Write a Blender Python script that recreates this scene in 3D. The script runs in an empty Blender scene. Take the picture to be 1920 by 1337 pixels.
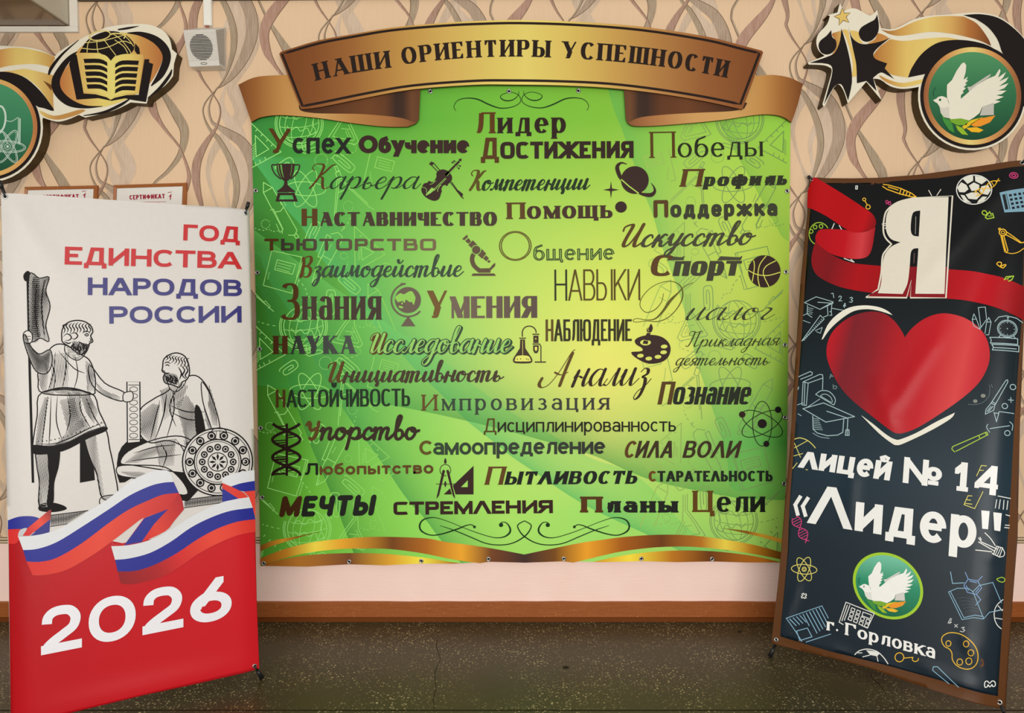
import bpy, bmesh, math, random
from math import sin, cos, pi, radians, sqrt, atan2, hypot
from mathutils import Vector, Matrix
from mathutils.geometry import tessellate_polygon

SC = bpy.context.scene
COL = SC.collection
R = random.Random(7)

# ---------------------------------------------------------------- camera
F, CX, CY = 1300.0, 960.0, 668.5          # focal length and centre in pixels of the 1920 x 1337 frame
PITCH = radians(2.43)
CAM = Vector((0.0, 0.0, 1.40))
cam = bpy.data.cameras.new('camera')
cam.sensor_width = 36.0
cam.lens = 36.0 * F / 1920.0
cam.clip_start = 0.05
camo = bpy.data.objects.new('camera', cam)
camo.location = CAM
camo.rotation_euler = (pi / 2 - PITCH, 0, 0)
COL.objects.link(camo)
SC.camera = camo

# ---------------------------------------------------------------- world, daylight from the windows behind the camera
SC.view_settings.view_transform = 'Standard'
SC.view_settings.look = 'None'
SC.view_settings.exposure = 0.0
SC.view_settings.gamma = 1.0
SC.view_settings.use_curve_mapping = False
W = bpy.data.worlds.new('world')
SC.world = W
W.use_nodes = True
W.node_tree.nodes['Background'].inputs['Color'].default_value = (1.0, 0.95, 0.89, 1)
W.node_tree.nodes['Background'].inputs['Strength'].default_value = 0.55

def area(name, loc, target, sx, sy, power, col=(1, 1, 1)):
    l = bpy.data.lights.new(name, 'AREA')
    l.shape = 'RECTANGLE'
    l.size, l.size_y = sx, sy
    l.energy = power
    l.color = col
    o = bpy.data.objects.new(name, l)
    o.location = loc
    o.rotation_euler = (Vector(target) - Vector(loc)).to_track_quat('-Z', 'Y').to_euler()
    COL.objects.link(o)
    return o
area('window_light', (0.2, -2.6, 1.55), (0.0, 3.2, 1.1), 4.4, 2.2, 236, (1.0, 0.965, 0.925))

# ---------------------------------------------------------------- colour and materials
def lin(c):
    return tuple((v / 255 / 12.92 if v <= 10.3 else ((v / 255 + .055) / 1.055) ** 2.4) for v in c[:3]) + (1.0,)

class NT:
    def __init__(s, name, rough=.5, spec=.5, metal=0.0):
        s.m = bpy.data.materials.new(name)
        s.m.use_nodes = True
        s.t = s.m.node_tree
        s.b = s.t.nodes['Principled BSDF']
        s.b.inputs['Roughness'].default_value = rough
        s.b.inputs['Specular IOR Level'].default_value = spec
        s.b.inputs['Metallic'].default_value = metal
    def n(s, typ, **k):
        nd = s.t.nodes.new(typ)
        for a, v in k.items():
            setattr(nd, a, v)
        return nd
    def link(s, a, b):
        s.t.links.new(a, b)
    def sock(s, v, inp):
        if isinstance(v, (int, float)):
            inp.default_value = v
        elif isinstance(v, tuple):
            inp.default_value = v
        else:
            s.link(v, inp)
    def math(s, op, a, b=0.0, clamp=False):
        nd = s.n('ShaderNodeMath', operation=op)
        nd.use_clamp = clamp
        s.sock(a, nd.inputs[0]); s.sock(b, nd.inputs[1])
        return nd.outputs[0]
    def mix(s, f, a, b, blend='MIX'):
        nd = s.n('ShaderNodeMix', data_type='RGBA', blend_type=blend)
        s.sock(f, nd.inputs[0]); s.sock(a, nd.inputs[6]); s.sock(b, nd.inputs[7])
        return nd.outputs[2]
    def uv(s):
        nd = s.n('ShaderNodeUVMap'); nd.uv_map = 'UVMap'
        return nd.outputs[0]
    def xyz(s, v):
        nd = s.n('ShaderNodeSeparateXYZ'); s.link(v, nd.inputs[0])
        return nd.outputs
    def ramp(s, f, stops, interp='LINEAR'):
        nd = s.n('ShaderNodeValToRGB')
        cr = nd.color_ramp
        cr.interpolation = interp
        while len(cr.elements) < len(stops):
            cr.elements.new(.5)
        for e, (p, c) in zip(cr.elements, stops):
            e.position = p; e.color = lin(c)
        s.sock(f, nd.inputs[0])
        return nd.outputs[0]
    def noise(s, vec, scale, detail=3, rough=.5):
        nd = s.n('ShaderNodeTexNoise')
        nd.inputs['Scale'].default_value = scale
        nd.inputs['Detail'].default_value = detail
        nd.inputs['Roughness'].default_value = rough
        if vec is not None:
            s.link(vec, nd.inputs['Vector'])
        return nd.outputs['Fac']
    def mapping(s, vec, scale=(1, 1, 1), rot=(0, 0, 0), loc=(0, 0, 0)):
        nd = s.n('ShaderNodeMapping')
        nd.inputs['Scale'].default_value = scale
        nd.inputs['Rotation'].default_value = rot
        nd.inputs['Location'].default_value = loc
        s.link(vec, nd.inputs['Vector'])
        return nd.outputs[0]
    def obj(s):
        return s.n('ShaderNodeTexCoord').outputs['Object']
    def bump(s, h, strength, dist=.002):
        nd = s.n('ShaderNodeBump')
        nd.inputs['Strength'].default_value = strength
        nd.inputs['Distance'].default_value = dist
        s.link(h, nd.inputs['Height'])
        s.link(nd.outputs[0], s.b.inputs['Normal'])
    def col(s, c):
        s.sock(c, s.b.inputs['Base Color'])
        return s.m

_mc = {}
def M(c, rough=.55, spec=.16, metal=0.0, name=None):
    """plain printed, painted or metal colour with a faint grain"""
    key = (tuple(c), rough, spec, metal)
    if key not in _mc:
        t = NT(name or 'ink_%02x%02x%02x' % tuple(int(v) for v in c), rough, spec, metal)
        g = t.noise(t.obj(), 60.0, 2)
        l = lin(c)
        a = tuple(v * .97 for v in l[:3]) + (1.0,)
        b = tuple(min(1, v * 1.03) for v in l[:3]) + (1.0,)
        _mc[key] = t.col(t.mix(g, a, b))
    return _mc[key]

# ---------------------------------------------------------------- surfaces the prints lie on
def ray(x, y):
    u, v = (x - CX) / F, (y - CY) / F
    c, s = cos(PITCH), sin(PITCH)
    return Vector((u, c - v * s, -s - v * c))

def plane_hit(x, y, O, N):
    d = ray(x, y)
    return CAM + d * ((O - CAM).dot(N) / d.dot(N))

def at_depth(x, y, Y):
    d = ray(x, y)
    return CAM + d * (Y / d.y)

def on_floor(x, y, z=0.0):
    d = ray(x, y)
    return CAM + d * ((z - CAM.z) / d.z)

def cam2world(v):
    c, s = cos(PITCH), sin(PITCH)
    return Vector((v[0], v[2] * c - v[1] * s, -v[2] * s - v[1] * c))

class Surf:
    """a nearly flat sheet: origin, axis to the right, axis downwards, bulge h(s, t), grid step"""
    def __init__(s, O, U, V, h=None, grid=None):
        s.O, s.U, s.V = Vector(O), Vector(U).normalized(), Vector(V).normalized()
        s.N = s.U.cross(s.V).normalized()          # right x down points away from the viewer
        s.N = -s.N
        s.h, s.grid = h, grid
    def st(s, x, y):
        p = plane_hit(x, y, s.O, s.N) - s.O
        return p.dot(s.U), p.dot(s.V)
    def pt(s, a, b, off=0.0):
        k = off + (s.h(a, b) if s.h else 0.0)
        return s.O + s.U * a + s.V * b + s.N * k
    def px(s, x, y, off=0.0):
        a, b = s.st(x, y)
        return s.pt(a, b, off)

LAYER = 0.0004

def grad(surf, p0, p1, stops, rough=.5, spec=.16, name='print_gradient', interp='LINEAR'):
    """a colour gradient along a line of the sheet"""
    a, b = surf.st(*p0), surf.st(*p1)
    t = NT(name, rough, spec)
    o = t.xyz(t.uv())
    dx, dy = b[0] - a[0], b[1] - a[1]
    L = dx * dx + dy * dy
    f = t.math('ADD', t.math('MULTIPLY', t.math('SUBTRACT', o[0], a[0]), dx / L),
               t.math('MULTIPLY', t.math('SUBTRACT', o[1], a[1]), dy / L))
    return t.col(t.ramp(f, stops, interp))

# ---------------------------------------------------------------- little 2D kit
def P(txt):
    return [tuple(float(v) for v in q.split(',')) for q in txt.split()]

def sp(pts, closed=False, n=6):
    """Catmull-Rom through the points (centripetal enough for drawing)"""
    m = len(pts)
    if m < 3:
        return list(pts)
    out = []
    for i in range(m if closed else m - 1):
        p0 = pts[(i - 1) % m] if closed or i > 0 else pts[0]
        p1, p2 = pts[i], pts[(i + 1) % m]
        p3 = pts[(i + 2) % m] if closed or i + 2 < m else pts[-1]
        for k in range(n):
            u = k / n
            out.append(tuple(.5 * (2 * b + (c - a) * u + (2 * a - 5 * b + 4 * c - d) * u * u + (3 * b - a - 3 * c + d) * u ** 3)
                             for a, b, c, d in zip(p0, p1, p2, p3)))
    if not closed:
        out.append(tuple(pts[-1]))
    return out

def ell(cx, cy, rx, ry, a0=0, a1=360, n=40, rot=0, sq=2.0):
    r = radians(rot)
    out = []
    full = abs(a1 - a0) >= 359.9
    for i in range(n if full else n + 1):
        a = radians(a0 + (a1 - a0) * i / n)
        ca, sa = cos(a), sin(a)
        x = rx * math.copysign(abs(ca) ** (2 / sq), ca)
        y = ry * math.copysign(abs(sa) ** (2 / sq), sa)
        out.append((cx + x * cos(r) - y * sin(r), cy + x * sin(r) + y * cos(r)))
    return out

def ribpoly(pts, ws, closed=False):
    """outline quads of a ribbon of varying width"""
    m = len(pts)
    L, Rr = [], []
    for i in range(m):
        if closed:
            a, b = pts[(i - 1) % m], pts[(i + 1) % m]
        else:
            a, b = pts[max(i - 1, 0)], pts[min(i + 1, m - 1)]
        dx, dy = b[0] - a[0], b[1] - a[1]
        l = hypot(dx, dy) or 1e-9
        w = (ws[i] if hasattr(ws, '__len__') else ws) / 2
        nx, ny = -dy / l * w, dx / l * w
        L.append((pts[i][0] + nx, pts[i][1] + ny)); Rr.append((pts[i][0] - nx, pts[i][1] - ny))
    q = []
    for i in range(m if closed else m - 1):
        j = (i + 1) % m
        q.append([L[i], L[j], Rr[j], Rr[i]])
    return q

class Art:
    """flat artwork collected in photo coordinates and laid on a sheet as one mesh"""
    def __init__(s, surf):
        s.s = surf
        s.f = []
        s.lift = 0.0
    def up(s):
        s.lift = (s.lift + .06) % .9
    def poly(s, pts, mat, layer=1, holes=()):
        if holes:
            loops = [list(pts)] + [list(h) for h in holes]
            flat = [p for l in loops for p in l]
            for t in tessellate_polygon([[Vector((x, y, 0)) for x, y in l] for l in loops]):
                s.f.append(([flat[i] for i in t], mat, layer))
        elif len(pts) <= 4:
            s.f.append((list(pts), mat, layer))
        else:
            for t in tessellate_polygon([[Vector((x, y, 0)) for x, y in pts]]):
                s.f.append(([pts[i] for i in t], mat, layer))
        return s
    def rib(s, pts, w, mat, layer=1, closed=False, cap=False):
        s.up()
        layer = layer + s.lift
        qs = ribpoly(pts, w, closed)
        for i, q in enumerate(qs):
            s.f.append((q, mat, layer + .05 * i / len(qs)))
        if cap:
            for i in (0, -1):
                ww = (w[i] if hasattr(w, '__len__') else w) / 2
                s.disc(pts[i][0], pts[i][1], ww, ww, mat, layer, n=10)
        return s
    def line(s, txt, w, mat, layer=1, closed=False, smooth=False):
        p = P(txt) if isinstance(txt, str) else txt
        if smooth:
            return s.rib(sp(p, closed), w, mat, layer, closed)
        m = len(p)
        for i in range(m if closed else m - 1):
            a, b = p[i], p[(i + 1) % m]
            l = hypot(b[0] - a[0], b[1] - a[1]) or 1
            ex, ey = (b[0] - a[0]) / l * w * .35, (b[1] - a[1]) / l * w * .35
            s.rib([(a[0] - ex, a[1] - ey), (b[0] + ex, b[1] + ey)], w, mat, layer)
        return s
    def disc(s, cx, cy, rx, ry, mat, layer=1, n=32, rot=0, a0=0, a1=360):
        pts = ell(cx, cy, rx, ry, a0, a1, n, rot)
        s.f.append((pts, mat, layer))
        return s
    def ring(s, cx, cy, rx, ry, w, mat, layer=1, n=40, rot=0, a0=0, a1=360):
        full = abs(a1 - a0) >= 359.9
        s.rib(ell(cx, cy, rx, ry, a0, a1, n, rot), w, mat, layer, full)
        return s
    def build(s, name, parent, label=None, base=0, solid=0.0, smooth=None):
        S = s.s
        if S.grid and not solid:
            base = 2
        bm = bmesh.new()
        uvl = bm.loops.layers.uv.new('UVMap')
        ll = bm.verts.layers.float.new('lay')
        mats = []
        cache = {}
        for pts, mat, layer in s.f:
            if mat not in mats:
                mats.append(mat)
            vs = []
            for x, y in pts:
                k = (round(x, 3), round(y, 3), layer)
                v = cache.get(k)
                if v is None:
                    a, b = S.st(x, y)
                    v = cache[k] = bm.verts.new((a, b, 0))
                    v[ll] = layer
                if v not in vs:
                    vs.append(v)
            if len(vs) < 3:
                continue
            try:
                fc = bm.faces.new(vs)
            except ValueError:
                vs = [bm.verts.new(v.co) for v in vs]
                for v in vs:
                    v[ll] = layer
                fc = bm.faces.new(vs)
            fc.material_index = mats.index(mat)
            fc.normal_update()
            if fc.normal.z > 0:
                fc.normal_flip()
        if S.grid:
            g = S.grid
            xs = [v.co.x for v in bm.verts]; ys = [v.co.y for v in bm.verts]
            for lo, hi, no in ((min(xs), max(xs), (1, 0, 0)), (min(ys), max(ys), (0, 1, 0))):
                for k in range(math.ceil(lo / g), math.floor(hi / g) + 1):
                    c = k * g
                    bmesh.ops.bisect_plane(bm, geom=bm.verts[:] + bm.edges[:] + bm.faces[:], dist=1e-7,
                                           plane_co=(no[0] * c, no[1] * c, 0), plane_no=no)
        for fc in bm.faces:
            for lp in fc.loops:
                lp[uvl].uv = (lp.vert.co.x, lp.vert.co.y)
        off = loc_of(parent)
        for v in bm.verts:
            v.co = S.pt(v.co.x, v.co.y, (v[ll] + base) * LAYER) - off
        me = bpy.data.meshes.new(name)
        bm.to_mesh(me); bm.free()
        for m in mats:
            me.materials.append(m)
        o = bpy.data.objects.new(name, me)
        COL.objects.link(o)
        if S.h if smooth is None else smooth:
            for p in me.polygons:
                p.use_smooth = True
        if solid:
            md = o.modifiers.new('thickness', 'SOLIDIFY')
            md.thickness = solid
            md.offset = -1
            md.use_even_offset = False
        if parent:
            o.parent = parent
        if label:
            o['label'] = label
        return o

def loc_of(p):
    v = Vector((0, 0, 0))
    while p is not None:
        v = v + Vector(p.location)
        p = p.parent
    return v

# ---------------------------------------------------------------- scene bookkeeping
def thing(name, label, cat, loc, group=None):
    o = bpy.data.objects.new(name, None)
    COL.objects.link(o)
    o.location = loc
    o.empty_display_size = .05
    o['label'] = label; o['category'] = cat
    if group:
        o['group'] = group
    return o

def mesh(name, verts, faces, mats, parent=None, smooth=False, midx=None, label=None, bevel=0.0):
    off = loc_of(parent)
    me = bpy.data.meshes.new(name)
    me.from_pydata([Vector(v) - off for v in verts], [], faces)
    for m in (mats if isinstance(mats, (list, tuple)) else [mats]):
        me.materials.append(m)
    if midx:
        for p, i in zip(me.polygons, midx):
            p.material_index = i
    for p in me.polygons:
        p.use_smooth = smooth
    me.update()
    bm = bmesh.new(); bm.from_mesh(me)
    bmesh.ops.recalc_face_normals(bm, faces=bm.faces)
    bm.to_mesh(me); bm.free()
    o = bpy.data.objects.new(name, me)
    COL.objects.link(o)
    if parent:
        o.parent = parent
    if bevel:
        md = o.modifiers.new('bevel', 'BEVEL'); md.width = bevel; md.segments = 2; md.limit_method = 'ANGLE'
    if label:
        o['label'] = label
    return o

def boxv(lo, hi):
    (a, b, c), (d, e, f) = lo, hi
    v = [(a, b, c), (d, b, c), (d, e, c), (a, e, c), (a, b, f), (d, b, f), (d, e, f), (a, e, f)]
    return v, [(0, 3, 2, 1), (4, 5, 6, 7), (0, 1, 5, 4), (1, 2, 6, 5), (2, 3, 7, 6), (3, 0, 4, 7)]

def box(name, lo, hi, mat, parent=None, bevel=0.0, label=None):
    v, f = boxv(lo, hi)
    return mesh(name, v, f, mat, parent, bevel=bevel, label=label)

def tubev(path, rads, n=12, cap=True):
    """vertices and faces of a round bar along a path"""
    path = [Vector(p) for p in path]
    vs, fs = [], []
    up = None
    for i, p in enumerate(path):
        d = (path[min(i + 1, len(path) - 1)] - path[max(i - 1, 0)]).normalized()
        if up is None:
            up = d.orthogonal().normalized()
        up = (up - d * up.dot(d)).normalized()
        sd = d.cross(up)
        r = rads[i] if hasattr(rads, '__len__') else rads
        for k in range(n):
            a = 2 * pi * k / n
            vs.append(p + (up * cos(a) + sd * sin(a)) * r)
    for i in range(len(path) - 1):
        for k in range(n):
            fs.append((i * n + k, i * n + (k + 1) % n, (i + 1) * n + (k + 1) % n, (i + 1) * n + k))
    if cap:
        fs.append(tuple(range(n))[::-1])
        fs.append(tuple(range((len(path) - 1) * n, len(path) * n)))
    return vs, fs

def tube(name, path, rads, mat, parent=None, n=12, label=None):
    v, f = tubev(path, rads, n)
    return mesh(name, v, f, mat, parent, smooth=True, label=label)

def lathe(name, c, axis, prof, mats, parent=None, n=24, midx=None, label=None):
    """profile of (radius, height along axis) turned about an axis"""
    axis = Vector(axis).normalized()
    u = axis.orthogonal().normalized(); w = axis.cross(u)
    c = Vector(c)
    vs, fs, mi = [], [], []
    for r, h in prof:
        for k in range(n):
            a = 2 * pi * k / n
            vs.append(c + axis * h + (u * cos(a) + w * sin(a)) * max(r, 1e-5))
    for i in range(len(prof) - 1):
        for k in range(n):
            fs.append((i * n + k, i * n + (k + 1) % n, (i + 1) * n + (k + 1) % n, (i + 1) * n + k))
            mi.append(midx[i] if midx else 0)
    return mesh(name, vs, fs, mats, parent, smooth=True, midx=mi, label=label)

STEEL = M((178, 178, 174), .3, .5, 1.0, 'steel')
HOLE = M((14, 14, 14), .8, .1, 0, 'hole_black')
def grommet(c, axis, r, parent, name='grommet'):
    """pressed metal eyelet with a dark hole"""
    return lathe(name, c, axis, [(r, 0), (r * .98, r * .22), (r * .72, r * .38), (r * .5, r * .2), (r * .45, r * .05), (0, r * .04)],
                 [STEEL, HOLE], parent, 20, [0, 0, 0, 0, 1])

def extrude_outline(name, surf, pts, depth, mat, parent, bevel=0.0, mat_front=None):
    """a slab cut to an outline given in photo coordinates, front on the sheet, back pushed away"""
    f = [surf.px(x, y) for x, y in pts]
    b = [p - surf.N * depth for p in f]
    n = len(pts)
    faces = [tuple(t) for t in tessellate_polygon([[Vector((x, y, 0)) for x, y in pts]])]
    mi = [0] * len(faces)
    faces += [(i, (i + 1) % n, n + (i + 1) % n, n + i) for i in range(n)]
    mi += [1] * n
    faces += [tuple(n + i for i in t)[::-1] for t in [tuple(t) for t in tessellate_polygon([[Vector((x, y, 0)) for x, y in pts]])]]
    mi += [1] * (len(faces) - len(mi))
    return mesh(name, f + b, faces, [mat_front or mat, mat], parent, midx=mi, bevel=bevel)
# ---------------------------------------------------------------- lettering drawn with a pen: skeleton strokes per letter
# l x0,y0,x1,y1[,flags]  straight   (t thin, n no serif, f free bar end with a beak, d no stretch at ends)
# e cx,cy,rx,ry,a0,a1    arc        c x,y,x,y...  smooth curve        o x,y,r  dot
def G(w, txt):
    st = []
    for it in txt.split(';'):
        it = it.strip()
        k, rest = it[0], it[1:].split()
        nums = [float(v) for v in rest[0].split(',')]
        st.append((k, nums, rest[1] if len(rest) > 1 else ''))
    return w, st
UP = {
 'А': G(.86, 'l 0,0,.5,1 t;l 1,0,.5,1 ;l .17,.3,.83,.3'),
 'Б': G(.72, 'l 0,0,0,1;l 0,1,.88,1 f;l 0,.56,.6,.56;e .6,.28,.4,.28,90,-90;l 0,0,.6,0'),
 'В': G(.74, 'l 0,0,0,1;l 0,1,.55,1;e .55,.765,.36,.235,90,-90;l 0,.53,.6,.53;e .6,.265,.4,.265,90,-90;l 0,0,.6,0'),
 'Г': G(.62, 'l 0,0,0,1;l 0,1,1,1 f'),
 'Д': G(.86, 'l .14,0,.34,1 tn;l .84,0,.84,1 n;l .34,1,.84,1;l 0,0,1,0;l 0,-.22,0,.02 n;l 1,-.22,1,.02 n'),
 'Е': G(.66, 'l 0,0,0,1;l 0,1,1,1 f;l 0,.52,.86,.52;l 0,0,1,0 g'),
 'Ж': G(1.15, 'l .5,0,.5,1;l 0,1,.46,.5;l 1,1,.54,.5;l 0,0,.46,.5 t;l 1,0,.54,.5'),
 'З': G(.68, 'e .46,.76,.44,.24,150,-90;l .3,.52,.5,.52;e .46,.26,.54,.26,90,-150'),
 'И': G(.78, 'l 0,0,0,1;l 1,0,1,1;l .02,.04,.98,.96 tn'),
 'К': G(.78, 'l 0,0,0,1;l 0,.42,.96,1 t;l .3,.6,1,0 '),
 'Л': G(.8, 'c .0,.03,.1,.03,.2,.15,.27,.45,.3,1;l 1,0,1,1;l .3,1,1,1'),
 'Λ': G(.86, 'l 0,0,.5,1 t;l 1,0,.5,1'),
 'М': G(.95, 'l 0,0,0,1 t;l 1,0,1,1;l 0,1,.5,.08 n;l 1,1,.5,.08 tn'),
 'Н': G(.78, 'l 0,0,0,1;l 1,0,1,1;l 0,.52,1,.52'),
 'О': G(.86, 'e .5,.5,.5,.5,0,360'),
 'П': G(.78, 'l 0,0,0,1;l 1,0,1,1;l 0,1,1,1'),
 'Р': G(.7, 'l 0,0,0,1;l 0,1,.55,1;e .55,.73,.45,.27,90,-90;l 0,.46,.55,.46'),
 'С': G(.76, 'e .56,.5,.56,.5,42,318'),
 'Т': G(.76, 'l .5,0,.5,1;l 0,1,1,1 f'),
 'У': G(.78, 'l 1,1,.42,.3 tn;l 0,1,.5,.36 ;c .5,.42,.38,.15,.28,.03,.08,.02'),
 'Ф': G(1.0, 'l .5,0,.5,1;e .5,.52,.5,.34,0,360'),
 'Х': G(.78, 'l 0,0,1,1 t;l 1,0,0,1'),
 'Ц': G(.84, 'l 0,0,0,1;l .88,0,.88,1;l 0,0,1,0;l 1,-.22,1,.02 n'),
 'Ч': G(.72, 'l 1,0,1,1;c 0,1,0,.7,.12,.5,.5,.44,1,.5'),
 'Ш': G(1.08, 'l 0,0,0,1;l .5,0,.5,1;l 1,0,1,1;l 0,0,1,0'),
 'Щ': G(1.14, 'l 0,0,0,1;l .46,0,.46,1;l .92,0,.92,1;l 0,0,1,0;l 1,-.22,1,.02 n'),
 'Ы': G(1.0, 'l 0,0,0,1;l 0,.56,.32,.56;e .32,.28,.28,.28,90,-90;l 0,0,.32,0;l 1,0,1,1'),
 'Ь': G(.68, 'l 0,0,0,1;l 0,.56,.55,.56;e .55,.28,.45,.28,90,-90;l 0,0,.55,0'),
 'Ю': G(1.1, 'l 0,0,0,1;l 0,.52,.36,.52;e .68,.5,.32,.5,0,360'),
 'Я': G(.74, 'l 1,0,1,1;l 1,1,.45,1;e .45,.74,.45,.26,90,270;l 1,.48,.45,.48;l 0,0,.52,.48 '),
 'D': G(.8, 'l 0,0,0,1;l 0,1,.4,1;e .4,.5,.6,.5,90,-90;l 0,0,.4,0'),
 'E': G(.66, 'l 0,0,0,1;l 0,1,1,1;l 0,.52,.86,.52;l 0,0,1,0'),
 'F': G(.62, 'l 0,0,0,1;l 0,1,1,1;l 0,.52,.8,.52'),
 'N': G(.8, 'l 0,0,0,1;l 1,0,1,1;l .02,.96,.98,.04 n'),
 '№': G(1.3, 'l 0,0,0,1;l .58,0,.58,1;l .01,.96,.57,.04 n;e .84,.5,.16,.22,0,360;l .68,.08,1,.08'),
 '0': G(.86, 'e .5,.5,.5,.5,0,360'),
 '1': G(.5, 'l .55,0,.55,1;l .05,.76,.55,.98 n;l 0,0,1,0'),
 '2': G(.72, 'c 0,.68,.04,.85,.22,.97,.5,1,.8,.95,.98,.76,.9,.52,.6,.36,.25,.2,.05,.08,0,0;l -.2,0,1.2,0'),
 '3': G(.68, 'e .46,.76,.44,.24,150,-90;e .46,.26,.54,.26,90,-150'),
 '4': G(.74, 'l .76,0,.76,1;l 0,.28,.74,1 n;l 0,.26,1,.26'),
 '5': G(.68, 'l .1,.52,.16,1 n;l .14,1,.9,1;e .46,.3,.5,.3,120,-140'),
 '6': G(.76, 'l .3,.55,.74,1 n;e .5,.3,.5,.3,0,360;c .04,.32,.12,.5,.34,.62'),
 '.': G(.2, 'o .5,.06,.09'),
 '"': G(.5, 'l .1,.62,.1,1 n;l .9,.62,.9,1 n'),
 '«': G(.8, 'l 0,.36,.3,.66 n;l 0,.36,.3,.06 n;l .6,.36,.9,.66 n;l .6,.36,.9,.06 n'),
 '+': G(.6, 'l 0,.4,1,.4;l .5,.1,.5,.7 n'), '=': G(.6, 'l 0,.3,1,.3;l 0,.55,1,.55'), '×': G(.5, 'l 0,.1,1,.6;l 0,.6,1,.1'),
 ' ': (.4, []),
}
LOW = {   # heights in x-heights
 'а': G(.74, 'c .05,.82,.25,.97,.52,1,.85,.92,1,.68;l 1,0,1,.74 n;e .5,.29,.5,.29,20,340;c .5,.58,.8,.58,1,.56'),
 'б': G(.78, 'e .5,.46,.5,.46,0,360;c .0,.5,.04,.95,.2,1.25,.55,1.38,.9,1.5'),
 'е': G(.76, 'e .5,.5,.5,.5,0,318;l .03,.52,.98,.52'),
 'р': G(.76, 'l 0,-.42,0,1;e .5,.5,.5,.5,0,360'),
 'у': G(.76, 'l 1,1,.3,-.4 tn;l 0,1,.52,.08'),
 'ф': G(1.1, 'l .5,-.42,.5,1.4;e .28,.5,.28,.5,0,360;e .72,.5,.28,.5,0,360'),
 'о': G(.8, 'e .5,.5,.5,.5,0,360'),
 'с': G(.7, 'e .57,.5,.57,.5,45,315'),
}
def low(ch):
    if ch in LOW:
        return LOW[ch]
    if ch == 'й':
        w, s = UP['И']
        return w, s + [('c', [.25, 1.5, .35, 1.28, .5, 1.22, .65, 1.28, .75, 1.5], '')]
    u = ch.upper()
    return UP.get(u, UP.get(ch))
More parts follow.
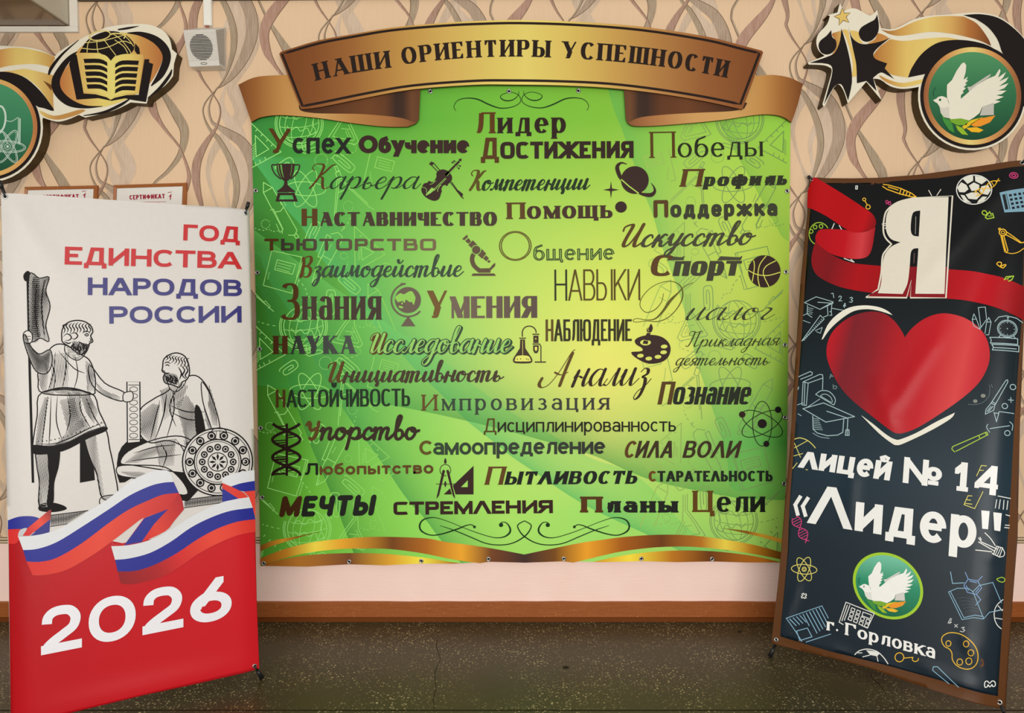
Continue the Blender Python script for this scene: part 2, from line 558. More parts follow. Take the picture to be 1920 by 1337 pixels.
# joined handwriting, x-height units: advance and curves
CUR = {
 'а': G(1.12, 'c .86,.86,.66,1,.38,.95,.1,.6,.06,.25,.22,.02,.45,.12,.7,.5,.88,.95;c .9,1,.8,.5,.76,.15,.88,.0,1.02,.1,1.2,.42'),
 'б': G(1.0, 'c .86,.6,.7,1,.4,.95,.1,.6,.1,.15,.35,.0,.65,.1,.85,.45,.6,1.1,.3,1.5,.5,1.8,.9,1.85'),
 'в': G(.9, 'c .0,.4,.3,1.1,.5,1.7,.55,2.0,.4,2.05,.26,1.7,.18,1,.12,.4,.2,.05,.4,.0,.62,.2,.68,.55,.5,.8,.3,.75;c .66,.45,.75,.3,.98,.42'),
 'г': G(.8, 'c .0,.7,.15,.98,.35,.98,.5,.85,.35,.5,.2,.2,.3,.02,.5,.05,.85,.42'),
 'д': G(1.1, 'c .86,.86,.66,1,.38,.95,.1,.6,.06,.25,.22,.02,.45,.12,.7,.5,.88,.95;c .9,1,.72,.2,.5,-.6,.25,-.95,.02,-.9,.0,-.65,.3,-.35,.8,-.02,1.2,.4'),
 'е': G(.85, 'c .12,.42,.5,.55,.66,.78,.55,.98,.35,.95,.12,.6,.1,.2,.3,.0,.55,.08,.92,.44'),
 'ж': G(1.3, 'c .0,.9,.2,.9,.35,.5,.2,.05,.05,.1;c .62,1,.56,.0;c 1.15,.9,.9,.85,.7,.5,.9,.05,1.1,.05,1.35,.4'),
 'з': G(.85, 'c .1,.8,.3,1,.55,.95,.58,.7,.3,.5,.5,.4,.55,.0,.4,-.6,.15,-.85,.02,-.7,.2,-.35,.6,-.05,.92,.38'),
 'и': G(1.2, 'c .0,.5,.22,.98,.2,.7,.1,.25,.2,.02,.4,.1,.65,.5,.82,.98;c .86,1,.76,.4,.76,.1,.9,.02,1.28,.42'),
 'й': G(1.2, 'c .0,.5,.22,.98,.2,.7,.1,.25,.2,.02,.4,.1,.65,.5,.82,.98;c .86,1,.76,.4,.76,.1,.9,.02,1.28,.42;c .4,1.55,.5,1.32,.68,1.3,.85,1.55'),
 'к': G(1.0, 'c .0,.5,.25,1,.15,.5,.05,.0;c .85,.95,.65,1.0,.3,.5,.12,.45;c .3,.5,.5,.4,.55,.08,.75,.0,1.05,.4'),
 'л': G(1.0, 'c -.05,.06,.1,.02,.25,.15,.5,.65,.72,1.0;c .74,1,.62,.4,.62,.1,.76,.02,1.06,.42'),
 'м': G(1.35, 'c -.05,.06,.05,.02,.2,.25,.42,1;c .44,1,.4,.5,.5,.15;c .5,.15,.75,.6,.98,1;c 1.0,1,.92,.4,.94,.1,1.08,.02,1.4,.42'),
 'н': G(1.15, 'c .0,.5,.25,1,.15,.5,.05,.0;c .08,.45,.35,.6,.6,.5,.78,.65;c .9,1,.75,.4,.75,.1,.88,.02,1.2,.42'),
 'о': G(1.0, 'c .5,.98,.2,.85,.05,.4,.2,.03,.5,.08,.75,.5,.72,.88,.5,.98,.5,.75,.75,.65,1.05,.75'),
 'п': G(1.15, 'c .0,.75,.15,1,.22,.9,.15,.4,.05,.0;c .12,.35,.4,.85,.65,1,.78,.9,.7,.4,.68,.1,.82,.02,1.2,.42'),
 'р': G(1.15, 'c .0,.5,.28,1.05,.2,.6,.05,-.2,-.1,-.85;c .12,.35,.4,.85,.65,1,.85,.85,.85,.4,.6,.05,.35,.1;c .6,.05,.85,.1,1.2,.42'),
 'с': G(.85, 'c .68,.75,.62,.95,.42,.97,.15,.65,.1,.2,.3,.0,.55,.08,.92,.44'),
 'т': G(1.6, 'c .0,.75,.12,1,.2,.9,.12,.4,.04,.0;c .1,.35,.3,.85,.52,1,.62,.9,.55,.4,.48,.0;c .55,.35,.78,.85,1.0,1,1.14,.9,1.04,.4,1.03,.1,1.18,.02,1.6,.42'),
 'Т': G(1.6, 'c .0,.75,.12,1,.2,.9,.12,.4,.04,.0;c .1,.35,.3,.85,.52,1,.62,.9,.55,.4,.48,.0;c .55,.35,.78,.85,1.0,1,1.14,.9,1.04,.4,1.03,.1,1.18,.02,1.6,.42;c .1,1.35,.3,1.5,.8,1.4,1.2,1.45,1.5,1.6'),
 'у': G(1.05, 'c .0,.6,.18,1,.25,.9,.2,.4,.3,.1,.5,.15,.75,.6,.9,1;c .92,1,.7,.2,.5,-.5,.25,-.85,.05,-.75,.2,-.4,.7,-.05,1.1,.38'),
 'ц': G(1.2, 'c .0,.5,.22,.98,.2,.7,.1,.25,.2,.02,.4,.1,.65,.5,.82,.98;c .86,1,.76,.4,.78,.05,.9,-.1,.85,-.4,.72,-.35,.85,-.1,1.28,.42'),
 'ч': G(1.0, 'c .0,.7,.15,1,.2,.9,.15,.5,.35,.4,.7,.55;c .82,1,.68,.4,.68,.1,.82,.02,1.1,.42'),
 'щ': G(1.6, 'c .0,.5,.2,.98,.12,.2,.3,.05,.58,.6,.68,.98,.58,.2,.75,.05,1.0,.6,1.12,.98,1.04,.1,1.2,-.1,1.15,-.35,1.05,-.3,1.2,-.05,1.6,.4'),
 'ы': G(1.35, 'c .0,.5,.2,1,.1,.4,.15,.05,.4,.0,.6,.25,.5,.5,.2,.4;c 1.05,1,.92,.4,.92,.1,1.05,.02,1.4,.42'),
 'ь': G(.9, 'c .0,.5,.22,1,.12,.4,.15,.05,.4,.0,.62,.25,.52,.52,.3,.42;c .6,.3,.75,.25,.98,.42'),
 'я': G(1.05, 'c .85,1,.5,1,.25,.85,.28,.55,.55,.48,.8,.5;c .86,1,.75,.5,.7,.1,.85,.02,1.1,.4;c .55,.48,.35,.2,.15,.02,-.05,.08'),
 'ф': G(1.2, 'c .75,1.7,.55,.4,.35,-.7;c .55,.95,.2,.8,.1,.3,.35,.02,.6,.4,.7,.9,1,.95,1.05,.5,.8,.05,.55,.2'),
 ' ': (.5, []),
 # capitals, in x-heights too
 'К': G(1.5, 'c .1,1.5,-.1,1.75,.1,2.05,.6,2.0,.65,1.5,.45,.7,.15,.05;c 1.45,2.0,1.2,1.9,.8,1.3,.5,1.0;c .5,1.0,.8,.9,.95,.3,1.15,.0,1.45,.15'),
 'И': G(1.6, 'c .0,1.4,.05,1.75,.45,1.95,.6,1.8,.4,.9,.3,.25,.45,.03,.75,.3,1.1,1.2,1.3,1.95;c 1.34,1.95,1.12,.8,1.08,.2,1.25,.02,1.65,.4'),
 'В': G(1.3, 'c .15,1.85,.25,1.4,.2,.5,.1,.02;c .15,1.2,.35,1.9,.8,2.0,.95,1.6,.7,1.15,.4,1.05,.8,1.0,1.0,.6,.85,.1,.5,.0,.25,.2,.4,.35'),
 'А': G(1.7, 'c -.5,.5,-.6,.15,-.35,-.05,.1,.15,.6,.9,1.1,2.0,1.3,2.2;c 1.2,2.0,1.0,1.0,.85,.05;c .3,.85,.75,.7,1.2,.85'),
 'У': G(1.35, 'c .0,1.6,.2,1.9,.32,1.7,.3,1.25,.5,1.0,.9,1.25;c 1.15,1.9,1.0,1.0,.8,.3,.5,.0,.3,.15'),
 'П': G(1.5, 'c .1,1.5,.0,1.8,.3,2.0,.8,1.85,1.4,2.0;c .6,1.9,.5,.9,.3,.15,.1,.05,.0,.2;c 1.15,1.95,1.0,.8,.95,.2,1.1,.02,1.45,.3'),
 'Д': G(2.4, 'c 1.5,2.3,1.45,1.7,1.1,1.3,.6,1.2,.45,1.7,.8,2.7,1.6,3.3,2.3,3.0,2.5,2.2,2.2,1.1,1.4,.4,.4,.25,.0,.45,.3,.7,.8,.5,1.3,.25,1.9,.75;c 2.0,2.3,1.5,1.2,.9,.35'),
}

def clipbox(q, x0, y0, x1, y1):
    for ax, lim, sg in ((0, x0, 1), (0, x1, -1), (1, y0, 1), (1, y1, -1)):
        out = []
        for i in range(len(q)):
            a, b = q[i], q[(i + 1) % len(q)]
            da, db = (a[ax] - lim) * sg, (b[ax] - lim) * sg
            if da >= 0:
                out.append(a)
            if (da < 0) != (db < 0):
                u = da / (da - db)
                out.append((a[0] + (b[0] - a[0]) * u, a[1] + (b[1] - a[1]) * u))
        q = out
        if len(q) < 3:
            return []
    return q

def place(strokes, X0, Wg, Hg, st, tr, art, mat, layer, dw=0.0):
    """ink one skeleton letter; dw thins or thickens the pen"""
    sv, sh = st['sv'], st['sh']
    fx = lambda x: X0 + sv / 2 + x * (Wg - sv)
    fy = lambda y: sh / 2 + y * (Hg - sh)
    pen = lambda tx, ty: max(.35, sqrt((sv * ty) ** 2 + (sh * tx) ** 2) + dw)
    rc = st.get('rc'); sq = st.get('sq', 2.0); se = st.get('serif')
    def quad(q):
        art.f.append(([tr(*p) for p in q], mat, layer + art.lift))
    def ribbon(pts, box=False):
        ws = []
        for i in range(len(pts)):
            a, b = pts[max(i - 1, 0)], pts[min(i + 1, len(pts) - 1)]
            l = hypot(b[0] - a[0], b[1] - a[1]) or 1e-9
            ws.append(pen((b[0] - a[0]) / l, (b[1] - a[1]) / l))
        closed = hypot(pts[0][0] - pts[-1][0], pts[0][1] - pts[-1][1]) < 1e-3
        if closed:
            pts, ws = pts[:-1], ws[:-1]
        qs = ribpoly(pts, ws, closed)
        l0 = art.lift
        for i, q in enumerate(qs):
            art.lift = l0 + .05 * i / len(qs)
            if box and not rc:
                q = clipbox(q, X0 - dw / 2, -dw / 2, X0 + Wg + dw / 2, 9 * Hg)
                if not q:
                    continue
            quad(q)
        art.lift = l0
        if rc and not closed:
            for i in (0, -1):
                art.up()
                quad(ell(pts[i][0], pts[i][1], ws[i] / 2, ws[i] / 2, n=10))
    for k, v, fl in strokes:
        art.up()
        if k == 'l':
            x0, y0, x1, y1 = fx(v[0]), fy(v[1]), fx(v[2]), fy(v[3])
            dx, dy = x1 - x0, y1 - y0
            l = hypot(dx, dy) or 1e-9
            w = pen(dx / l, dy / l)
            if 't' in fl:
                w = min(w, max(sh * 1.1, sv * st.get('thin', 1.0)) + dw)
            elif abs(dx) > .15 * l and abs(dy) > .25 * l:
                w = sv * .97 + dw
            if rc:
                ribbon_w = w
                for q in ribpoly([(x0, y0), (x1, y1)], w):
                    quad(q)
                for p in ((x0, y0), (x1, y1)):
                    art.up()
                    quad(ell(p[0], p[1], w / 2, w / 2, n=10))
                continue
            if abs(dy) > .35 * l:                      # upright: horizontal cut at the ends
                if y1 < y0:
                    x0, y0, x1, y1 = x1, y1, x0, y0
                    v = [v[2], v[3], v[0], v[1]]
                e0 = (sh + dw) / 2 if abs(v[1] * 50 - round(v[1] * 50)) < 1e-6 and v[1] in (0, 1) or v[1] < 0 else 0
                e1 = (sh + dw) / 2 if v[3] in (0, 1) else 0
                k_ = (x1 - x0) / (y1 - y0)
                ap = v[2] == .5 and v[3] == 1 and v[0] in (0, 1)
                x0, y0, x1, y1 = x0 - k_ * e0, y0 - e0, x1 + (0 if ap else k_ * e1), y1 + e1
                hw = w / 2 / abs(dy / l)
                qd = [(x0 - hw, y0), (x0 + hw, y0), (x1 + hw, y1), (x1 - hw, y1)]
                if 'n' in fl and abs(dx) > .2 * l and min(v[1], v[3]) >= 0:
                    xa, xb = min(fx(v[0]), fx(v[2])) - sv / 2 - dw / 2, max(fx(v[0]), fx(v[2])) + sv / 2 + dw / 2
                    s_ = (x1 - x0) / (y1 - y0)
                    qd = [(x0 - hw - s_ * Hg, y0 - Hg), (x0 + hw - s_ * Hg, y0 - Hg), (x1 + hw + s_ * Hg, y1 + Hg), (x1 - hw + s_ * Hg, y1 + Hg)]
                    qd = clipbox(qd, xa, max(0 - dw / 2, min(fy(v[1]), fy(v[3])) - sh / 2 - .06 * Hg), xb, min(Hg + dw / 2, max(fy(v[1]), fy(v[3])) + sh / 2 + .06 * Hg))
                if qd:
                    quad(qd)
                if se and 'n' not in fl:
                    L, T = se[0] * Hg, se[1] * Hg
                    br = se[2] * Hg if len(se) > 2 else 0
                    art.up()
                    for (x, y, vy, sg) in ((x0, y0, v[1], 1), (x1, y1, v[3], -1)):
                        if vy in (0, 1) or vy < 0:
                            quad([(x - hw - L, y), (x + hw + L, y), (x + hw + L, y + sg * T), (x - hw - L, y + sg * T)])
                            if br:
                                quad([(x - hw - L * .8, y + sg * T), (x - hw, y + sg * T), (x - hw, y + sg * (T + br))])
                                quad([(x + hw + L * .8, y + sg * T), (x + hw, y + sg * T), (x + hw, y + sg * (T + br))])
            else:
                hh = w / 2
                ex = (dw / 2)
                quad([(min(x0, x1) - ex, y0 - hh if x0 <= x1 else y1 - hh), (max(x0, x1) + sv * .0 + ex, y1 - hh if x0 <= x1 else y0 - hh),
                      (max(x0, x1) + ex, y1 + hh if x0 <= x1 else y0 + hh), (min(x0, x1) - ex, y0 + hh if x0 <= x1 else y1 + hh)])
                if ('f' in fl or 'g' in fl):
                    xe = max(x0, x1)
                    s2 = sv / 2 if not se else min(sv / 2, sh)
                    quad([(xe, y0 - hh), (xe + s2, y0 - hh), (xe + s2, y0 + hh), (xe, y0 + hh)])
                    if x0 != fx(0) or len(strokes) == 2 and v[0] == 0 and v[2] == 1 and strokes[0][1][0] == .5:
                        xm = min(x0, x1)
                        quad([(xm - s2, y0 - hh), (xm, y0 - hh), (xm, y0 + hh), (xm - s2, y0 + hh)])
                    if se:
                        sg = -1 if 'f' in fl else 1
                        D = .2 * Hg
                        quad([(xe + s2, y0 + sg * hh), (xe + s2, y0 + sg * (hh + D)), (xe + s2 - sh * .9, y0 + sg * (hh + D)), (xe - sh * 1.2, y0 + sg * hh)])
                        if strokes[0][1][0] == .5:
                            xm = min(x0, x1)
                            quad([(xm - s2, y0 + sg * hh), (xm - s2, y0 + sg * (hh + D)), (xm - s2 + sh * .9, y0 + sg * (hh + D)), (xm + sh * 1.2, y0 + sg * hh)])
        elif k == 'e':
            cx, cy, rx, ry, a0, a1 = v
            n = max(6, int(abs(a1 - a0) / 10))
            pts = []
            s_ = sq
            for i in range(n + 1):
                a = radians(a0 + (a1 - a0) * i / n)
                ca, sa = cos(a), sin(a)
                pts.append((fx(cx + rx * math.copysign(abs(ca) ** (2 / s_), ca)), fy(cy + ry * math.copysign(abs(sa) ** (2 / s_), sa))))
            ribbon(pts)
        elif k == 'c':
            pts = [(fx(v[i]), fy(v[i + 1])) for i in range(0, len(v), 2)]
            ribbon(sp(pts, n=5), min(v[1::2]) >= 0)
        elif k == 'o':
            quad(ell(fx(v[0]), fy(v[1]) + v[2] * Hg * .4, v[2] * Hg, v[2] * Hg, n=14))

def scribble(strokes, X0, u, k, st, tr, art, mat, layer, dw=0.0):
    """ink one handwritten letter, pressing on the way down"""
    hair, stem = st['hair'], st['stem']
    sl = st.get('slant', 0)
    for kk, v, fl in strokes:
        art.up()
        pts = [(X0 + v[i] * u * k, v[i + 1] * u) for i in range(0, len(v), 2)]
        pts = sp(pts, n=5)
        ws = []
        for i in range(len(pts)):
            a, b = pts[max(i - 1, 0)], pts[min(i + 1, len(pts) - 1)]
            dx, dy = b[0] - a[0] + sl * (b[1] - a[1]), b[1] - a[1]
            l = hypot(dx, dy) or 1e-9
            ws.append(max(.3, hair + (stem - hair) * max(0.0, -dy / l) ** 1.3 + dw))
        ws = [(ws[max(i - 1, 0)] + ws[i] + ws[min(i + 1, len(ws) - 1)]) / 3 for i in range(len(ws))]
        qs = ribpoly(pts, ws)
        for i, q in enumerate(qs):
            art.f.append(([tr(*p) for p in q], mat, layer + art.lift + .05 * i / len(qs)))
        for i in (0, -1):
            art.up()
            art.f.append(([tr(*p) for p in ell(pts[i][0], pts[i][1], ws[i] / 2, ws[i] / 2, n=8)], mat, layer + art.lift - .01))

def word(art, text, p0, p1, H, st, mats, layer=3, H1=None, hr=1.0, up=None, first=1, xh=None):
    """letters from p0 to p1 along the baseline (photo pixels). H cap height; H1 height of the first letter;
    hr height ratio at the right end; mats = (first letter, rest)"""
    st = dict(st)
    L = hypot(p1[0] - p0[0], p1[1] - p0[1])
    d = ((p1[0] - p0[0]) / L, (p1[1] - p0[1]) / L)
    up = up or (d[1], -d[0])
    ul = hypot(*up); up = (up[0] / ul, up[1] / ul)
    sl = st.get('slant', 0)
    bow = st.get('bow', 0)
    def tr(X, Y):
        q = 1 + (hr - 1) * min(max(X / L, -.1), 1.1)
        Y = Y * q + bow * (1 - (2 * X / L - 1) ** 2)
        X = X + sl * Y
        return (p0[0] + d[0] * X + up[0] * Y, p0[1] + d[1] * X + up[1] * Y)
    xh = xh or st.get('xh', .72)
    script = 'hair' in st
    gap = st.get('gap', .12) * H
    lay = []
    tot = 0
    for i, ch in enumerate(text):
        big = i < first
        gp = 0.0
        if script:
            u = (H1 or H) / 2.0
            if ch in CUR and not (big and st.get('upcap')):
                w, g = CUR[ch]
                if not ch.isupper():
                    u = H * xh
                w, kind = w * u, 's'
            else:
                w, g = UP[ch]
                u = H1 or H
                gp = gap * .4
                w, kind = w * u + gp, 'u'
        else:
            h = H
            if big and H1:
                h = H1
            if ch.islower():
                h = H * xh
                if st.get('caps'):
                    w, g = UP[ch.upper()] if not (ch == 'й') else low('й')
                else:
                    w, g = low(ch)
            else:
                w, g = UP[ch]
            if ch == 'л' and st.get('lam') or ch == 'Л' and st.get('lam'):
                w, g = UP['Λ']
            u, kind = h, 'u'
            gp = gap if i < len(text) - 1 else 0.0
            w = w * h * st.get('wide', 1.0) * (st.get('fw', 1.0) if big else 1.0) + gp
        lay.append((g, u, w, kind, big, gp))
        tot += w
    k = L / tot
    X = 0
    for g, u, w, kind, big, gp in lay:
        m = mats[0] if big else mats[-1]
        for (mm, dl, dw) in [(m, 0, 0.0)] + ([(st['in'][0], 1, -st['in'][1] if len(st['in']) < 3 else 0)] if 'in' in st else []):
            if kind == 's':
                scribble(g, X, u, k, st, tr, art, mm, layer + dl, dw)
            else:
                s2 = dict(st)
                if script:
                    s2['sv'], s2['sh'] = st['stem'], st['hair'] * 1.2
                    wg = (w - gp) * k
                else:
                    q = u / H if big and H1 else 1.0
                    s2['sv'], s2['sh'] = st['sv'] * H * q, st['sh'] * H * q
                    wg = (w - gp) * k
                place(g, X, max(wg, s2['sv'] * 1.1), u, s2, tr, art, mm, layer + dl, dw)
        X += w * k
# ================================================================= the room
WALL_Y = 3.25
WALL = Surf((0, WALL_Y, 0), (1, 0, 0), (0, 0, -1))
def wz(y, Y=WALL_Y):                 # height of a photo row on a frontal plane
    return at_depth(CX, y, Y).z
def wx(x, Y=WALL_Y, y=CY):
    return at_depth(x, y, Y).x

def mat_wallpaper():
    t = NT('wallpaper_cream', .62, .3)
    o = t.obj()
    st = t.noise(t.mapping(o, (260, 1, 9)), 1.0, 3)
    bl = t.noise(t.mapping(o, (1.3, 1, .9)), 1.6, 4)
    c = t.mix(st, lin((219, 187, 151)), lin((228, 200, 166)))
    c = t.mix(t.math('MULTIPLY', bl, .35), c, lin((220, 184, 146)))
    t.bump(st, .10, .001)
    return t.col(c)
def mat_ribbon(name, c, k=.5):
    t = NT(name, .6, .3)
    o = t.obj()
    st = t.noise(t.mapping(o, (420, 1, 16)), 1.0, 4, .7)
    f = t.ramp(st, [(.36, (0, 0, 0)), (.64, (255, 255, 255))])
    a = tuple(v + (228 - v) * (k if i == 0 else k * .95) * .55 for i, v in enumerate(c))
    b = tuple(v * .93 for v in c)
    return t.col(t.mix(f, lin(b), lin(a)))
def mat_pink():
    t = NT('paint_pink', .42, .25)
    o = t.obj()
    n = t.noise(o, 7, 4)
    c = t.mix(n, lin((246, 211, 197)), lin((252, 224, 212)))
    t.bump(t.noise(t.mapping(o, (9, 1, 60)), 2.0, 4), .25, .003)
    return t.col(c)
def mat_brown_paint():
    t = NT('paint_brown', .4, .25)
    o = t.obj()
    n = t.noise(t.mapping(o, (5, 1, 30)), 3.0, 5)
    c = t.mix(n, lin((140, 76, 32)), lin((160, 92, 46)))
    sp_ = t.noise(o, 160, 2)
    c = t.mix(t.ramp(sp_, [(.66, (0, 0, 0)), (.74, (255, 255, 255))]), c, lin((190, 132, 84)))
    t.bump(n, .35, .003)
    return t.col(c)
def mat_floor():
    t = NT('terrazzo', .34, .3)
    o = t.obj()
    big = t.noise(o, 1.7, 4)
    mid = t.noise(o, 22, 3)
    base = t.mix(big, lin((60, 54, 32)), lin((76, 68, 45)))
    base = t.mix(t.math('MULTIPLY', mid, .4), base, lin((62, 55, 36)))
    fac = None
    for sc, thr, keep in ((74, .28, .36), (150, .31, .30), (46, .2, .18)):
        v = t.n('ShaderNodeTexVoronoi')
        v.inputs['Scale'].default_value = sc
        wob = t.n('ShaderNodeVectorMath', operation='ADD')
        t.link(o, wob.inputs[0])
        nz = t.n('ShaderNodeTexNoise'); nz.inputs['Scale'].default_value = sc * .8
        sc_ = t.n('ShaderNodeVectorMath', operation='SCALE'); sc_.inputs['Scale'].default_value = .6 / sc
        t.link(nz.outputs['Color'], sc_.inputs[0]); t.link(sc_.outputs[0], wob.inputs[1])
        t.link(wob.outputs[0], v.inputs['Vector'])
        a = t.math('LESS_THAN', v.outputs['Distance'], thr)
        b = t.math('LESS_THAN', t.xyz(v.outputs['Color'])[0], keep)
        f = t.math('MULTIPLY', a, b)
        fac = f if fac is None else t.math('MAXIMUM', fac, f)
    dens = t.ramp(t.noise(o, 3.2, 3), [(.35, (60, 60, 60)), (.62, (255, 255, 255))])
    fac = t.math('MULTIPLY', fac, t.math('MULTIPLY', dens, .9))
    chip = t.mix(t.noise(o, 300, 1), lin((146, 128, 84)), lin((222, 202, 156)))
    return t.col(t.mix(fac, base, chip))

Z_BORDER0, Z_BORDER1 = wz(1019), wz(1006)
Z_TOP = wz(-14)
XL, XR = -3.6, 3.6
def structure(o):
    o['kind'] = 'structure'
    return o
def build_wall():
    mats = [mat_wallpaper(), mat_pink(),
            mat_ribbon('ribbon_rust', (164, 124, 100)), mat_ribbon('ribbon_taupe', (168, 141, 114)),
            mat_ribbon('ribbon_olive', (162, 139, 108)), mat_ribbon('ribbon_mist', (204, 177, 147), .4),
            M((122, 98, 74), .6, .3), mat_ribbon('ribbon_rose', (172, 128, 104)), mat_ribbon('ribbon_mist_two', (212, 186, 158), .3), M((226, 218, 204), .6)]
    v = [(XL, WALL_Y, 0), (XR, WALL_Y, 0), (XR, WALL_Y, Z_BORDER0), (XL, WALL_Y, Z_BORDER0), (XR, WALL_Y, Z_TOP), (XL, WALL_Y, Z_TOP),
         (XL, WALL_Y + .12, 0), (XR, WALL_Y + .12, 0), (XR, WALL_Y + .12, Z_TOP), (XL, WALL_Y + .12, Z_TOP)]
    f = [(0, 1, 2, 3), (3, 2, 4, 5), (7, 6, 9, 8), (4, 8, 9, 5)]
    mi = [1, 0, 9, 9]
    v += [(XR, WALL_Y, 3.5), (XL, WALL_Y, 3.5)]
    f.append((5, 4, 10, 11)); mi.append(9)
    # the paper's ribbons, one strip of paper after another; units: 1/3.343 photo pixel from the knot of the strip
    q = 1 / 3.343
    U = WALL_Y / F * q
    PER = 909.0
    def rb(t):
        return [tuple(float(a) for a in p.split(',')) for p in t.split()]
    TILE = [
      (5, 0, rb('60,-130,40 120,-40,75 165,50,85 160,130,80 110,200,65 30,290,55 -20,380,42 -40,480,30 -20,590,20 15,690,14 40,750,25 60,779,40')),
      (8, 0, rb('70,290,36 140,380,60 172,470,66 168,580,60 125,690,52 90,770,48 120,850,60 170,940,66 190,1010,60 150,1090,48 90,1150,40 70,1199,36')),
      (5, 0, rb('180,300,60 235,400,70 268,500,72 258,600,66 215,700,55 150,800,42 100,880,30 120,960,14 150,1060,14 170,1140,36 180,1209,60')),
      (8, 0, rb('190,330,40 112,450,42 72,560,30 84,680,18 110,780,12 70,880,16 50,980,40 100,1080,62 170,1170,54 190,1239,40')),
      (3, 1, rb('20,-40,8 -18,35,8 -30,95,12 -12,165,16 35,200,30 100,240,52 170,290,66 220,370,75 245,460,78 240,560,75 195,680,62 130,780,40 70,840,18 20,869,8')),
      (4, 1, rb('30,-45,6 -50,45,8 -65,115,8 -30,205,16 30,275,30 95,395,38 130,515,42 130,620,38 105,720,24 75,800,12 30,864,6')),
      (2, 1, rb('-95,-155,18 -60,-85,12 0,0,6 38,70,8 38,130,9 10,205,16 -55,300,36 -105,400,52 -118,500,52 -105,600,38 -85,690,22 -95,754,18')),
      (4, -1, rb('280,-595,12 340,-465,16 410,-350,35 481,-233,58 526,-133,55 501,-3,35 421,107,22 340,177,14 290,250,12 280,314,12')),
      (7, 1, rb('450,-585,60 360,-475,70 320,-375,60 335,-265,50 372,-195,26 410,-140,18 481,-53,12 511,7,12 546,127,22 531,207,28 490,275,48 450,324,60')),
    ]
    cols = [(-37, 130), (181, 7), (400, 178), (617, 42), (835, 209), (1062, 48), (1284, 219), (1501, 95), (1721, 308), (1938, 150)]
    lay = 0
    for gx, (cx, cy) in enumerate(cols):
        kx, kz = wx(cx, WALL_Y, cy), wz(cy)
        for ti, (m, edge, pts) in enumerate(TILE):
            for rep in range(-2, 5):
                base = [(x, y + rep * PER, w) for x, y, w in pts]
                s_ = sp(base, n=7)
                line = [(p[0], p[1]) for p in s_]
                ws = [max(3, p[2]) for p in s_]
                for pw, mm, dy in ((None, m, 0),) + (((True, 6, 1),) if edge else ()):
                    if pw:      # the dark thread along one side
                        off = []
                        for i, (x, y) in enumerate(line):
                            a, b = line[max(i - 1, 0)], line[min(i + 1, len(line) - 1)]
                            l = hypot(b[0] - a[0], b[1] - a[1]) or 1
                            sg = edge
                            off.append((x + sg * (b[1] - a[1]) / l * ws[i] * .48, y - sg * (b[0] - a[0]) / l * ws[i] * .48))
                        quads = ribpoly(off, 4.2)
                    else:
                        quads = ribpoly(line, ws)
                    yo = WALL_Y - .0004 - (ti * 2 + dy + (gx % 2) * .5 + (rep % 2) * .25) * .00006
                    for qd in quads:
                        vs = [(kx + x * U, yo, kz - y * U) for x, y in qd]
                        zs = [p[2] for p in vs]
                        if min(zs) < Z_BORDER1 - .01 or max(zs) > Z_TOP:
                            continue
                        i0 = len(v)
                        v.extend(vs); f.append((i0, i0 + 1, i0 + 2, i0 + 3)); mi.append(mm)
    return structure(mesh('wall_back', v, f, mats, midx=mi))
build_wall()
FLOORM = mat_floor()
structure(mesh('floor', *boxv((XL, -4.2, -.05), (XR, WALL_Y + .12, 0)), FLOORM))

# brown skirting, shade at the toe painted in as a darker brown
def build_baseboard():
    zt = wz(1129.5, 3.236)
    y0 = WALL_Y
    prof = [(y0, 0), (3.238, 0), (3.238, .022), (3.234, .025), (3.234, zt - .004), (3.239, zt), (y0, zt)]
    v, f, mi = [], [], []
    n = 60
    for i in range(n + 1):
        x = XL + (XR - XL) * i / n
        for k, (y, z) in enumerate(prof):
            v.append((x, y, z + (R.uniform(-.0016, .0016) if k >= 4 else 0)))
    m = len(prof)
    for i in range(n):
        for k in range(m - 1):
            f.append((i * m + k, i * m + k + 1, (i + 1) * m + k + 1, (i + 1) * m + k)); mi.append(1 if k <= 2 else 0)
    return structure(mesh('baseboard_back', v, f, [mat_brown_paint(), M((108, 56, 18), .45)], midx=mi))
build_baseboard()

# printed border between paper and paint
def build_border():
    a = M((214, 192, 160), .5)
    d = M((104, 84, 62), .5)
    h = Z_BORDER1 - Z_BORDER0
    v, f, mi = [], [], []
    for lo, hi, out, m in ((0, 1, .0035, 0), (.06, .16, .005, 1), (.40, .56, .005, 1), (.82, .92, .005, 1)):
        bv, bf = boxv((XL, WALL_Y - out, Z_BORDER0 + h * lo), (XR, WALL_Y + .01, Z_BORDER0 + h * hi))
        k = len(v); v += bv; f += [tuple(i + k for i in q) for q in bf]; mi += [m] * 6
    return structure(mesh('trim_1', v, f, [a, d], midx=mi))
build_border()

# dark cornice strip along the top of the wall, dipping to the left
def build_cornice():
    a, b = at_depth(-420, 5.0, 3.236), at_depth(2300, -14, 3.236)
    v = []
    for p in (a, b):
        for dy, dz in ((0, 0), (0, .05), (.05, .05), (.05, 0)):
            v.append((p.x, p.y + dy, p.z + dz))
    f = [(0, 1, 5, 4), (1, 2, 6, 5), (2, 3, 7, 6), (3, 0, 4, 7), (0, 3, 2, 1), (4, 5, 6, 7)]
    return structure(mesh('trim_2', v, f, M((92, 80, 66), .6)))
build_cornice()

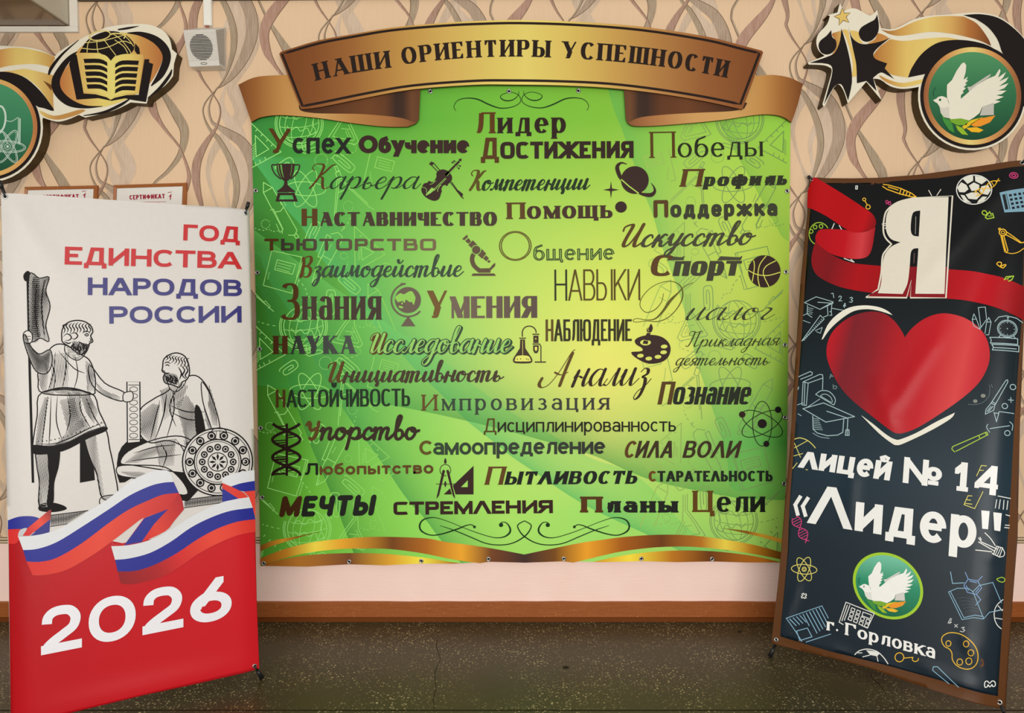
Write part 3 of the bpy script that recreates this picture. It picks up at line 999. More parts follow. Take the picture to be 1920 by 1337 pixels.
# floor joint and cracks
def build_joint():
    v, f = [], []
    for (y, w) in ((1331, 1.6),):
        a = [on_floor(x, y + dy, .0006) for x, dy in ((-400, 0), (2400, 0), (2400, w), (-400, w))]
        k = len(v); v += a; f.append((k, k + 1, k + 2, k + 3))
    pts = [(822, 1185), (818, 1210), (826, 1236), (815, 1262), (818, 1290), (812, 1312), (815, 1330)]
    for q in ribpoly(pts, [.8, 1.2, .9, 1.4, 1.0, 1.4, .8]):
        k = len(v); v += [on_floor(x, y, .0006) for x, y in q]; f.append((k, k + 1, k + 2, k + 3))
    pts = [(1632, 1262), (1637, 1275), (1650, 1283), (1660, 1300)]
    for q in ribpoly(pts, 1.0):
        k = len(v); v += [on_floor(x, y, .0006) for x, y in q]; f.append((k, k + 1, k + 2, k + 3))
    for cx, cy, rx, ry in ((1061, 1251.5, 6, 2.6), (1387, 1184.5, 4.5, 1.8)):
        k = len(v); v += [on_floor(x, y, .0006) for x, y in ell(cx, cy, rx, ry, n=14)]; f.append(tuple(range(k, k + 14)))
    return structure(mesh('trim_3', v, f, M((38, 32, 22), .7)))
build_joint()
# ================================================================= small fittings on the wall
WHITE_PLASTIC = M((214, 210, 200), .4, .45)
GREY_PLASTIC = M((176, 172, 164), .45, .4)
def at(x, y, Y):
    return at_depth(x, y, Y)

def build_speaker():
    c = at(395, 95, 3.2)
    t = thing('wall_speaker', 'white ribbed loudspeaker with a round slotted grille, high on the wall', 'speaker', c)
    Yt, Yb = 3.25 - .112, 3.25 - .066
    fr = [at(343, 57, Yt), at(404, 55.5, Yt), at(411.5, 123, Yb), at(355, 125.5, Yb)]
    bk = [at(364, 52, 3.249), at(424, 51.5, 3.249), at(423.5, 132.5, 3.249), at(361, 134, 3.249)]
    bk[0].x = bk[3].x = fr[0].x + .02
    v = fr + bk
    f = [(0, 1, 2, 3), (1, 5, 6, 2), (2, 6, 7, 3), (3, 7, 4, 0), (0, 4, 5, 1), (7, 6, 5, 4)]
    mesh('housing', v, f, WHITE_PLASTIC, t, bevel=.002)
    O = fr[0]
    def fp(a, b, off=0.0):
        p = (fr[0] * (1 - a) + fr[1] * a) * (1 - b) + (fr[3] * (1 - a) + fr[2] * a) * b
        nrm = (fr[1] - fr[0]).cross(fr[3] - fr[0]).normalized()
        if nrm.y > 0:
            nrm = -nrm
        return p + nrm * off
    # ridges of the front
    v, f = [], []
    nr = 26
    for i in range(nr):
        b0, b1 = .02 + .83 * i / nr, .02 + .83 * (i + .55) / nr
        k = len(v)
        v += [fp(.02, b0), fp(.98, b0), fp(.98, b0 + .006, .003), fp(.02, b0 + .006, .003), fp(.02, b1 - .006, .003), fp(.98, b1 - .006, .003), fp(.98, b1), fp(.02, b1)]
        f += [(k, k + 1, k + 2, k + 3), (k + 3, k + 2, k + 5, k + 4), (k + 4, k + 5, k + 6, k + 7)]
    mesh('ribbed_front', v, f, M((226, 222, 214), .4, .45), t)
    # ridges of the side
    v, f = [], []
    for i in range(22):
        u0, u1 = .03 + .9 * i / 22, .03 + .9 * (i + .5) / 22
        e = lambda u, w: (fr[1] * (1 - u) + fr[2] * u) * (1 - w) + (bk[1] * (1 - u) + bk[2] * u) * w + Vector((.0016, 0, 0))
        k = len(v)
        v += [e(u0, .04), e(u0, .8), e(u1, .8), e(u1, .04)]
        f.append((k, k + 1, k + 2, k + 3))
    mesh('side_ribs', v, f, GREY_PLASTIC, t)
    # slots of the grille
    v, f = [], []
    ns = 17
    for i in range(ns):
        q = (i + .5) / ns * 2 - 1
        hw = .36 * sqrt(1 - q * q)
        b = .47 + q * .36
        k = len(v)
        v += [fp(.5 - hw, b - .0105, .0042), fp(.5 + hw, b - .0105, .0042), fp(.5 + hw, b + .0105, .0042), fp(.5 - hw, b + .0105, .0042)]
        f.append((k, k + 1, k + 2, k + 3))
    mesh('grille', v, f, M((36, 34, 32), .7), t, label='round grille of dark slots')
    # badge
    pts = [fp(.5 + .1 * cos(a), .92 + .028 * sin(a), .002) for a in [2 * pi * i / 28 for i in range(28)]]
    tube('badge', pts + [pts[0]], .0011, M((150, 138, 110), .35, .5, .8), t, 6, 'thin oval badge ring')
    # wires
    tube('wire', [at(387, 45, 3.235), at(386, 50, 3.232), at(388, 55, 3.24)], .0022, M((170, 70, 50), .5), t, 8, 'red wire')
    tube('wire', [at(389.5, 45, 3.235), at(390.5, 50, 3.233), at(389, 55, 3.24)], .0022, M((150, 56, 44), .5), t, 8, 'red wire')
    c = at(388, 20, 3.24)
    d = thing('cable_conduit', 'white square cable conduit running up the wall above the speaker', 'conduit', c)
    a, b = at(381.5, 47.5, 3.232), at(395.5, -40, 3.232)
    box('channel', (a.x, 3.232, a.z), (b.x, 3.2505, b.z), M((226, 222, 210), .4, .4), d, .0015)
    box('cover', (a.x + .004, 3.2295, a.z + .001), (b.x - .004, 3.2325, b.z), M((232, 229, 218), .35, .4), d, .001)
build_speaker()

def build_cabinet():
    x1 = at(131, 49, 3.24).x
    z0 = at(131, 49, 3.24).z
    t = thing('wall_cabinet', 'grey metal box in a white wall frame at the top left corner', 'wall box', (x1 - .4, 3.1, z0))
    grey = NT('grey_enamel', .3, .5)
    n = grey.noise(grey.obj(), 3, 3)
    gm = grey.col(grey.mix(n, lin((186, 178, 158)), lin((204, 197, 178))))
    box('housing', (x1 - .86, 2.86, z0 + .004), (x1, 3.245, z0 + .62), gm, t, .004)
    pn = NT('polished_panel', .16, .6)
    pm = pn.col(lin((128, 104, 80)))  # brown of the reflected wallpaper put into the base colour
    box('bottom_panel', (x1 - .845, 2.875, z0 - .001), (x1 - .012, 3.232, z0 + .006), pm, t, label='polished underside, brown of the reflected wallpaper painted in')
    wm = M((226, 220, 206), .45, .35)
    b0, b1 = at(131, 49.5, 3.238), at(147, 60.5, 3.238)
    # a white frame round the opening, three sides in view
    box('frame_rail', (x1 - .95, 3.232, b1.z), (b1.x, 3.252, b0.z - .001), wm, t, .002)
    box('frame_stile', (b0.x + .002, 3.232, b0.z - .001), (b1.x, 3.252, z0 + .70), wm, t, .002)
    box('inner_lip', (b0.x - .002, 3.236, b0.z), (b0.x + .008, 3.25, z0 + .7), M((150, 140, 124), .5), t)
build_cabinet()

def build_certificate(quad, title, mark, label, cutw):
    Y = 3.236
    S = Surf((0, Y, 0), (1, 0, 0), (0, 0, -1))
    c = (S.px(*quad[0]) + S.px(*quad[2])) / 2
    t = thing('framed_certificate', label, 'certificate', c, 'framed certificates on the wall')
    def inset(k):
        cx = sum(p[0] for p in quad) / 4; cy = sum(p[1] for p in quad) / 4
        hx, hy = abs(quad[1][0] - quad[0][0]) / 2, abs(quad[3][1] - quad[0][1]) / 2
        return [(cx + (x - cx) * (1 - k / hx), cy + (y - cy) * (1 - k / hy)) for x, y in quad]
    o, i1 = inset(0), inset(6.5)
    wood = NT('certificate_wood', .4, .4)
    g = wood.noise(wood.mapping(wood.obj(), (60, 6, 8)), 2, 4)
    wm = wood.col(wood.mix(g, lin((146, 84, 38)), lin((176, 108, 56))))
    mi_ = inset(2.5)
    for k in range(4):
        j = (k + 1) % 4
        fr = [S.px(*o[k], 0), S.px(*o[j], 0), S.px(*mi_[j], .008), S.px(*mi_[k], .008), S.px(*i1[j], .002), S.px(*i1[k], .002)]
        bk = [p + Vector((0, .013, 0)) for p in (fr[0], fr[1])]
        mesh('frame_bar', fr + bk, [(0, 1, 2, 3), (3, 2, 4, 5), (1, 0, 6, 7), (0, 3, 5, 6), (1, 7, 4, 2)], wm, t)
    a = Art(S)
    a.poly(i1, M((226, 222, 214), .4, .4), 0)
    ink = M((158, 36, 58), .5)
    pap = a.build('paper', t, 'white printed sheet')
    a = Art(S)
    st = dict(sv=.25, sh=.2, gap=.16, wide=1.0)
    word(a, 'СЕРТИФИКАТ', title[0], title[1], 8.5, st, (ink, ink), 2, first=0)
    x, y = mark
    a.poly([(x, y + 3), (x + 6, y - 3), (x + 4, y + 9), (x + 2.6, y + 9), (x + 3, y + 3)], ink, 2)
    a.line([(x - 1, y - 5), (x + 6, y - 6)], 1.0, ink, 2)
    for k in range(2):
        y0 = title[0][1] + 5 + 3 * k
        a.line([(title[0][0] + 6 + 14 * k, y0), (title[1][0] + 2 - 12 * k, y0 - 1.5)], .8, M((190, 110, 116), .5), 2)
    a.build('printed_title', t, 'red printed title')
build_certificate(P('46,350.5 182.5,347.5 178.5,449 42,452'), ((80, 374), (148, 372.5)), (155, 364),
                  'wooden framed certificate on the wall, the left one above the white banner', 0)
build_certificate(P('213,347 349.5,342.5 345.5,444 209,448'), ((243, 374.5), (309.5, 372)), (316, 366),
                  'wooden framed certificate on the wall, the right one above the white banner', 0)
BOARD = Surf((0, 3.222, 0), (1, 0, 0), (0, 0, -1))
# left banner
def stand_surf(c, a, b, w, h=None, grid=None):
    c, a, b = cam2world(c) * w + CAM, cam2world(a), cam2world(b)
    return Surf(c, a, b - a * b.dot(a), h, grid)
LEFT = stand_surf((-2.16666715, -0.69473425, 2.9370879), (0.87475337, -0.03278949, 0.48345774), (0.02494784, 0.99962846, -0.01097937), .80)
RIGHT = stand_surf((1.68913784, -1.02533098, 3.94942302), (0.81259016, 0.06482297, -0.57921949), (-0.12969172, 0.9835726, -0.12555876), .806)
# ================================================================= the big green banner
def Z(ox, oy, k):
    """reads points measured in an enlarged crop of the photo"""
    def f(txt):
        out = []
        for q in txt.split():
            v = [float(a) for a in q.split(',')]
            out.append((ox + v[0] / k, oy + v[1] / k) + tuple(a / k for a in v[2:]))
        return out
    return f
A1, A2, A3 = Z(460, 200, 5.647), Z(780, 160, 4.951), Z(1110, 200, 4.923)
A4, A5, A6 = Z(460, 410, 5.647), Z(780, 410, 5.486), Z(1110, 410, 4.923)
A7, A8, A9 = Z(460, 610, 5.647), Z(780, 610, 5.486), Z(1110, 600, 4.923)
A10, A11, A12 = Z(460, 830, 5.57), Z(780, 830, 5.486), Z(1110, 830, 4.923)
def taper(art, pts, mat, layer=1, n=6, smooth=True):
    """a stroke whose points carry their own width: x, y, w"""
    s_ = sp(pts, n=n) if smooth else pts
    art.rib([(p[0], p[1]) for p in s_], [max(.2, p[2]) for p in s_], mat, layer)

def board_material():
    t = NT('board_print', .38, .18)
    o = t.xyz(t.uv())
    xs = [471, 560, 680, 800, 950, 1130, 1290, 1400, 1478]
    rows = [
      (225, [(50,130,54), (60,152,54), (82,168,54), (98,178,56), (116,190,56), (128,192,56), (150,206,74), (155,210,74), (148,206,68)]),
      (400, [(58,132,46), (68,152,50), (104,184,66), (134,200,74), (160,210,80), (174,214,78), (182,216,82), (186,216,82), (164,198,66)]),
      (560, [(40,108,22), (64,144,42), (100,184,60), (150,212,90), (186,221,90), (216,229,90), (207,223,90), (190,212,80), (148,174,46)]),
      (700, [(54,118,25), (74,150,42), (104,190,76), (150,215,96), (206,229,106), (238,235,108), (216,226,100), (166,201,80), (118,158,50)]),
      (830, [(60,124,29), (88,165,46), (124,205,80), (150,220,90), (186,229,106), (226,233,118), (166,216,100), (110,185,86), (60,130,42)]),
      (960, [(70,134,36), (104,185,56), (134,212,80), (155,228,96), (178,234,106), (166,229,108), (175,223,104), (168,215,98), (158,207,88)]),
      (1055, [(68,134,40), (108,190,60), (130,210,80), (150,226,96), (170,233,106), (166,229,108), (170,221,104), (165,213,96), (158,206,86)])]
    s0, s1 = BOARD.st(471, 640)[0], BOARD.st(1478, 640)[0]
    fs = t.math('MULTIPLY', t.math('SUBTRACT', o[0], s0), 1 / (s1 - s0), True)
    c = None
    for i, (y, cs) in enumerate(rows):
        rc = t.ramp(fs, [((x - 471) / 1007, k) for x, k in zip(xs, cs)], 'LINEAR')
        if c is None:
            c = rc
        else:
            ta, tb = BOARD.st(975, rows[i - 1][0])[1], BOARD.st(975, y)[1]
            f = t.math('MULTIPLY', t.math('SUBTRACT', o[1], ta), 1 / (tb - ta), True)
            c = t.mix(f, c, rc)
    def curve(axis_in, pts, lo, hi, lo2, hi2):
        """pts (in, out) in metres -> socket out"""
        nd = t.n('ShaderNodeFloatCurve')
        cv = nd.mapping.curves[0]
        q = [((a - lo) / (hi - lo), (b - lo2) / (hi2 - lo2)) for a, b in pts]
        q = sorted((min(max(a, 0), 1), min(max(b, 0), 1)) for a, b in q)
        while len(cv.points) < len(q):
            cv.points.new(.5, .5)
        for p, v in zip(cv.points, q):
            p.location = v
        nd.mapping.update()
        t.link(t.math('MULTIPLY', t.math('SUBTRACT', axis_in, lo), 1 / (hi - lo), True), nd.inputs['Value'])
        return t.math('ADD', t.math('MULTIPLY', nd.outputs[0], hi2 - lo2), lo2)
    T0, T1 = BOARD.st(975, 170)[1], BOARD.st(975, 1062)[1]
    S0, S1 = BOARD.st(300, 640)[0], BOARD.st(1600, 640)[0]
    def swoosh(c, txt, side, width, amount, tint, byx=False):
        pts = [BOARD.st(*p) for p in P(txt)]
        if byx:
            g = curve(o[0], [(a, b) for a, b in pts], S0, S1, T0 - .3, T1 + .3)
            d = t.math('SUBTRACT', o[1], g)
        else:
            g = curve(o[1], [(b, a) for a, b in pts], T0, T1, S0, S1)
            d = t.math('SUBTRACT', o[0], g)
        if side < 0:
            d = t.math('MULTIPLY', d, -1.0)
        on = t.math('GREATER_THAN', d, 0.0)
        fall = t.math('POWER', 2.718, t.math('MULTIPLY', d, -1.0 / width))
        m = t.math('MULTIPLY', t.math('MULTIPLY', on, fall), amount, True)
        return t.mix(m, c, lin(tint))
    px_ = 1 / F * 3.222
    c = swoosh(c, '300,170 300,515 478,534 495,569 509,619 531,679 559,769 584,838 616,914 640,975 672,1062', 1, 45 * px_, .7, (50, 128, 54))
    c = swoosh(c, '300,170 300,460 480,475 495,504 513,541 538,576 584,665 619,723 651,778 693,835 729,886 765,938 796,972 826,1012 870,1062', 1, 60 * px_, .7, (60, 150, 72))
    c = swoosh(c, '300,170 300,290 471,297 478,306 504,342 536,391 564,423 587,463 619,505 648,541 687,592 725,633 784,698 835,747 871,785 926,829 955,853 999,883 1041,912 1090,943 1130,964 1214,1003 1330,1062', 1, 85 * px_, .75, (80, 184, 100))
    c = swoosh(c, '300,300 600,520 760,630 822,672 847,688 884,719 911,739 953,769 984,789 1035,816 1090,850 1117,863 1150,873 1191,891 1290,990 1400,1062 1600,1200', 1, 60 * px_, .45, (112, 208, 100), True)
    c = swoosh(c, '300,700 1100,850 1191,889 1224,901 1272,913 1313,921 1354,929 1394,935 1435,937 1480,938 1600,940', -1, 70 * px_, .68, (58, 150, 62), True)
    c = swoosh(c, '1141,170 1153,211 1163,235 1185,297 1212,373 1224,403 1240,459 1264,524 1279,568 1291,613 1305,671 1333,758 1350,809 1364,866 1380,921 1600,932 1600,1062', 1, 62 * px_, .6, (88, 178, 82))
    c = swoosh(c, '1320,170 1360,251 1390,306 1405,332 1427,373 1443,403 1455,424 1474,450 1600,480 1600,1062', 1, 50 * px_, .5, (92, 166, 60))
    # faint weave of the vinyl
    t.bump(t.noise(t.mapping(t.uv(), (14, 12, 1)), 1.0, 2), .12, .012)
    return t.col(c)

BD_EDGE = P('470,170 640,170 700,158 900,150 1060,150 1240,158 1310,170 1483,170 1482,235 1480.5,430 1478,640 1475.6,850 1471.6,940 1465,1055 1400,1054.6 1334,1052.6 1270,1054 1202,1052.2 1130,1054 1057,1052.4 985,1055 916,1053.2 850,1057 790,1056.6 720,1060 655,1058 575,1062.5 495,1061 489,1062 484,820 481,620 476.5,440')
board = thing('wall_banner', 'wide green vinyl banner full of printed words, flat on the wall under the gold ribbon', 'banner', BOARD.px(976, 1055))
TOP = 1055
art = Art(BOARD)
art.poly(BD_EDGE, board_material(), 0)
# thin line drawings of school things, part of the printed ground
LTL = grad(BOARD, (480, 500), (790, 500), [(0, (160, 232, 128)), (.45, (150, 226, 112)), (.8, (142, 214, 92)), (1, (148, 216, 94))], name='doodle_light')
DKL = grad(BOARD, (1130, 500), (1470, 500), [(0, (196, 216, 96)), (.3, (156, 190, 92)), (.6, (128, 160, 92)), (1, (108, 146, 78))], name='doodle_grey')
def doodles(tf, mat, ymax=1048):
    def ln(txt, w=1.5, closed=False, smooth=False):
        pts = P(txt) if isinstance(txt, str) else txt
        pts = [tf(*p[:2]) for p in pts]
        if max(p[1] for p in pts) > ymax + 16 or max(p[0] for p in pts) > 1483 or min(p[0] for p in pts) < 470:
            return
        if max(p[1] for p in pts) > ymax:
            return
        if smooth:
            art.rib(sp(pts, closed, 5), w, mat, 1, closed)
        else:
            art.line(pts, w, mat, 1, closed)
    def arc(cx, cy, rx, ry, a0=0, a1=360, rot=0, w=1.5, n=30):
        pts = ell(cx, cy, rx, ry, a0, a1, n, rot)
        if abs(a1 - a0) > 359:
            pts.append(pts[0])
        pts = [tf(*p) for p in pts]
        run = []
        for p in pts + [None]:
            if p is not None and p[1] < ymax and 471 < p[0] < 1482:
                run.append(p)
            else:
                if len(run) > 1:
                    art.rib(run, w, mat, 1)
                run = []
    def dash(pts, w=1.3):
        s_ = sp(pts, n=8)
        s_ = [tf(*p) for p in s_]
        for i in range(0, len(s_) - 2, 4):
            if s_[i + 2][1] < ymax and 471 < s_[i][0] < 1482 and 471 < s_[i + 2][0] < 1482:
                art.rib(s_[i:i + 3], w, mat, 1)
    # set square
    ln('472,232 527,285 473,314'); ln('478.6,254 504,279.7 480.4,293.9', closed=True)
    for x, y, dx, dy in ((482, 243, -2.5, 3), (492, 252, -2.5, 3), (502, 262, -2.5, 3), (511, 271, -2.5, 3), (498, 299, -1.5, -4), (488, 304, -1.5, -4), (480, 309, -1.5, -4)):
        ln([(x, y), (x + dx, y + dy)])
    for k in range(6):
        ln([(479 - k * .1, 268 + k * 5), (474, 274 + k * 5)], 1.1)
    # globe on its stand
    cx, cy = 561, 232
    arc(cx, cy, 37, 37); arc(cx, cy, 45, 45, -40, 200); arc(cx, cy, 42, 42, -40, 200)
    for rx in (12, 26):
        arc(cx, cy, rx, 37, rot=14, w=1.1)
    for dy, rx in ((-18, 32), (0, 37), (18, 32)):
        arc(cx, cy + dy, rx, 7, 0, 180, -6, 1.1)
    ln('535,222 545,216 556,224 566,214 578,220 590,216 586,232 592,246 582,252 576,240 564,246 556,238 546,244 538,236', 1.3, False, True)
    ln('566,270 568,281'); ln('572,270 574,280'); ln('564,284 590,276 600,280 572,288', 1.4, True)
    # flask
    ln('648,182 648,212 633,232 615,259 618,262 667,271 672,265 657,232 656,212 656,184'); ln('652,184 652,214 637,234 624,256 662,264 665,260 653,234', 1.2)
    ln('640,241 657,243', 1.2); ln('651,244 658,258', 1.0); ln('648,246 653,257', 1.0)
    # clips
    def clip(cx, cy, L, rot):
        c, s_ = cos(radians(rot)), sin(radians(rot))
        q = [(-L, -4), (-L + 4, -8), (L - 5, -8), (L, 0), (L - 5, 8), (-L + 8, 8), (-L + 3, 3), (-L + 8, -2), (L - 12, -2), (L - 10, 3), (-L + 14, 3)]
        ln([(cx + x * c - y * s_, cy + x * s_ + y * c) for x, y in q], 1.6, False, True)
    clip(644, 304, 24, 40); clip(534, 310, 18, -35); clip(587, 434, 20, -65); clip(654, 532, 24, 40); clip(620, 568, 24, -88); clip(715, 508, 18, -35)
    # dashed flights
    dash(ell(602.5, 301, 12, 12, n=20)); dash(P('612,300 630,294 650,290 666,284 668,276 660,270'))
    dash(ell(498, 420, 8, 8, n=16)); dash(P('478,428 492,432 504,430 512,434 526,432'))
    dash(ell(653, 387, 9, 10, n=16)); dash(P('660,400 654,416 642,430')); dash(ell(645, 480, 7, 6, n=14)); dash(P('652,486 668,484')); dash(P('652,490 650,500 640,508'))
    dash(P('560,525 572,540 578,556 590,560 596,570')); dash(P('484,603 500,608 520,612'))
    # sheets of paper
    ln('708,294 740,303 734.5,322 702.6,314', closed=True)
    for k in range(3):
        ln([(710, 300 + 5 * k), (731, 306 + 5 * k)], 1.1)
    ln('694,288 681,345 690,348'); ln('694,322 697,345', 1.0)
    # atom
    for a in (3, 62, 118):
        arc(573, 354, 38, 13, rot=a)
    # dividers
    ln('627,313 631,322 636,320 631,311', closed=True); ln('629,324 637,321 641,334 633,337', closed=True)
    ln('632,337 626,418'); ln('636,338 630,400'); ln('639,338 692,388 701,393'); ln('643,338 690,382'); ln('635,361 652,354')
    # felt pen
    ln('494,342 511,352 494,361', closed=True); ln('494,361 530,430 529,438'); ln('511,352 557,432 553,441 541,441'); ln('515,398 526,396 532,388'); ln('507,394 513,392 531,430 525,436 518,420', 1.2)
    ln('551,441 556,448 560,444 555,437'); ln('522,372 528,384', 1.0); ln('530,372 536,386', 1.0)
    # second pen
    ln('613,440 596,481 603,484 620,444', closed=True); ln('620,439 634,436 642,444 641,452'); ln('640,433 646,428 642,424'); ln('605,479 592,504 585,530 601,522 621,488 641,452'); ln('605,479 621,488'); ln('585,530 592,520', 1.2)
    ln('615,470 622,458', 1.0)
    # second set square
    ln('664.5,425 666,499'); ln('665,425 722,477 678,502'); ln('677,461 701,473 679,488', closed=True)
    for x, y in ((678, 441), (690, 452), (702, 462)):
        ln([(x, y), (x - 3, y + 3)])
    for k in range(5):
        ln([(676, 468 + 4 * k), (671, 473 + 4 * k)], 1.0)
    # exercise book
    ln('509.6,470 570,483 547,550 493.6,535', closed=True); ln('520,487 554,496 548.5,514.5 515,505.6', closed=True)
    for k in range(3):
        ln([(521 - k, 493 + 5 * k), (547 - 2 * k, 500 + 5 * k)], 1.2)
    ln('566,482 556,520', 1.2); ln('560,524 553,551 549,550', 1.2); ln('505,510 502,524', 1.0)
    ln('479.5,551 494,566 506,578'); ln('481,556 498,571'); ln('494,566 498,564 507,575 503,578', 1.2); ln('506,578 513,584')
    # marker, upright
    ln('690,533 710,544 690,556', closed=True); ln('690,556 716,620'); ln('710,544 742,620'); ln('700,572 712,566', 1.1)
    dash(P('668,610 680,614 694,608 700,600 690,596 686,606 700,614 716,612'))
tf = lambda dx, dy: (lambda x, y: (x + dx, y + dy))
for dx, dy in ((0, 0), (8, 380), (15, 760)):
    doodles(tf(dx, dy), LTL)
    doodles((lambda dx, dy: (lambda x, y: (1948 - x - dx * .75, y + dy * .99 - 8)))(dx, dy), DKL)
# golden waves along the foot
def gold(x0, x1, stops, nm):
    return grad(BOARD, (x0, 1030), (x1, 1030), [((x - x0) / (x1 - x0), c) for x, c in stops], .38, .22, nm)
GW = [(488, (160, 88, 20)), (540, (205, 140, 40)), (590, (250, 226, 78)), (640, (238, 172, 50)), (735, (118, 68, 24)), (800, (178, 106, 30)), (865, (242, 172, 46)), (920, (118, 68, 34)), (983, (62, 38, 34)), (1040, (120, 74, 22)), (1100, (240, 165, 40)), (1165, (170, 95, 18)), (1240, (108, 58, 14)), (1315, (186, 118, 34)), (1360, (240, 216, 76)), (1410, (190, 130, 30)), (1465, (118, 72, 16))]
G1 = gold(488, 1465, GW, 'gold_wave')
G2 = gold(488, 1465, [(488, (150, 84, 22)), (560, (190, 124, 46)), (655, (122, 72, 40)), (735, (228, 170, 50)), (790, (252, 234, 74)), (850, (184, 120, 36)), (983, (70, 44, 36)), (1120, (220, 160, 40)), (1180, (252, 226, 66)), (1260, (190, 120, 30)), (1330, (108, 58, 14)), (1430, (196, 118, 32)), (1465, (150, 84, 24))], 'gold_wave_low')
top = P('488.4,1047 532,1030 585.7,1016.7 639.5,1010.4 693,1006.8 740,1006.8 800,1009.5 834.7,1016 889,1023 935,1030.5 983,1039.6')
topr = P('983,1039.6 1035,1028.7 1090,1017.7 1130,1012 1171,1006.7 1232,1002.7 1293,1003.7 1354,1010.8 1415,1022 1467,1036')
bot = P('488.6,1060 532,1047 577,1036.5 630.5,1030 675,1028.4 729,1029.3 790,1037 850,1049 900,1056')
botr = P('1075,1055 1130,1041.5 1171,1033 1232,1026 1293,1025 1354,1030 1415,1039 1466,1049')
art.poly(sp(top, n=4) + sp(topr, n=4)[1:] + sp(botr[::-1], n=4) + [(1057, 1052.4), (985, 1055), (916, 1053.2)] + sp(bot[::-1], n=4), G1, 3)
lowl = P('489,1061.5 514,1052.6 567.7,1042 621.6,1038 675,1037 729,1039 800,1046 840,1053 866,1056')
lowr = P('1112,1053.6 1171,1041 1232,1034 1293,1032 1354,1035 1415,1043 1465,1054.5')
art.poly(sp(lowl, n=4) + [(850, 1057), (790, 1056.6), (720, 1060), (655, 1058), (575, 1062.5), (495, 1061)], G2, 3)
art.poly(sp(lowr, n=4) + [(1400, 1054.6), (1334, 1052.6), (1270, 1054), (1202, 1052.2), (1130, 1054)], G2, 3)
art.poly(sp(P('488.4,1023 514,1013 550,1007 586,999.7 612.6,995'), n=4) + sp(P('612.6,995 576.7,1003 532,1016.7 505,1025.7 488.4,1033.8'), n=4)[1:], gold(488, 613, [(488, (130, 76, 18)), (530, (226, 160, 46)), (560, (150, 90, 28)), (613, (84, 96, 26))], 'gold_tip'), 3)
art.poly(sp(P('1352,990 1394,994.5 1435,1002.6 1467.5,1011'), n=4) + sp(P('1467.2,1019 1435,1009 1394,999 1352,990'), n=4), gold(1352, 1467, [(1352, (110, 120, 40)), (1400, (140, 84, 20)), (1425, (214, 160, 46)), (1467, (226, 170, 60))], 'gold_tip_right'), 3)
panel = art.build('banner_sheet', board, 'green sheet with a printed ground of line drawings and golden waves', solid=.0)
panel['kind'] = 'thing'
# hem behind the sheet gives it its board
fr = [BOARD.px(x, y, -.0008) for x, y in BD_EDGE]
extr = extrude_outline('backing_board', Surf(BOARD.O + Vector((0, .0012, 0)), BOARD.U, BOARD.V), BD_EDGE, .022, M((150, 120, 92), .6), board)
for x, y in P('479.8,357.6 483,511.5 487,654.6 488.9,802.7 492,932.7 494.6,1056 654.8,1053 790,1051.6 916,1048 1057,1047.4 1202.4,1047.4 1334.9,1048 1475.6,358.4 1473.6,510 1471.6,647 1471.6,782.8 1470,906.8 807,171.5 954.3,171.5 1084.4,170.5'):
    grommet(BOARD.px(x, y, .0014), BOARD.N, .0108, board)
# ================================================================= the gold ribbon over it
RB = Surf((0, 3.188, 0), (1, 0, 0), (0, 0, -1))
RT = Surf((0, 3.200, 0), (1, 0, 0), (0, 0, -1))
H2, H3 = Z(430, 0, 3.491), Z(960, 0, 3.31)
ribbon = thing('ribbon_sign', 'gold and brown ribbon shaped sign arching over the top of the green banner', 'sign', RB.px(976, 200))
edge_brown = M((84, 52, 26), .5, .3)
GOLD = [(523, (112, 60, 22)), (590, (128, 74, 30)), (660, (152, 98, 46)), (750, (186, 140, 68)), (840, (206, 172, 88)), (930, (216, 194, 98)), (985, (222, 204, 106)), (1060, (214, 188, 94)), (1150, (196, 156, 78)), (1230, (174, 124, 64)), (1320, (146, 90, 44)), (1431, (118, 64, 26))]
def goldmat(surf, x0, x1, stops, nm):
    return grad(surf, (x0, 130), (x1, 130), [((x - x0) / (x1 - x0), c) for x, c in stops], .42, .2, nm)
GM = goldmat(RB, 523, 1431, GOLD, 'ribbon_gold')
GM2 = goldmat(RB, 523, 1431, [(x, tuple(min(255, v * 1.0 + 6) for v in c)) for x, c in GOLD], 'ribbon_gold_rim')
tops = P('527,97 596,76 659,64.5 735,51.6 831,43 900,39 974,37.4 1081,40.8 1201.7,49.8 1322.5,68 1383,83 1428,95')
bots = P('1392,205.4 1322.5,190 1232,175 1141,164.7 1050.6,160 960,158.6 888,159 774,167.6 688,183 602,200.5 564.6,204.8')
front = sp(tops, n=3) + [(1431, 98)] + sp(bots, n=3) + [(523.5, 101)]
extrude_outline('ribbon_front', RB, front, .012, edge_brown, ribbon)
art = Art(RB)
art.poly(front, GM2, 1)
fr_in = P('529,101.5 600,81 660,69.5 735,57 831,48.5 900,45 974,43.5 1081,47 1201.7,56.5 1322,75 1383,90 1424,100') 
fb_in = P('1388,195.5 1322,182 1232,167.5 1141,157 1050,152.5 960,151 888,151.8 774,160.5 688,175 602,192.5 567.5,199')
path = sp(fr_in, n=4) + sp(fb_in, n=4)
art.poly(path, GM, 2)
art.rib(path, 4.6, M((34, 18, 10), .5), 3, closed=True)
art.build('ribbon_face', ribbon, 'gold face with a dark border line')
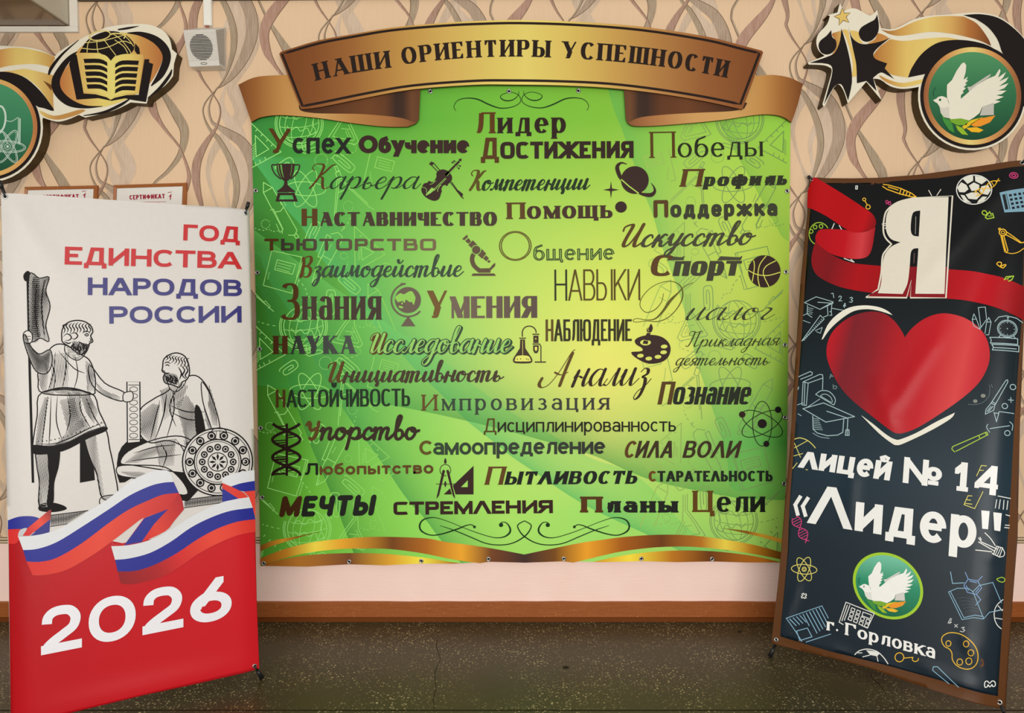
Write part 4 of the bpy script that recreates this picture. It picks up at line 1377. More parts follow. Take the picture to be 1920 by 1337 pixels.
# the two folded tails
def tail(pts, dark, lip, mt, md, ml, label):
    extrude_outline('ribbon_tail', RT, pts, .010, edge_brown, ribbon)
    a = Art(RT)
    a.poly(pts, mt, 1)
    a.poly(dark, md, 2)
    if lip:
        a.poly(lip, ml, 2)
    a.build('tail_face', ribbon, label)
lt = sp(P('447,159 473,146.5 501.6,142 560,140'), n=4) + [(700, 160), (788, 160), (785, 223)] + sp(P('785,223 779.5,231 768,236 759,237.8 716,237 659,230.6 602,222 550,217 516,216 487,220.6 471.5,229'), n=4)
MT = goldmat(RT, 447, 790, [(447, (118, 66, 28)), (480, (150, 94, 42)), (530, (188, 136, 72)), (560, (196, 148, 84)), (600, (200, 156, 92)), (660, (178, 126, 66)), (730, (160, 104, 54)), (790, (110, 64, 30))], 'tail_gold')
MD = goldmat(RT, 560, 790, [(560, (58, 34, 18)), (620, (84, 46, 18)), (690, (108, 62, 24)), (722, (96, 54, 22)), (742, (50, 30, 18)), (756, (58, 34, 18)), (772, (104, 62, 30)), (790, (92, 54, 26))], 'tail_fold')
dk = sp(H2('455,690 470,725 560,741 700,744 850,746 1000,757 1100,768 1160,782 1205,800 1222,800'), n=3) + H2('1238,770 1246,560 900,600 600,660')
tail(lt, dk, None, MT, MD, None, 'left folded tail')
rt = sp(P('1390,140 1419,142 1449,140.5 1480,145.5 1505,157'), n=4) + sp(P('1505,157 1496,195 1484,229.6'), n=3)[1:] + sp(P('1484,229.6 1467.6,219 1443.4,214.5 1413,216 1353,225 1292,231 1232,235.6 1200,236.6 1186.6,235.6 1178,231 1174,222 1173,211.5'), n=4)[1:] + [(1170, 160), (1250, 160)]
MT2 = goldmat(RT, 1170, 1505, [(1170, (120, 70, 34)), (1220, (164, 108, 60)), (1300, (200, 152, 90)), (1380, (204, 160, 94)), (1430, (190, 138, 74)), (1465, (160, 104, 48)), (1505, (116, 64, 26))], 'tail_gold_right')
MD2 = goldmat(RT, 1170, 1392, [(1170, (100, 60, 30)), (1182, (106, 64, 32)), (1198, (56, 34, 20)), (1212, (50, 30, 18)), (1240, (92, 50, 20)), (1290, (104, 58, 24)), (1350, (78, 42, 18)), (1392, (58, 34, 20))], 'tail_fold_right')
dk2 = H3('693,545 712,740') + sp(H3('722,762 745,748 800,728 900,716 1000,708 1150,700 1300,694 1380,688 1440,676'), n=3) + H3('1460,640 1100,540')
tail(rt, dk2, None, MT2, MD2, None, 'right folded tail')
INK = M((34, 20, 12), .5)
a = Art(RB)
ST = dict(sv=.26, sh=.08, gap=.2, wide=1.0, serif=(.075, .055, .03), thin=.36, sq=2.1)
def arcword(txt, x0, y0, x1, y1, x2, y2, H):
    """letters along an arc: quadratic through three points"""
    n = len(txt)
    ws = [UP[c][0] for c in txt]
    tot = sum(ws) + .19 * (n - 1)
    def pt(u):
        # through start, middle, end
        cx, cy = 2 * x1 - (x0 + x2) / 2, 2 * y1 - (y0 + y2) / 2
        return ((1 - u) ** 2 * x0 + 2 * u * (1 - u) * cx + u * u * x2, (1 - u) ** 2 * y0 + 2 * u * (1 - u) * cy + u * u * y2)
    p = 0
    for c, w in zip(txt, ws):
        a0, a1 = pt(p / tot), pt((p + w) / tot)
        word(a, c, a0, a1, H, dict(ST, gap=0), (INK, INK), 4, first=0)
        p += w + .19
for args in (('НАШИ', 593, 151.5, 662, 137, 732.5, 127, 32), ('ОРИЕНТИРЫ', 755, 121.5, 893, 108, 1031, 108, 31.5), ('УСПЕШНОСТИ', 1055, 109.5, 1215, 122, 1362, 146, 32)):
    a.f = []
    arcword(*args)
    o = a.build('printed_word', ribbon, 'dark serif word "%s"' % args[0])
# ================================================================= words on the green banner
def col(c):
    return M(c, .5, .14)
def ink(c):
    if c[0] > c[2] * 1.9 and c[0] > 84:       # the printed brown is dull and yellowish
        c = (c[0] * .86, c[1] * .93, c[2] * .8)
    return col(tuple(v * .88 for v in c))
BR, DK = (108, 64, 18), (48, 34, 26)
def W_(text, x0, y0, x1, y1, H, xh, sv, sh, c1=BR, c2=DK, first=1, **st):
    a = Art(BOARD)
    st = dict(st, sv=sv * 1.08 / H, sh=sh * 1.08 / H, gap=st.get('gap', .12) * .62)
    m2 = c2 if not isinstance(c2, tuple) else ink(c2)
    word(a, text, (x0, y0), (x1, y1), H, st, (ink(c1), m2), 5, first=first, xh=xh / H)
    return a.build('printed_word', board, 'printed word "%s"' % text)
def S_(text, x0, y0, x1, y1, H1, xh, stem, hair, c1=BR, c2=DK, first=1, off=None, **st):
    a = Art(BOARD)
    st = dict(st, stem=stem * 1.15, hair=hair * 1.1)
    if 'in' in st:      # drop shadow printed under the hollow letters
        s2 = {k: v for k, v in st.items() if k != 'in'}
        s2['stem'] *= .9
        word(a, text, (x0 + 2.4, y0 + 1.6), (x1 + 2.4, y1 + 1.6), H1, s2, (ink(c1), ink(c2)), 3, H1=H1, first=first, xh=xh / H1)
    word(a, text, (x0, y0), (x1, y1), H1, st, (ink(c1), ink(c2)), 5, H1=H1, first=first, xh=xh / H1)
    return a.build('printed_word', board, 'printed word "%s"' % text)
def wg(x0, x1, a, b):
    return grad(BOARD, (x0, 600), (x1, 600), [(0, a), (1, b)], .5, .3, 'word_ink')
W_('Успех', 506, 288, 656, 288.5, 47, 30, 6.6, 6, (112, 64, 16), (32, 40, 30), gap=.13)
W_('Обучение', 672.5, 287.5, 880, 287.5, 33.5, 24.5, 9.4, 7.6, (62, 38, 32), (62, 38, 32), gap=.04, wide=1.05)
W_('Лидер', 889.7, 250.3, 1061, 249.5, 39.5, 29, 8.4, 3, (120, 68, 18), (48, 30, 20), serif=(.05, .075), thin=.5, gap=.2)
W_('Достижения', 901.6, 298.5, 1188, 296.5, 40, 32, 7.6, 6.4, (112, 68, 24), (54, 34, 26), caps=1, sq=3.5, gap=.10)
W_('Победы', 1219.7, 296.5, 1430, 293, 49, 27.5, 5, 2.2, (112, 72, 20), (40, 44, 24), serif=(.05, .045), thin=.5, gap=.14)
S_('Карьера', 577, 354, 784, 354, 45, 22, 4.2, 1.3, (112, 66, 20), (38, 60, 36), slant=.3)
S_('Компетенции', 879, 357, 1103, 355, 36, 18.5, 5.3, 1.8, (118, 92, 24), (34, 56, 28), slant=.22)
W_('Профиль', 1275, 350.5, 1474, 347, 33, 18, 8.6, 3.6, (116, 72, 32), (50, 54, 36), slant=.22, serif=(.05, .09), gap=.14, sq=2.4)
W_('Наставничество', 565.7, 424, 932, 423.5, 32.5, 26, 9.2, 2.8, (116, 72, 32), (78, 62, 50), caps=1, gap=.1, thin=.35, wide=.95)
W_('Помощь', 950.7, 411, 1148.6, 409, 31, 24, 8.3, 3, (118, 74, 34), (76, 52, 38), serif=(.07, .08), thin=.5, wide=1.1, gap=.16)
W_('Поддержка', 1225.4, 408.5, 1457.5, 405, 33, 24, 7, 6.4, (112, 72, 34), (64, 68, 48), rc=1, gap=.18, sq=2.6)
W_('ТЬЮТОРСТВО', 496, 470, 817.7, 470, 22.3, 22, 5.8, 4.2, (106, 60, 12), wg(523, 818, (38, 32, 18), (112, 96, 60)), sq=6, wide=1.35, gap=.3)
W_('Общение', 936, 489.5, 1152, 487, 56, 21.5, 4.8, 3.2, (126, 84, 24), (48, 54, 32), gap=.07, **{'in': (col((150, 200, 84)), 3.6)})
S_('Искусство', 1160, 463, 1410, 458, 42, 21, 6.4, 3.0, (116, 76, 30), (76, 76, 52), slant=.32)
S_('Взаимодействие', 562, 519.5, 866.6, 518, 38, 19.5, 5.1, 2.0, (120, 72, 26), (64, 84, 66), slant=.12)
W_('Спорт', 1217, 518, 1386, 517, 40, 28, 11.5, 5, (116, 72, 34), (70, 70, 50), slant=.2, gap=.07, sq=2.6)
for x0, x1, yo in ((1255, 1284, 484.5), (1349, 1392, 484.5)):
    a = Art(BOARD)
    a.poly(P('%f,%f %f,%f %f,%f %f,%f %f,%f' % (x0 - 5, yo + 4, x0 + 2, yo - 4, x1 - 6, yo - 2, x1, yo - 5, x1 - 3, yo + 3.5)), col((70, 70, 50)), 5)
    a.build('printed_accent', board)
W_('НАВЫКИ', 1039.7, 564, 1200.5, 563, 58.5, 58, 3.2, 3.2, (42, 50, 16), (118, 88, 18), gap=.1)
S_('иалог', 1283, 600, 1446, 599, 44, 22, 4.6, 1.0, BR, (60, 62, 38), first=0, slant=.5)
a = Art(BOARD)
taper(a, A6('660,690,5 640,770,6 580,840,8 500,865,7 445,810,6 460,730,7 540,640,6 640,590,6 740,580,7 815,620,9 838,700,12 815,780,10 760,860,8 690,920,8 600,950,8 500,945,6 400,955,6 380,935,6 420,922,6 500,935,7 580,925,12 650,860,20 720,760,26 790,690,14 850,630,7 930,590,5'), col((96, 92, 26)), 5)
a.build('printed_word', board, 'swirling printed capital letter')
W_('Знания', 526.4, 600, 715, 599.5, 69, 44, 9, 3.6, (102, 58, 14), (76, 62, 50), serif=(.03, .05), thin=.5, gap=.1, wide=.74, sq=2.5)
W_('Умения', 802, 597, 1007.3, 596, 52, 41, 10.5, 4, (150, 106, 60), wg(840, 1008, (108, 90, 72), (78, 58, 46)), caps=1, thin=.42, gap=.08)
W_('НАУКА', 512.6, 664, 666.3, 663.5, 34.2, 34, 9.4, 2.6, (96, 50, 12), wg(542, 667, (20, 26, 18), (62, 70, 62)), serif=(.06, .05), thin=.36, gap=.16)
S_('Исследование', 691.5, 661.5, 956.5, 660.5, 36, 23.5, 7.6, 4.4, (120, 80, 40), (60, 84, 58), slant=.2, **{'in': (col((150, 208, 104)), 3.2)})
W_('НАБЛЮДЕНИЕ', 1023, 640, 1184.5, 639.5, 41, 41, 4.2, 4.0, (126, 92, 30), (56, 54, 18), sq=5, gap=.1)
S_('Прикладная', 1285, 650.5, 1460, 647, 29, 13, 2.2, 1.0, (66, 66, 28), (58, 62, 30), slant=.32)
S_('деятельность', 1266, 685, 1441, 684, 29, 13, 2.3, 1.1, (58, 62, 30), (58, 62, 30), first=0, slant=.3)
S_('Инициативность', 613, 716.5, 942, 714.5, 37, 19, 5.8, 2.1, (122, 78, 36), (78, 64, 44), slant=.12)
S_('Анализ', 1026, 725, 1216, 722, 62, 31, 5.6, 1.4, (122, 84, 28), (52, 34, 20), slant=.26)
W_('НАСТОЙЧИВОСТЬ'.replace('Й', 'й'), 517.6, 764, 769, 761.5, 33, 33, 4.6, 3.4, (102, 62, 22), (30, 54, 30), sq=2.8, gap=.12)
W_('Импровизация', 792, 770, 1142, 768, 30, 22, 4.4, 2.4, (132, 92, 46), wg(818, 1142, (30, 58, 32), (34, 30, 20)), serif=(.07, .09), thin=.6, gap=.42)
W_('Познание', 1232.5, 758.5, 1404, 758.5, 43, 33, 7.4, 5, (112, 74, 28), (38, 44, 30), slant=.2, sq=4, gap=.06)
W_('Дисциплинированность', 907, 810.5, 1267.4, 809, 26, 19, 3.1, 2.7, (110, 84, 20), (36, 32, 16), gap=.12)
S_('Упорство', 575, 824, 784, 823, 34, 21, 5.6, 5.2, (118, 78, 30), (60, 46, 30), slant=.03)
W_('Самоопределение', 786.4, 853, 1134.8, 851, 27, 23, 5.3, 5, (128, 98, 38), wg(808, 1135, (32, 58, 30), (20, 24, 10)), gap=.06, wide=1.05)
for tx, xa, xb in (('СИЛА', 1168, 1259), ('ВОЛИ', 1279, 1383)):
    W_(tx, xa, 858.5, xb, 858.5, 32, 32, 5.6, 4.4, (120, 74, 26) if tx == 'СИЛА' else (66, 50, 28), (66, 50, 28), slant=.26, lam=1, gap=.14)
W_('Любопытство', 571.7, 891, 812.8, 888, 22.5, 16.5, 4.5, 4.2, (22, 30, 20), (126, 82, 42), rc=1, gap=.14)
W_('Пытливость', 908.5, 909, 1193, 907, 34, 24.5, 7.6, 3, (128, 80, 36), (26, 34, 24), slant=.24, lam=1, serif=(.025, .05), gap=.12)
W_('СТАРАТЕЛЬНОСТЬ', 1216, 903, 1448.6, 902.5, 20, 20, 5, 3.4, (140, 78, 28), (30, 40, 26), lam=1, gap=.14)
W_('МЕЧТЫ', 523, 969.5, 700, 966.5, 39, 39, 9.6, 9, (88, 44, 12), (30, 34, 26), slant=.2, rc=1, gap=.16)
W_('СТРЕМЛЕНИЯ', 738, 965.5, 1036.7, 962, 24.6, 24, 6.4, 5.4, (60, 36, 28), (60, 36, 28), sq=6, lam=1, wide=1.3, gap=.14)
W_('Планы', 1089.5, 961, 1270.5, 961, 30, 21.5, 10.4, 5, (112, 62, 20), (30, 34, 26), serif=(.07, .14), gap=.18)
W_('Цели', 1299, 960, 1434, 960, 40, 29, 8, 3.6, (126, 78, 22), (20, 28, 16), serif=(.04, .07), gap=.14, sq=2.2)
# ================================================================= pictures on the green banner
def icon(name, label, f):
    a = Art(BOARD)
    f(a)
    return a.build(name, board, label)
ID = col((54, 34, 29))
def lt(x, y):
    """ground colour showing through at a place"""
    return col((150, 210, 92)) if x < 900 else col((214, 224, 104)) if y > 560 and x > 950 else col((176, 214, 90))
def trophy(a):
    L = col((96, 168, 74))
    a.poly(P('518.5,307 553,307 551.5,322 548,331 541,338.5 531,338.5 524,331 520,322'), ID, 5)
    a.poly(sp(P('533,338 532.5,346 528,352 520,358'), n=4) + [(520, 360.5), (553, 360.5)] + sp(P('553,358 545,352 539.5,346 539,338'), n=4), ID, 5)
    a.poly(P('521,361.5 552.5,361.5 558.5,378 517,378'), ID, 5, holes=[P('525.5,366 548.5,366 551,374 523.5,374')])
    for s_ in (-1, 1):
        pts = [(535.8 + s_ * x, y) for x, y in P('16,310 25.5,309.5 24.5,318 19.5,327 9,336')]
        a.rib(sp(pts, n=5), 2.3, ID, 5)
    a.rib(P('527,309 529,322 532,333'), [3.2, 2.4, 1], L, 6); a.rib(P('521.5,309 523.5,322 528,333'), [1.6, 1.4, .6], L, 6); a.rib(P('547.5,309 546.5,322 544,330'), [1, .9, .5], L, 6)
icon('printed_trophy', 'printed dark trophy cup', trophy)
def violin(a):
    L = col((150, 208, 92))
    # bow
    for q in ('140,738 205,805', '157,715 217,785', '322,905 425,1040', '332,900 440,1052'):
        a.line(A2(q), 1.6, ID, 4)
    a.poly(A2('120,735 140,706 165,728 150,745'), ID, 4); a.poly(A2('372,980 395,975 438,1010 432,1030 400,1010'), ID, 4)
    body = sp(A2('62,930 50,980 80,1030 130,1062 172,1073 208,1060 226,1030 232,1005 240,985 236,960 250,935 270,925 288,935 304,912 326,895 336,855 320,820 300,800 285,790 250,781 215,790 190,815 190,850 172,885 150,900 122,888 104,905 80,910'), True, 3)
    a.poly(body, ID, 5)
    a.poly(A2('268,828 395,700 408,712 285,850'), ID, 5); a.disc(*A2('410,694')[0], 2.6, 2.6, ID, 5, n=14)
    a.rib(A2('410,694 420,686 418,700'), 2.2, ID, 5)
    for q, e in (('356,722', '338,716'), ('372,712', '354,704'), ('390,742', '410,750'), ('378,752', '398,772')):
        a.line(A2(q) + A2(e), 1.0, ID, 5); a.disc(*A2(e)[0], 1.6, 1.6, ID, 5, n=10)
    a.rib(A2('160,972 275,860'), .9, L, 6); a.rib(A2('168,980 282,868'), .8, L, 6); a.rib(A2('285,845 380,745'), .8, L, 6)
    a.poly(A2('132,965 148,950 178,965 140,1000 95,1025 90,1018'), L, 6)
    a.rib(sp(A2('128,920 150,915 170,900 165,892 188,890'), n=3), .9, L, 6); a.rib(sp(A2('205,990 200,975 212,955 225,930 235,935'), n=3), .9, L, 6)
    a.rib(sp(A2('55,945 95,960 98,1000'), n=3), .8, L, 6)
icon('printed_violin', 'printed dark violin with a crossed bow', violin)
def planet(a):
    L = lt(1190, 340)
    c = A3('395,678')[0]
    a.disc(c[0], c[1], 26, 26, ID, 5, n=48)
    taper(a, A3('322,532,6 268,520,18 232,560,36 255,640,36 290,690,24'), ID, 6)
    a.rib(A3('268,672 340,735 430,802'), 2.2, L, 7)
    taper(a, A3('415,790,14 480,812,30 545,815,38 578,785,26 572,745,14 545,706,4'), ID, 6)
icon('printed_planet', 'printed dark ringed planet', planet)
icon('printed_star', 'small printed four pointed star', lambda a: a.poly(A3('175,688 184,756 250,768 184,780 175,850 166,780 102,768 166,756'), ID, 5))
icon('printed_dot', 'round printed dark dot', lambda a: a.disc(*A3('267,927')[0], 10.9, 10.6, ID, 5))
MC = col((94, 78, 56))
def microscope(a):
    for q in ('475,210 525,165 535,188 497,222', '506,230 540,200 566,234 540,258', '538,270 585,223 636,276 590,318', '632,368 674,310 722,360 680,413', '690,408 722,378 750,410 722,438', '730,442 750,424 768,440 752,456', '585,564 805,564 823,589 570,589'):
        a.poly(A5(q), MC, 5)
    c = A5('620,322')[0]
    a.disc(c[0], c[1], 9.2, 9.2, lt(890, 460), 6, n=24); a.disc(c[0], c[1], 7.8, 7.8, MC, 7, n=24)
    a.poly(sp(A5('592,335 562,375 555,430 575,490 612,530'), n=4) + A5('645,557 765,557 768,532') + A5('812,490 818,458 800,462 757,510 660,512') + sp(A5('632,490 610,460 600,410 622,350'), n=4), MC, 5)
    a.line(A5('632,368 674,316'), .9, lt(890, 460), 6)
icon('printed_microscope', 'printed dark microscope', microscope)
GCC = col((106, 94, 78))
def globe(a):
    c = A4('1722,862')[0]
    a.disc(c[0], c[1], 24.4, 24.4, GCC, 5, n=48)
    L = col((146, 206, 90))
    a.poly(sp(A4('1590,830 1640,790 1680,802 1720,778 1762,768 1790,806 1802,842 1784,914 1762,880 1742,885 1700,858 1690,892 1662,872 1622,885 1600,862'), True, 3), L, 6)
    a.poly(sp(A4('1625,925 1665,930 1668,948 1635,945'), True, 3), L, 6); a.poly(sp(A4('1650,895 1668,885 1664,910'), True, 3), L, 6)
    a.rib(ell(c[0], c[1], 31, 31, 42, 262, 44), 3.1, GCC, 5)
    a.poly(A4('1640,690 1660,680 1692,686 1688,700 1650,706'), GCC, 5); a.poly(A4('1815,1000 1838,984 1842,1000 1822,1022 1800,1020'), GCC, 5)
    a.poly(A4('1725,1030 1802,1140 1648,1140'), GCC, 5)
icon('printed_globe', 'printed desk globe on a triangular foot', globe)
FD = col((66, 50, 32))
def flasks(a):
    L = col((226, 230, 108))
    a.rib(sp(A8('1095,118 1095,62 1120,22 1165,8 1205,20 1230,48 1236,78'), n=5), 2.1, FD, 5)
    a.line(A8('1065,132 1127,132'), 1.9, FD, 5)
    a.poly(A8('1072,145 1120,145 1124,235') + sp(A8('1190,335 1197,368 1166,390 1030,390 998,368 1004,335'), n=4) + A8('1068,235'), FD, 5)
    a.poly(sp(A8('1042,314 1150,314 1178,352 1168,370 1028,370 1018,352'), True, 3), L, 6)
    a.line(A8('1097,158 1097,308'), .9, L, 6)
    for q in ('1042,348', '1076,345', '1136,345', '1154,352'):
        a.disc(*A8(q)[0], 1.1, 1.1, FD, 7, n=8)
    a.line(A8('1202,92 1264,92'), 2.1, FD, 5)
    a.poly(A8('1207,106 1260,106 1260,182 1207,182'), FD, 5); a.disc(*A8('1232,138')[0], 1.1, 1.6, L, 6, n=10)
    a.poly(A8('1205,205 1262,205 1262,255') + sp(A8('1262,255 1250,282 1234,288 1217,282 1205,255'), n=3), FD, 5)
    a.poly(A8('1222,222 1246,222 1246,252 1234,266 1222,252'), L, 6)
    a.line(A8('1202,192 1270,192 1285,215 1285,374'), 1.9, FD, 5); a.line(A8('1226,378 1332,378'), 2.3, FD, 5)
icon('printed_flask', 'printed flask joined by a tube to a test tube on a stand', flasks)
def palette(a):
    L = lt(1215, 650)
    a.poly(sp(A9('395,190 420,165 480,145 560,138 640,155 700,200 725,260 710,330 660,380 580,403 500,398 430,365 380,330 362,300 385,293 440,290 468,278 455,255 420,235 400,215'), True, 4), ID, 5)
    for q in ('665,245', '660,298', '608,340', '523,356', '446,330'):
        a.disc(*A9(q)[0], 6.2, 3.6, L, 6, n=24, rot=-4)
    a.disc(*A9('493,208')[0], 10, 5.4, L, 6, n=28)
    a.poly(A9('466,218 512,224 528,160 492,152'), ID, 7); a.poly(A9('494,146 530,154 542,122 508,118'), ID, 7)
    a.line(A9('482,186 520,194'), .8, L, 8)
    a.poly(sp(A9('546,36 560,75 545,112 512,112 505,85 526,60'), True, 4), ID, 7)
    a.rib(sp(A9('530,55 515,82 522,104'), n=4), .9, L, 8)
icon('printed_palette', 'printed dark paint palette with a brush', palette)
def ball(a):
    L = col((206, 214, 92)); D = col((50, 30, 24))
    c = A6('1590,487')[0]
    a.disc(c[0], c[1], 30.4, 30.2, D, 5, n=56)
    for q in ('1442,478 1520,515 1620,525 1736,495', '1490,385 1497,450 1478,582', '1606,343 1545,430 1530,540 1546,630', '1697,388 1605,440 1580,510 1632,628'):
        a.rib(sp(A6(q), n=7), 1.7, L, 6)
icon('printed_basketball', 'printed dark basketball', ball)
def dna(a):
    D = col((34, 16, 12))
    def x(u, s_):
        return 537 + s_ * 26 * cos(u)
    n = 44
    for s_ in (1, -1):
        pts = []
        for i in range(n + 1):
            y = 794 + 98 * i / n
            u = pi * (y - 794) / 33.0 * 1.0 + .25
            pts.append((x(u, s_), y))
        a.rib(pts, 5.2, D, 5)
    a.rib(P('538,794 538,892'), 4.4, D, 5)
    for i in range(1, 22):
        y = 794 + 98 * i / 22
        u = pi * (y - 794) / 33.0 + .25
        w = 26 * abs(cos(u))
        if w > 6:
            a.rib([(537 - w + 2, y + 1.5), (537, y)], 2.0 if i % 3 else 3.4, D, 5) if i % 7 < 4 else a.rib([(537, y), (537 + w - 2, y - 2)], 2.0, D, 5)
icon('printed_helix', 'printed dark double helix', dna)
def dividers(a):
    L = col((162, 226, 104))
    taper(a, A11('302,158,4 302,185,24 302,215,20'), ID, 5)
    a.ring(*A11('302,282')[0], 10, 10.6, 1.3, ID, 5)
    a.poly(A11('592,238 592,532 285,532'), ID, 5, holes=[A11('533,385 533,457 462,457')])
    taper(a, A11('318,292,34 392,545,34'), L, 6, smooth=False)
    for q in ('285,292,26 228,540,20 212,574,2', '326,292,26 388,540,20 400,574,2'):
        taper(a, A11(q), ID, 7, smooth=False)
        p = A11(q)[0]; a.disc(p[0], p[1], 2.4, 2.4, ID, 7, n=12)
    a.line(A11('210,425 396,425'), 1.2, ID, 7); a.disc(*A11('302,425')[0], 1.9, 5.6, ID, 7, n=18)
icon('printed_dividers', 'printed pair of dividers with a set square', dividers)
def atom(a):
    D = col((16, 28, 14)); E = col((44, 26, 18))
    cx, cy = A9('1570,957')[0]
    for r in (90, 28, -28):
        a.ring(cx, cy, 42 if r == 90 else 42, 18, 1.4, D, 5, rot=r)
    a.disc(cx, cy, 8.6, 8.6, col((26, 14, 12)), 6, n=28)
    a.disc(*A9('1385,872')[0], 6, 6, E, 6, n=24); a.disc(*A9('1716,828')[0], 6, 6, col((14, 14, 12)), 6, n=24); a.disc(*A9('1608,1143')[0], 5.6, 5.8, col((26, 14, 12)), 6, n=24)
icon('printed_atom', 'printed dark atom with three electrons', atom)
SW = col((18, 52, 20))
def swirl_top(a):
    pts = A2('370,238,4 352,195,5 390,140,6 470,120,8 570,130,11 680,180,12 780,212,9 880,205,7 950,175,6 972,140,6 955,95,6 900,68,5 830,75,5 785,100,6 800,130,9 850,145,10 910,130,8 950,90,5 955,55,4')
    taper(a, pts, SW, 5); taper(a, [(977.4 * 2 - x, y - .6, w) for x, y, w in pts], SW, 5)
icon('printed_flourish', 'thin dark flourish at the top of the banner', swirl_top)
def swirl_low(a):
    c = 983.3
    A_ = A11('245,852,4 390,900,9 560,970,10 720,1035,10 870,1052,10 1000,1030,11 1115,965,13 1170,900,12 1182,845,11 1115,803,9')
    B_ = A11('600,868,12 575,845,9 520,850,10 420,890,14 260,940,12 150,950,11 60,910,16 38,850,17 80,790,14 190,770,8 330,810,6 480,870,6 640,930,7 800,975,8 900,970,12 960,930,18 968,880,17 930,825,10 885,818,8 862,840,10')
    for q in (A_, B_):
        taper(a, q, SW, 5); taper(a, [(2 * c - x, y, w) for x, y, w in q], SW, 5)
    for q in ('602,866', '875,846'):
        x, y = A11(q)[0]
        r = 2.6 if q[0] == '6' else 4
        a.disc(x, y, r, r, SW, 5, n=16); a.disc(2 * c - x, y, r, r, SW, 5, n=16)
icon('printed_flourish', 'curling dark flourish at the foot of the banner', swirl_low)
# ================================================================= the white and red stand banner on the left
def bulge_left(a, b):
    # loose lower edge, rounded right edge, one soft fold from the top left grommet
    k = .004 * sin(a * 3.3 + .4) * sin(b * 1.7)
    k += -.020 * max(0, (a - .70) / .10) ** 2 - .012 * max(0, (.07 - a) / .07) ** 2
    d = (a * .86 - b * .51)
    u = a * .51 + b * .86
    k += .007 * math.exp(-(d / .035) ** 2) * max(0, 1 - u / .42) * min(1, max(0, u) / .05)
    e = b - 1.80 + .02
    k += .006 * math.exp(-(e / .05) ** 2) * sin(max(0, min(1, a / .8)) * pi)
    return k
LEFT.h, LEFT.grid = bulge_left, .016
L1, L2, L3, L4, L5, L6 = Z(0, 320, 3.918), Z(0, 490, 5.35), Z(200, 640, 4.18), Z(0, 700, 4.458), Z(0, 860, 3.918), Z(0, 1040, 3.692)
lb = thing('stand_banner', 'white and red banner on a spring stand at the left, printed with 2026', 'banner', on_floor(250, 1330))
LV = dict(rough=.34, spec=.45)
def lm(c, nm=None):
    return M(c, .36, .25)
a = Art(LEFT)
out = P('1,361 120,368.5 240,377 350,384.5 469,392 473.5,620 478,880 482,1120 487,1255 366,1282 271,1302 141,1334 18,1366 14,1050 7,720 3,520')
a.poly(out, lm((208, 204, 198)), 0)
RED = grad(LEFT, (15, 1200), (486, 1200), [(0, (168, 10, 20)), (.12, (182, 16, 26)), (.5, (192, 20, 31)), (1, (200, 26, 36))], .36, .25, 'banner_red')  # red darkens towards the left edge
red = L5('57,600 150,600 220,650 500,700 800,600 900,620 1000,600 1500,560 1878,470') + P('482,1120 487,1255 366,1282 271,1302 141,1334 18,1366')
a.poly(red, RED, 1)
sheet = a.build('banner_sheet', lb, 'vinyl sheet, white above and red below', solid=.0012)
# lettering
def LW(txt, p0, p1, H, c, hr, sv=8.0, sh=6.2, **k):
    a = Art(LEFT)
    word(a, txt, p0, p1, H, dict(dict(sv=sv / H, sh=sh / H, wide=1.42, gap=.11, sq=2.3), **k), (lm(c), lm(c)), 3, first=0, hr=hr, up=k.get('up'))
    a.build('printed_word', lb, 'printed word "%s"' % txt)
RD, BL = (190, 40, 44), (54, 52, 116)
LW('ГОД', (343.3, 451), (450, 454.8), 30.2, RD, .98)
LW('ЕДИНСТВА', (121.2, 496.2), (451.8, 504.3), 33.6, RD, .93, 8.6, 6.6)
LW('НАРОДОВ', (164.6, 553.5), (453.8, 555.5), 33, BL, .93, 8.6, 6.6)
LW('РОССИИ', (205, 607.2), (453.2, 604.8), 32.6, BL, .95, 8.2, 6.6)
a = Art(LEFT)
word(a, '2026', (78.5, 1228), (434.2, 1157.3), 87, dict(sv=19.5 / 87, sh=17 / 87, gap=.15, wide=1.1, sq=2.15), (lm((232, 232, 237)),) * 2, 4, first=0, hr=.925, up=(0, -1))
a.build('printed_number', lb, 'large white printed number 2026')
# the tricolour ribbons
WH, BU, RE = lm((214, 217, 220)), lm((38, 44, 140)), grad(LEFT, (50, 1000), (480, 1000), [(0, (208, 46, 42)), (.3, (222, 72, 54)), (.62, (190, 36, 40)), (1, (226, 70, 54))], .36, .25, 'flag_red')
RDK = lm((152, 26, 32))
a = Art(LEFT)
def band(top, low, m, lay):
    a.poly(sp(L5(top), n=4) + sp(L5(low), n=4)[::-1], m, lay)
band('53,460 130,430 210,422 275,432 340,470', '53,527 110,520 165,520 230,540 330,520', BU, 2)
band('53,527 110,520 165,520', '57,632 110,628 140,600', RE, 2)
a.poly(L5('358,380 378,371 372,442 215,566 163,568 205,508'), grad(LEFT, (50, 990), (95, 960), [(0, (204, 44, 42)), (.5, (226, 74, 56)), (1, (140, 34, 36))], .36, .25, 'flag_fold'), 3)
a.poly(L5('372,442 362,545 225,566'), lm((46, 48, 128)), 3)
a.poly(sp(L5('130,568 140,535 165,515 200,512 165,568'), n=3), lm((190, 192, 194)), 4)
T1 = '130,570 200,570 360,540 520,470 650,385 800,290 950,170 1080,105 1160,85 1240,92 1275,170'
W1 = '170,672 280,660 420,610 600,500 800,370 950,270 1100,200 1200,175 1275,170'
B1_ = '195,755 300,755 420,725 600,620 800,470 950,370 1100,300 1200,262 1312,250'
R1_ = '240,855 350,850 500,810 690,700 830,600 960,500 1060,430 1235,368 1330,300'
band(T1, W1, WH, 4); band(W1, B1_, BU, 5); band(B1_, R1_, RE, 4)
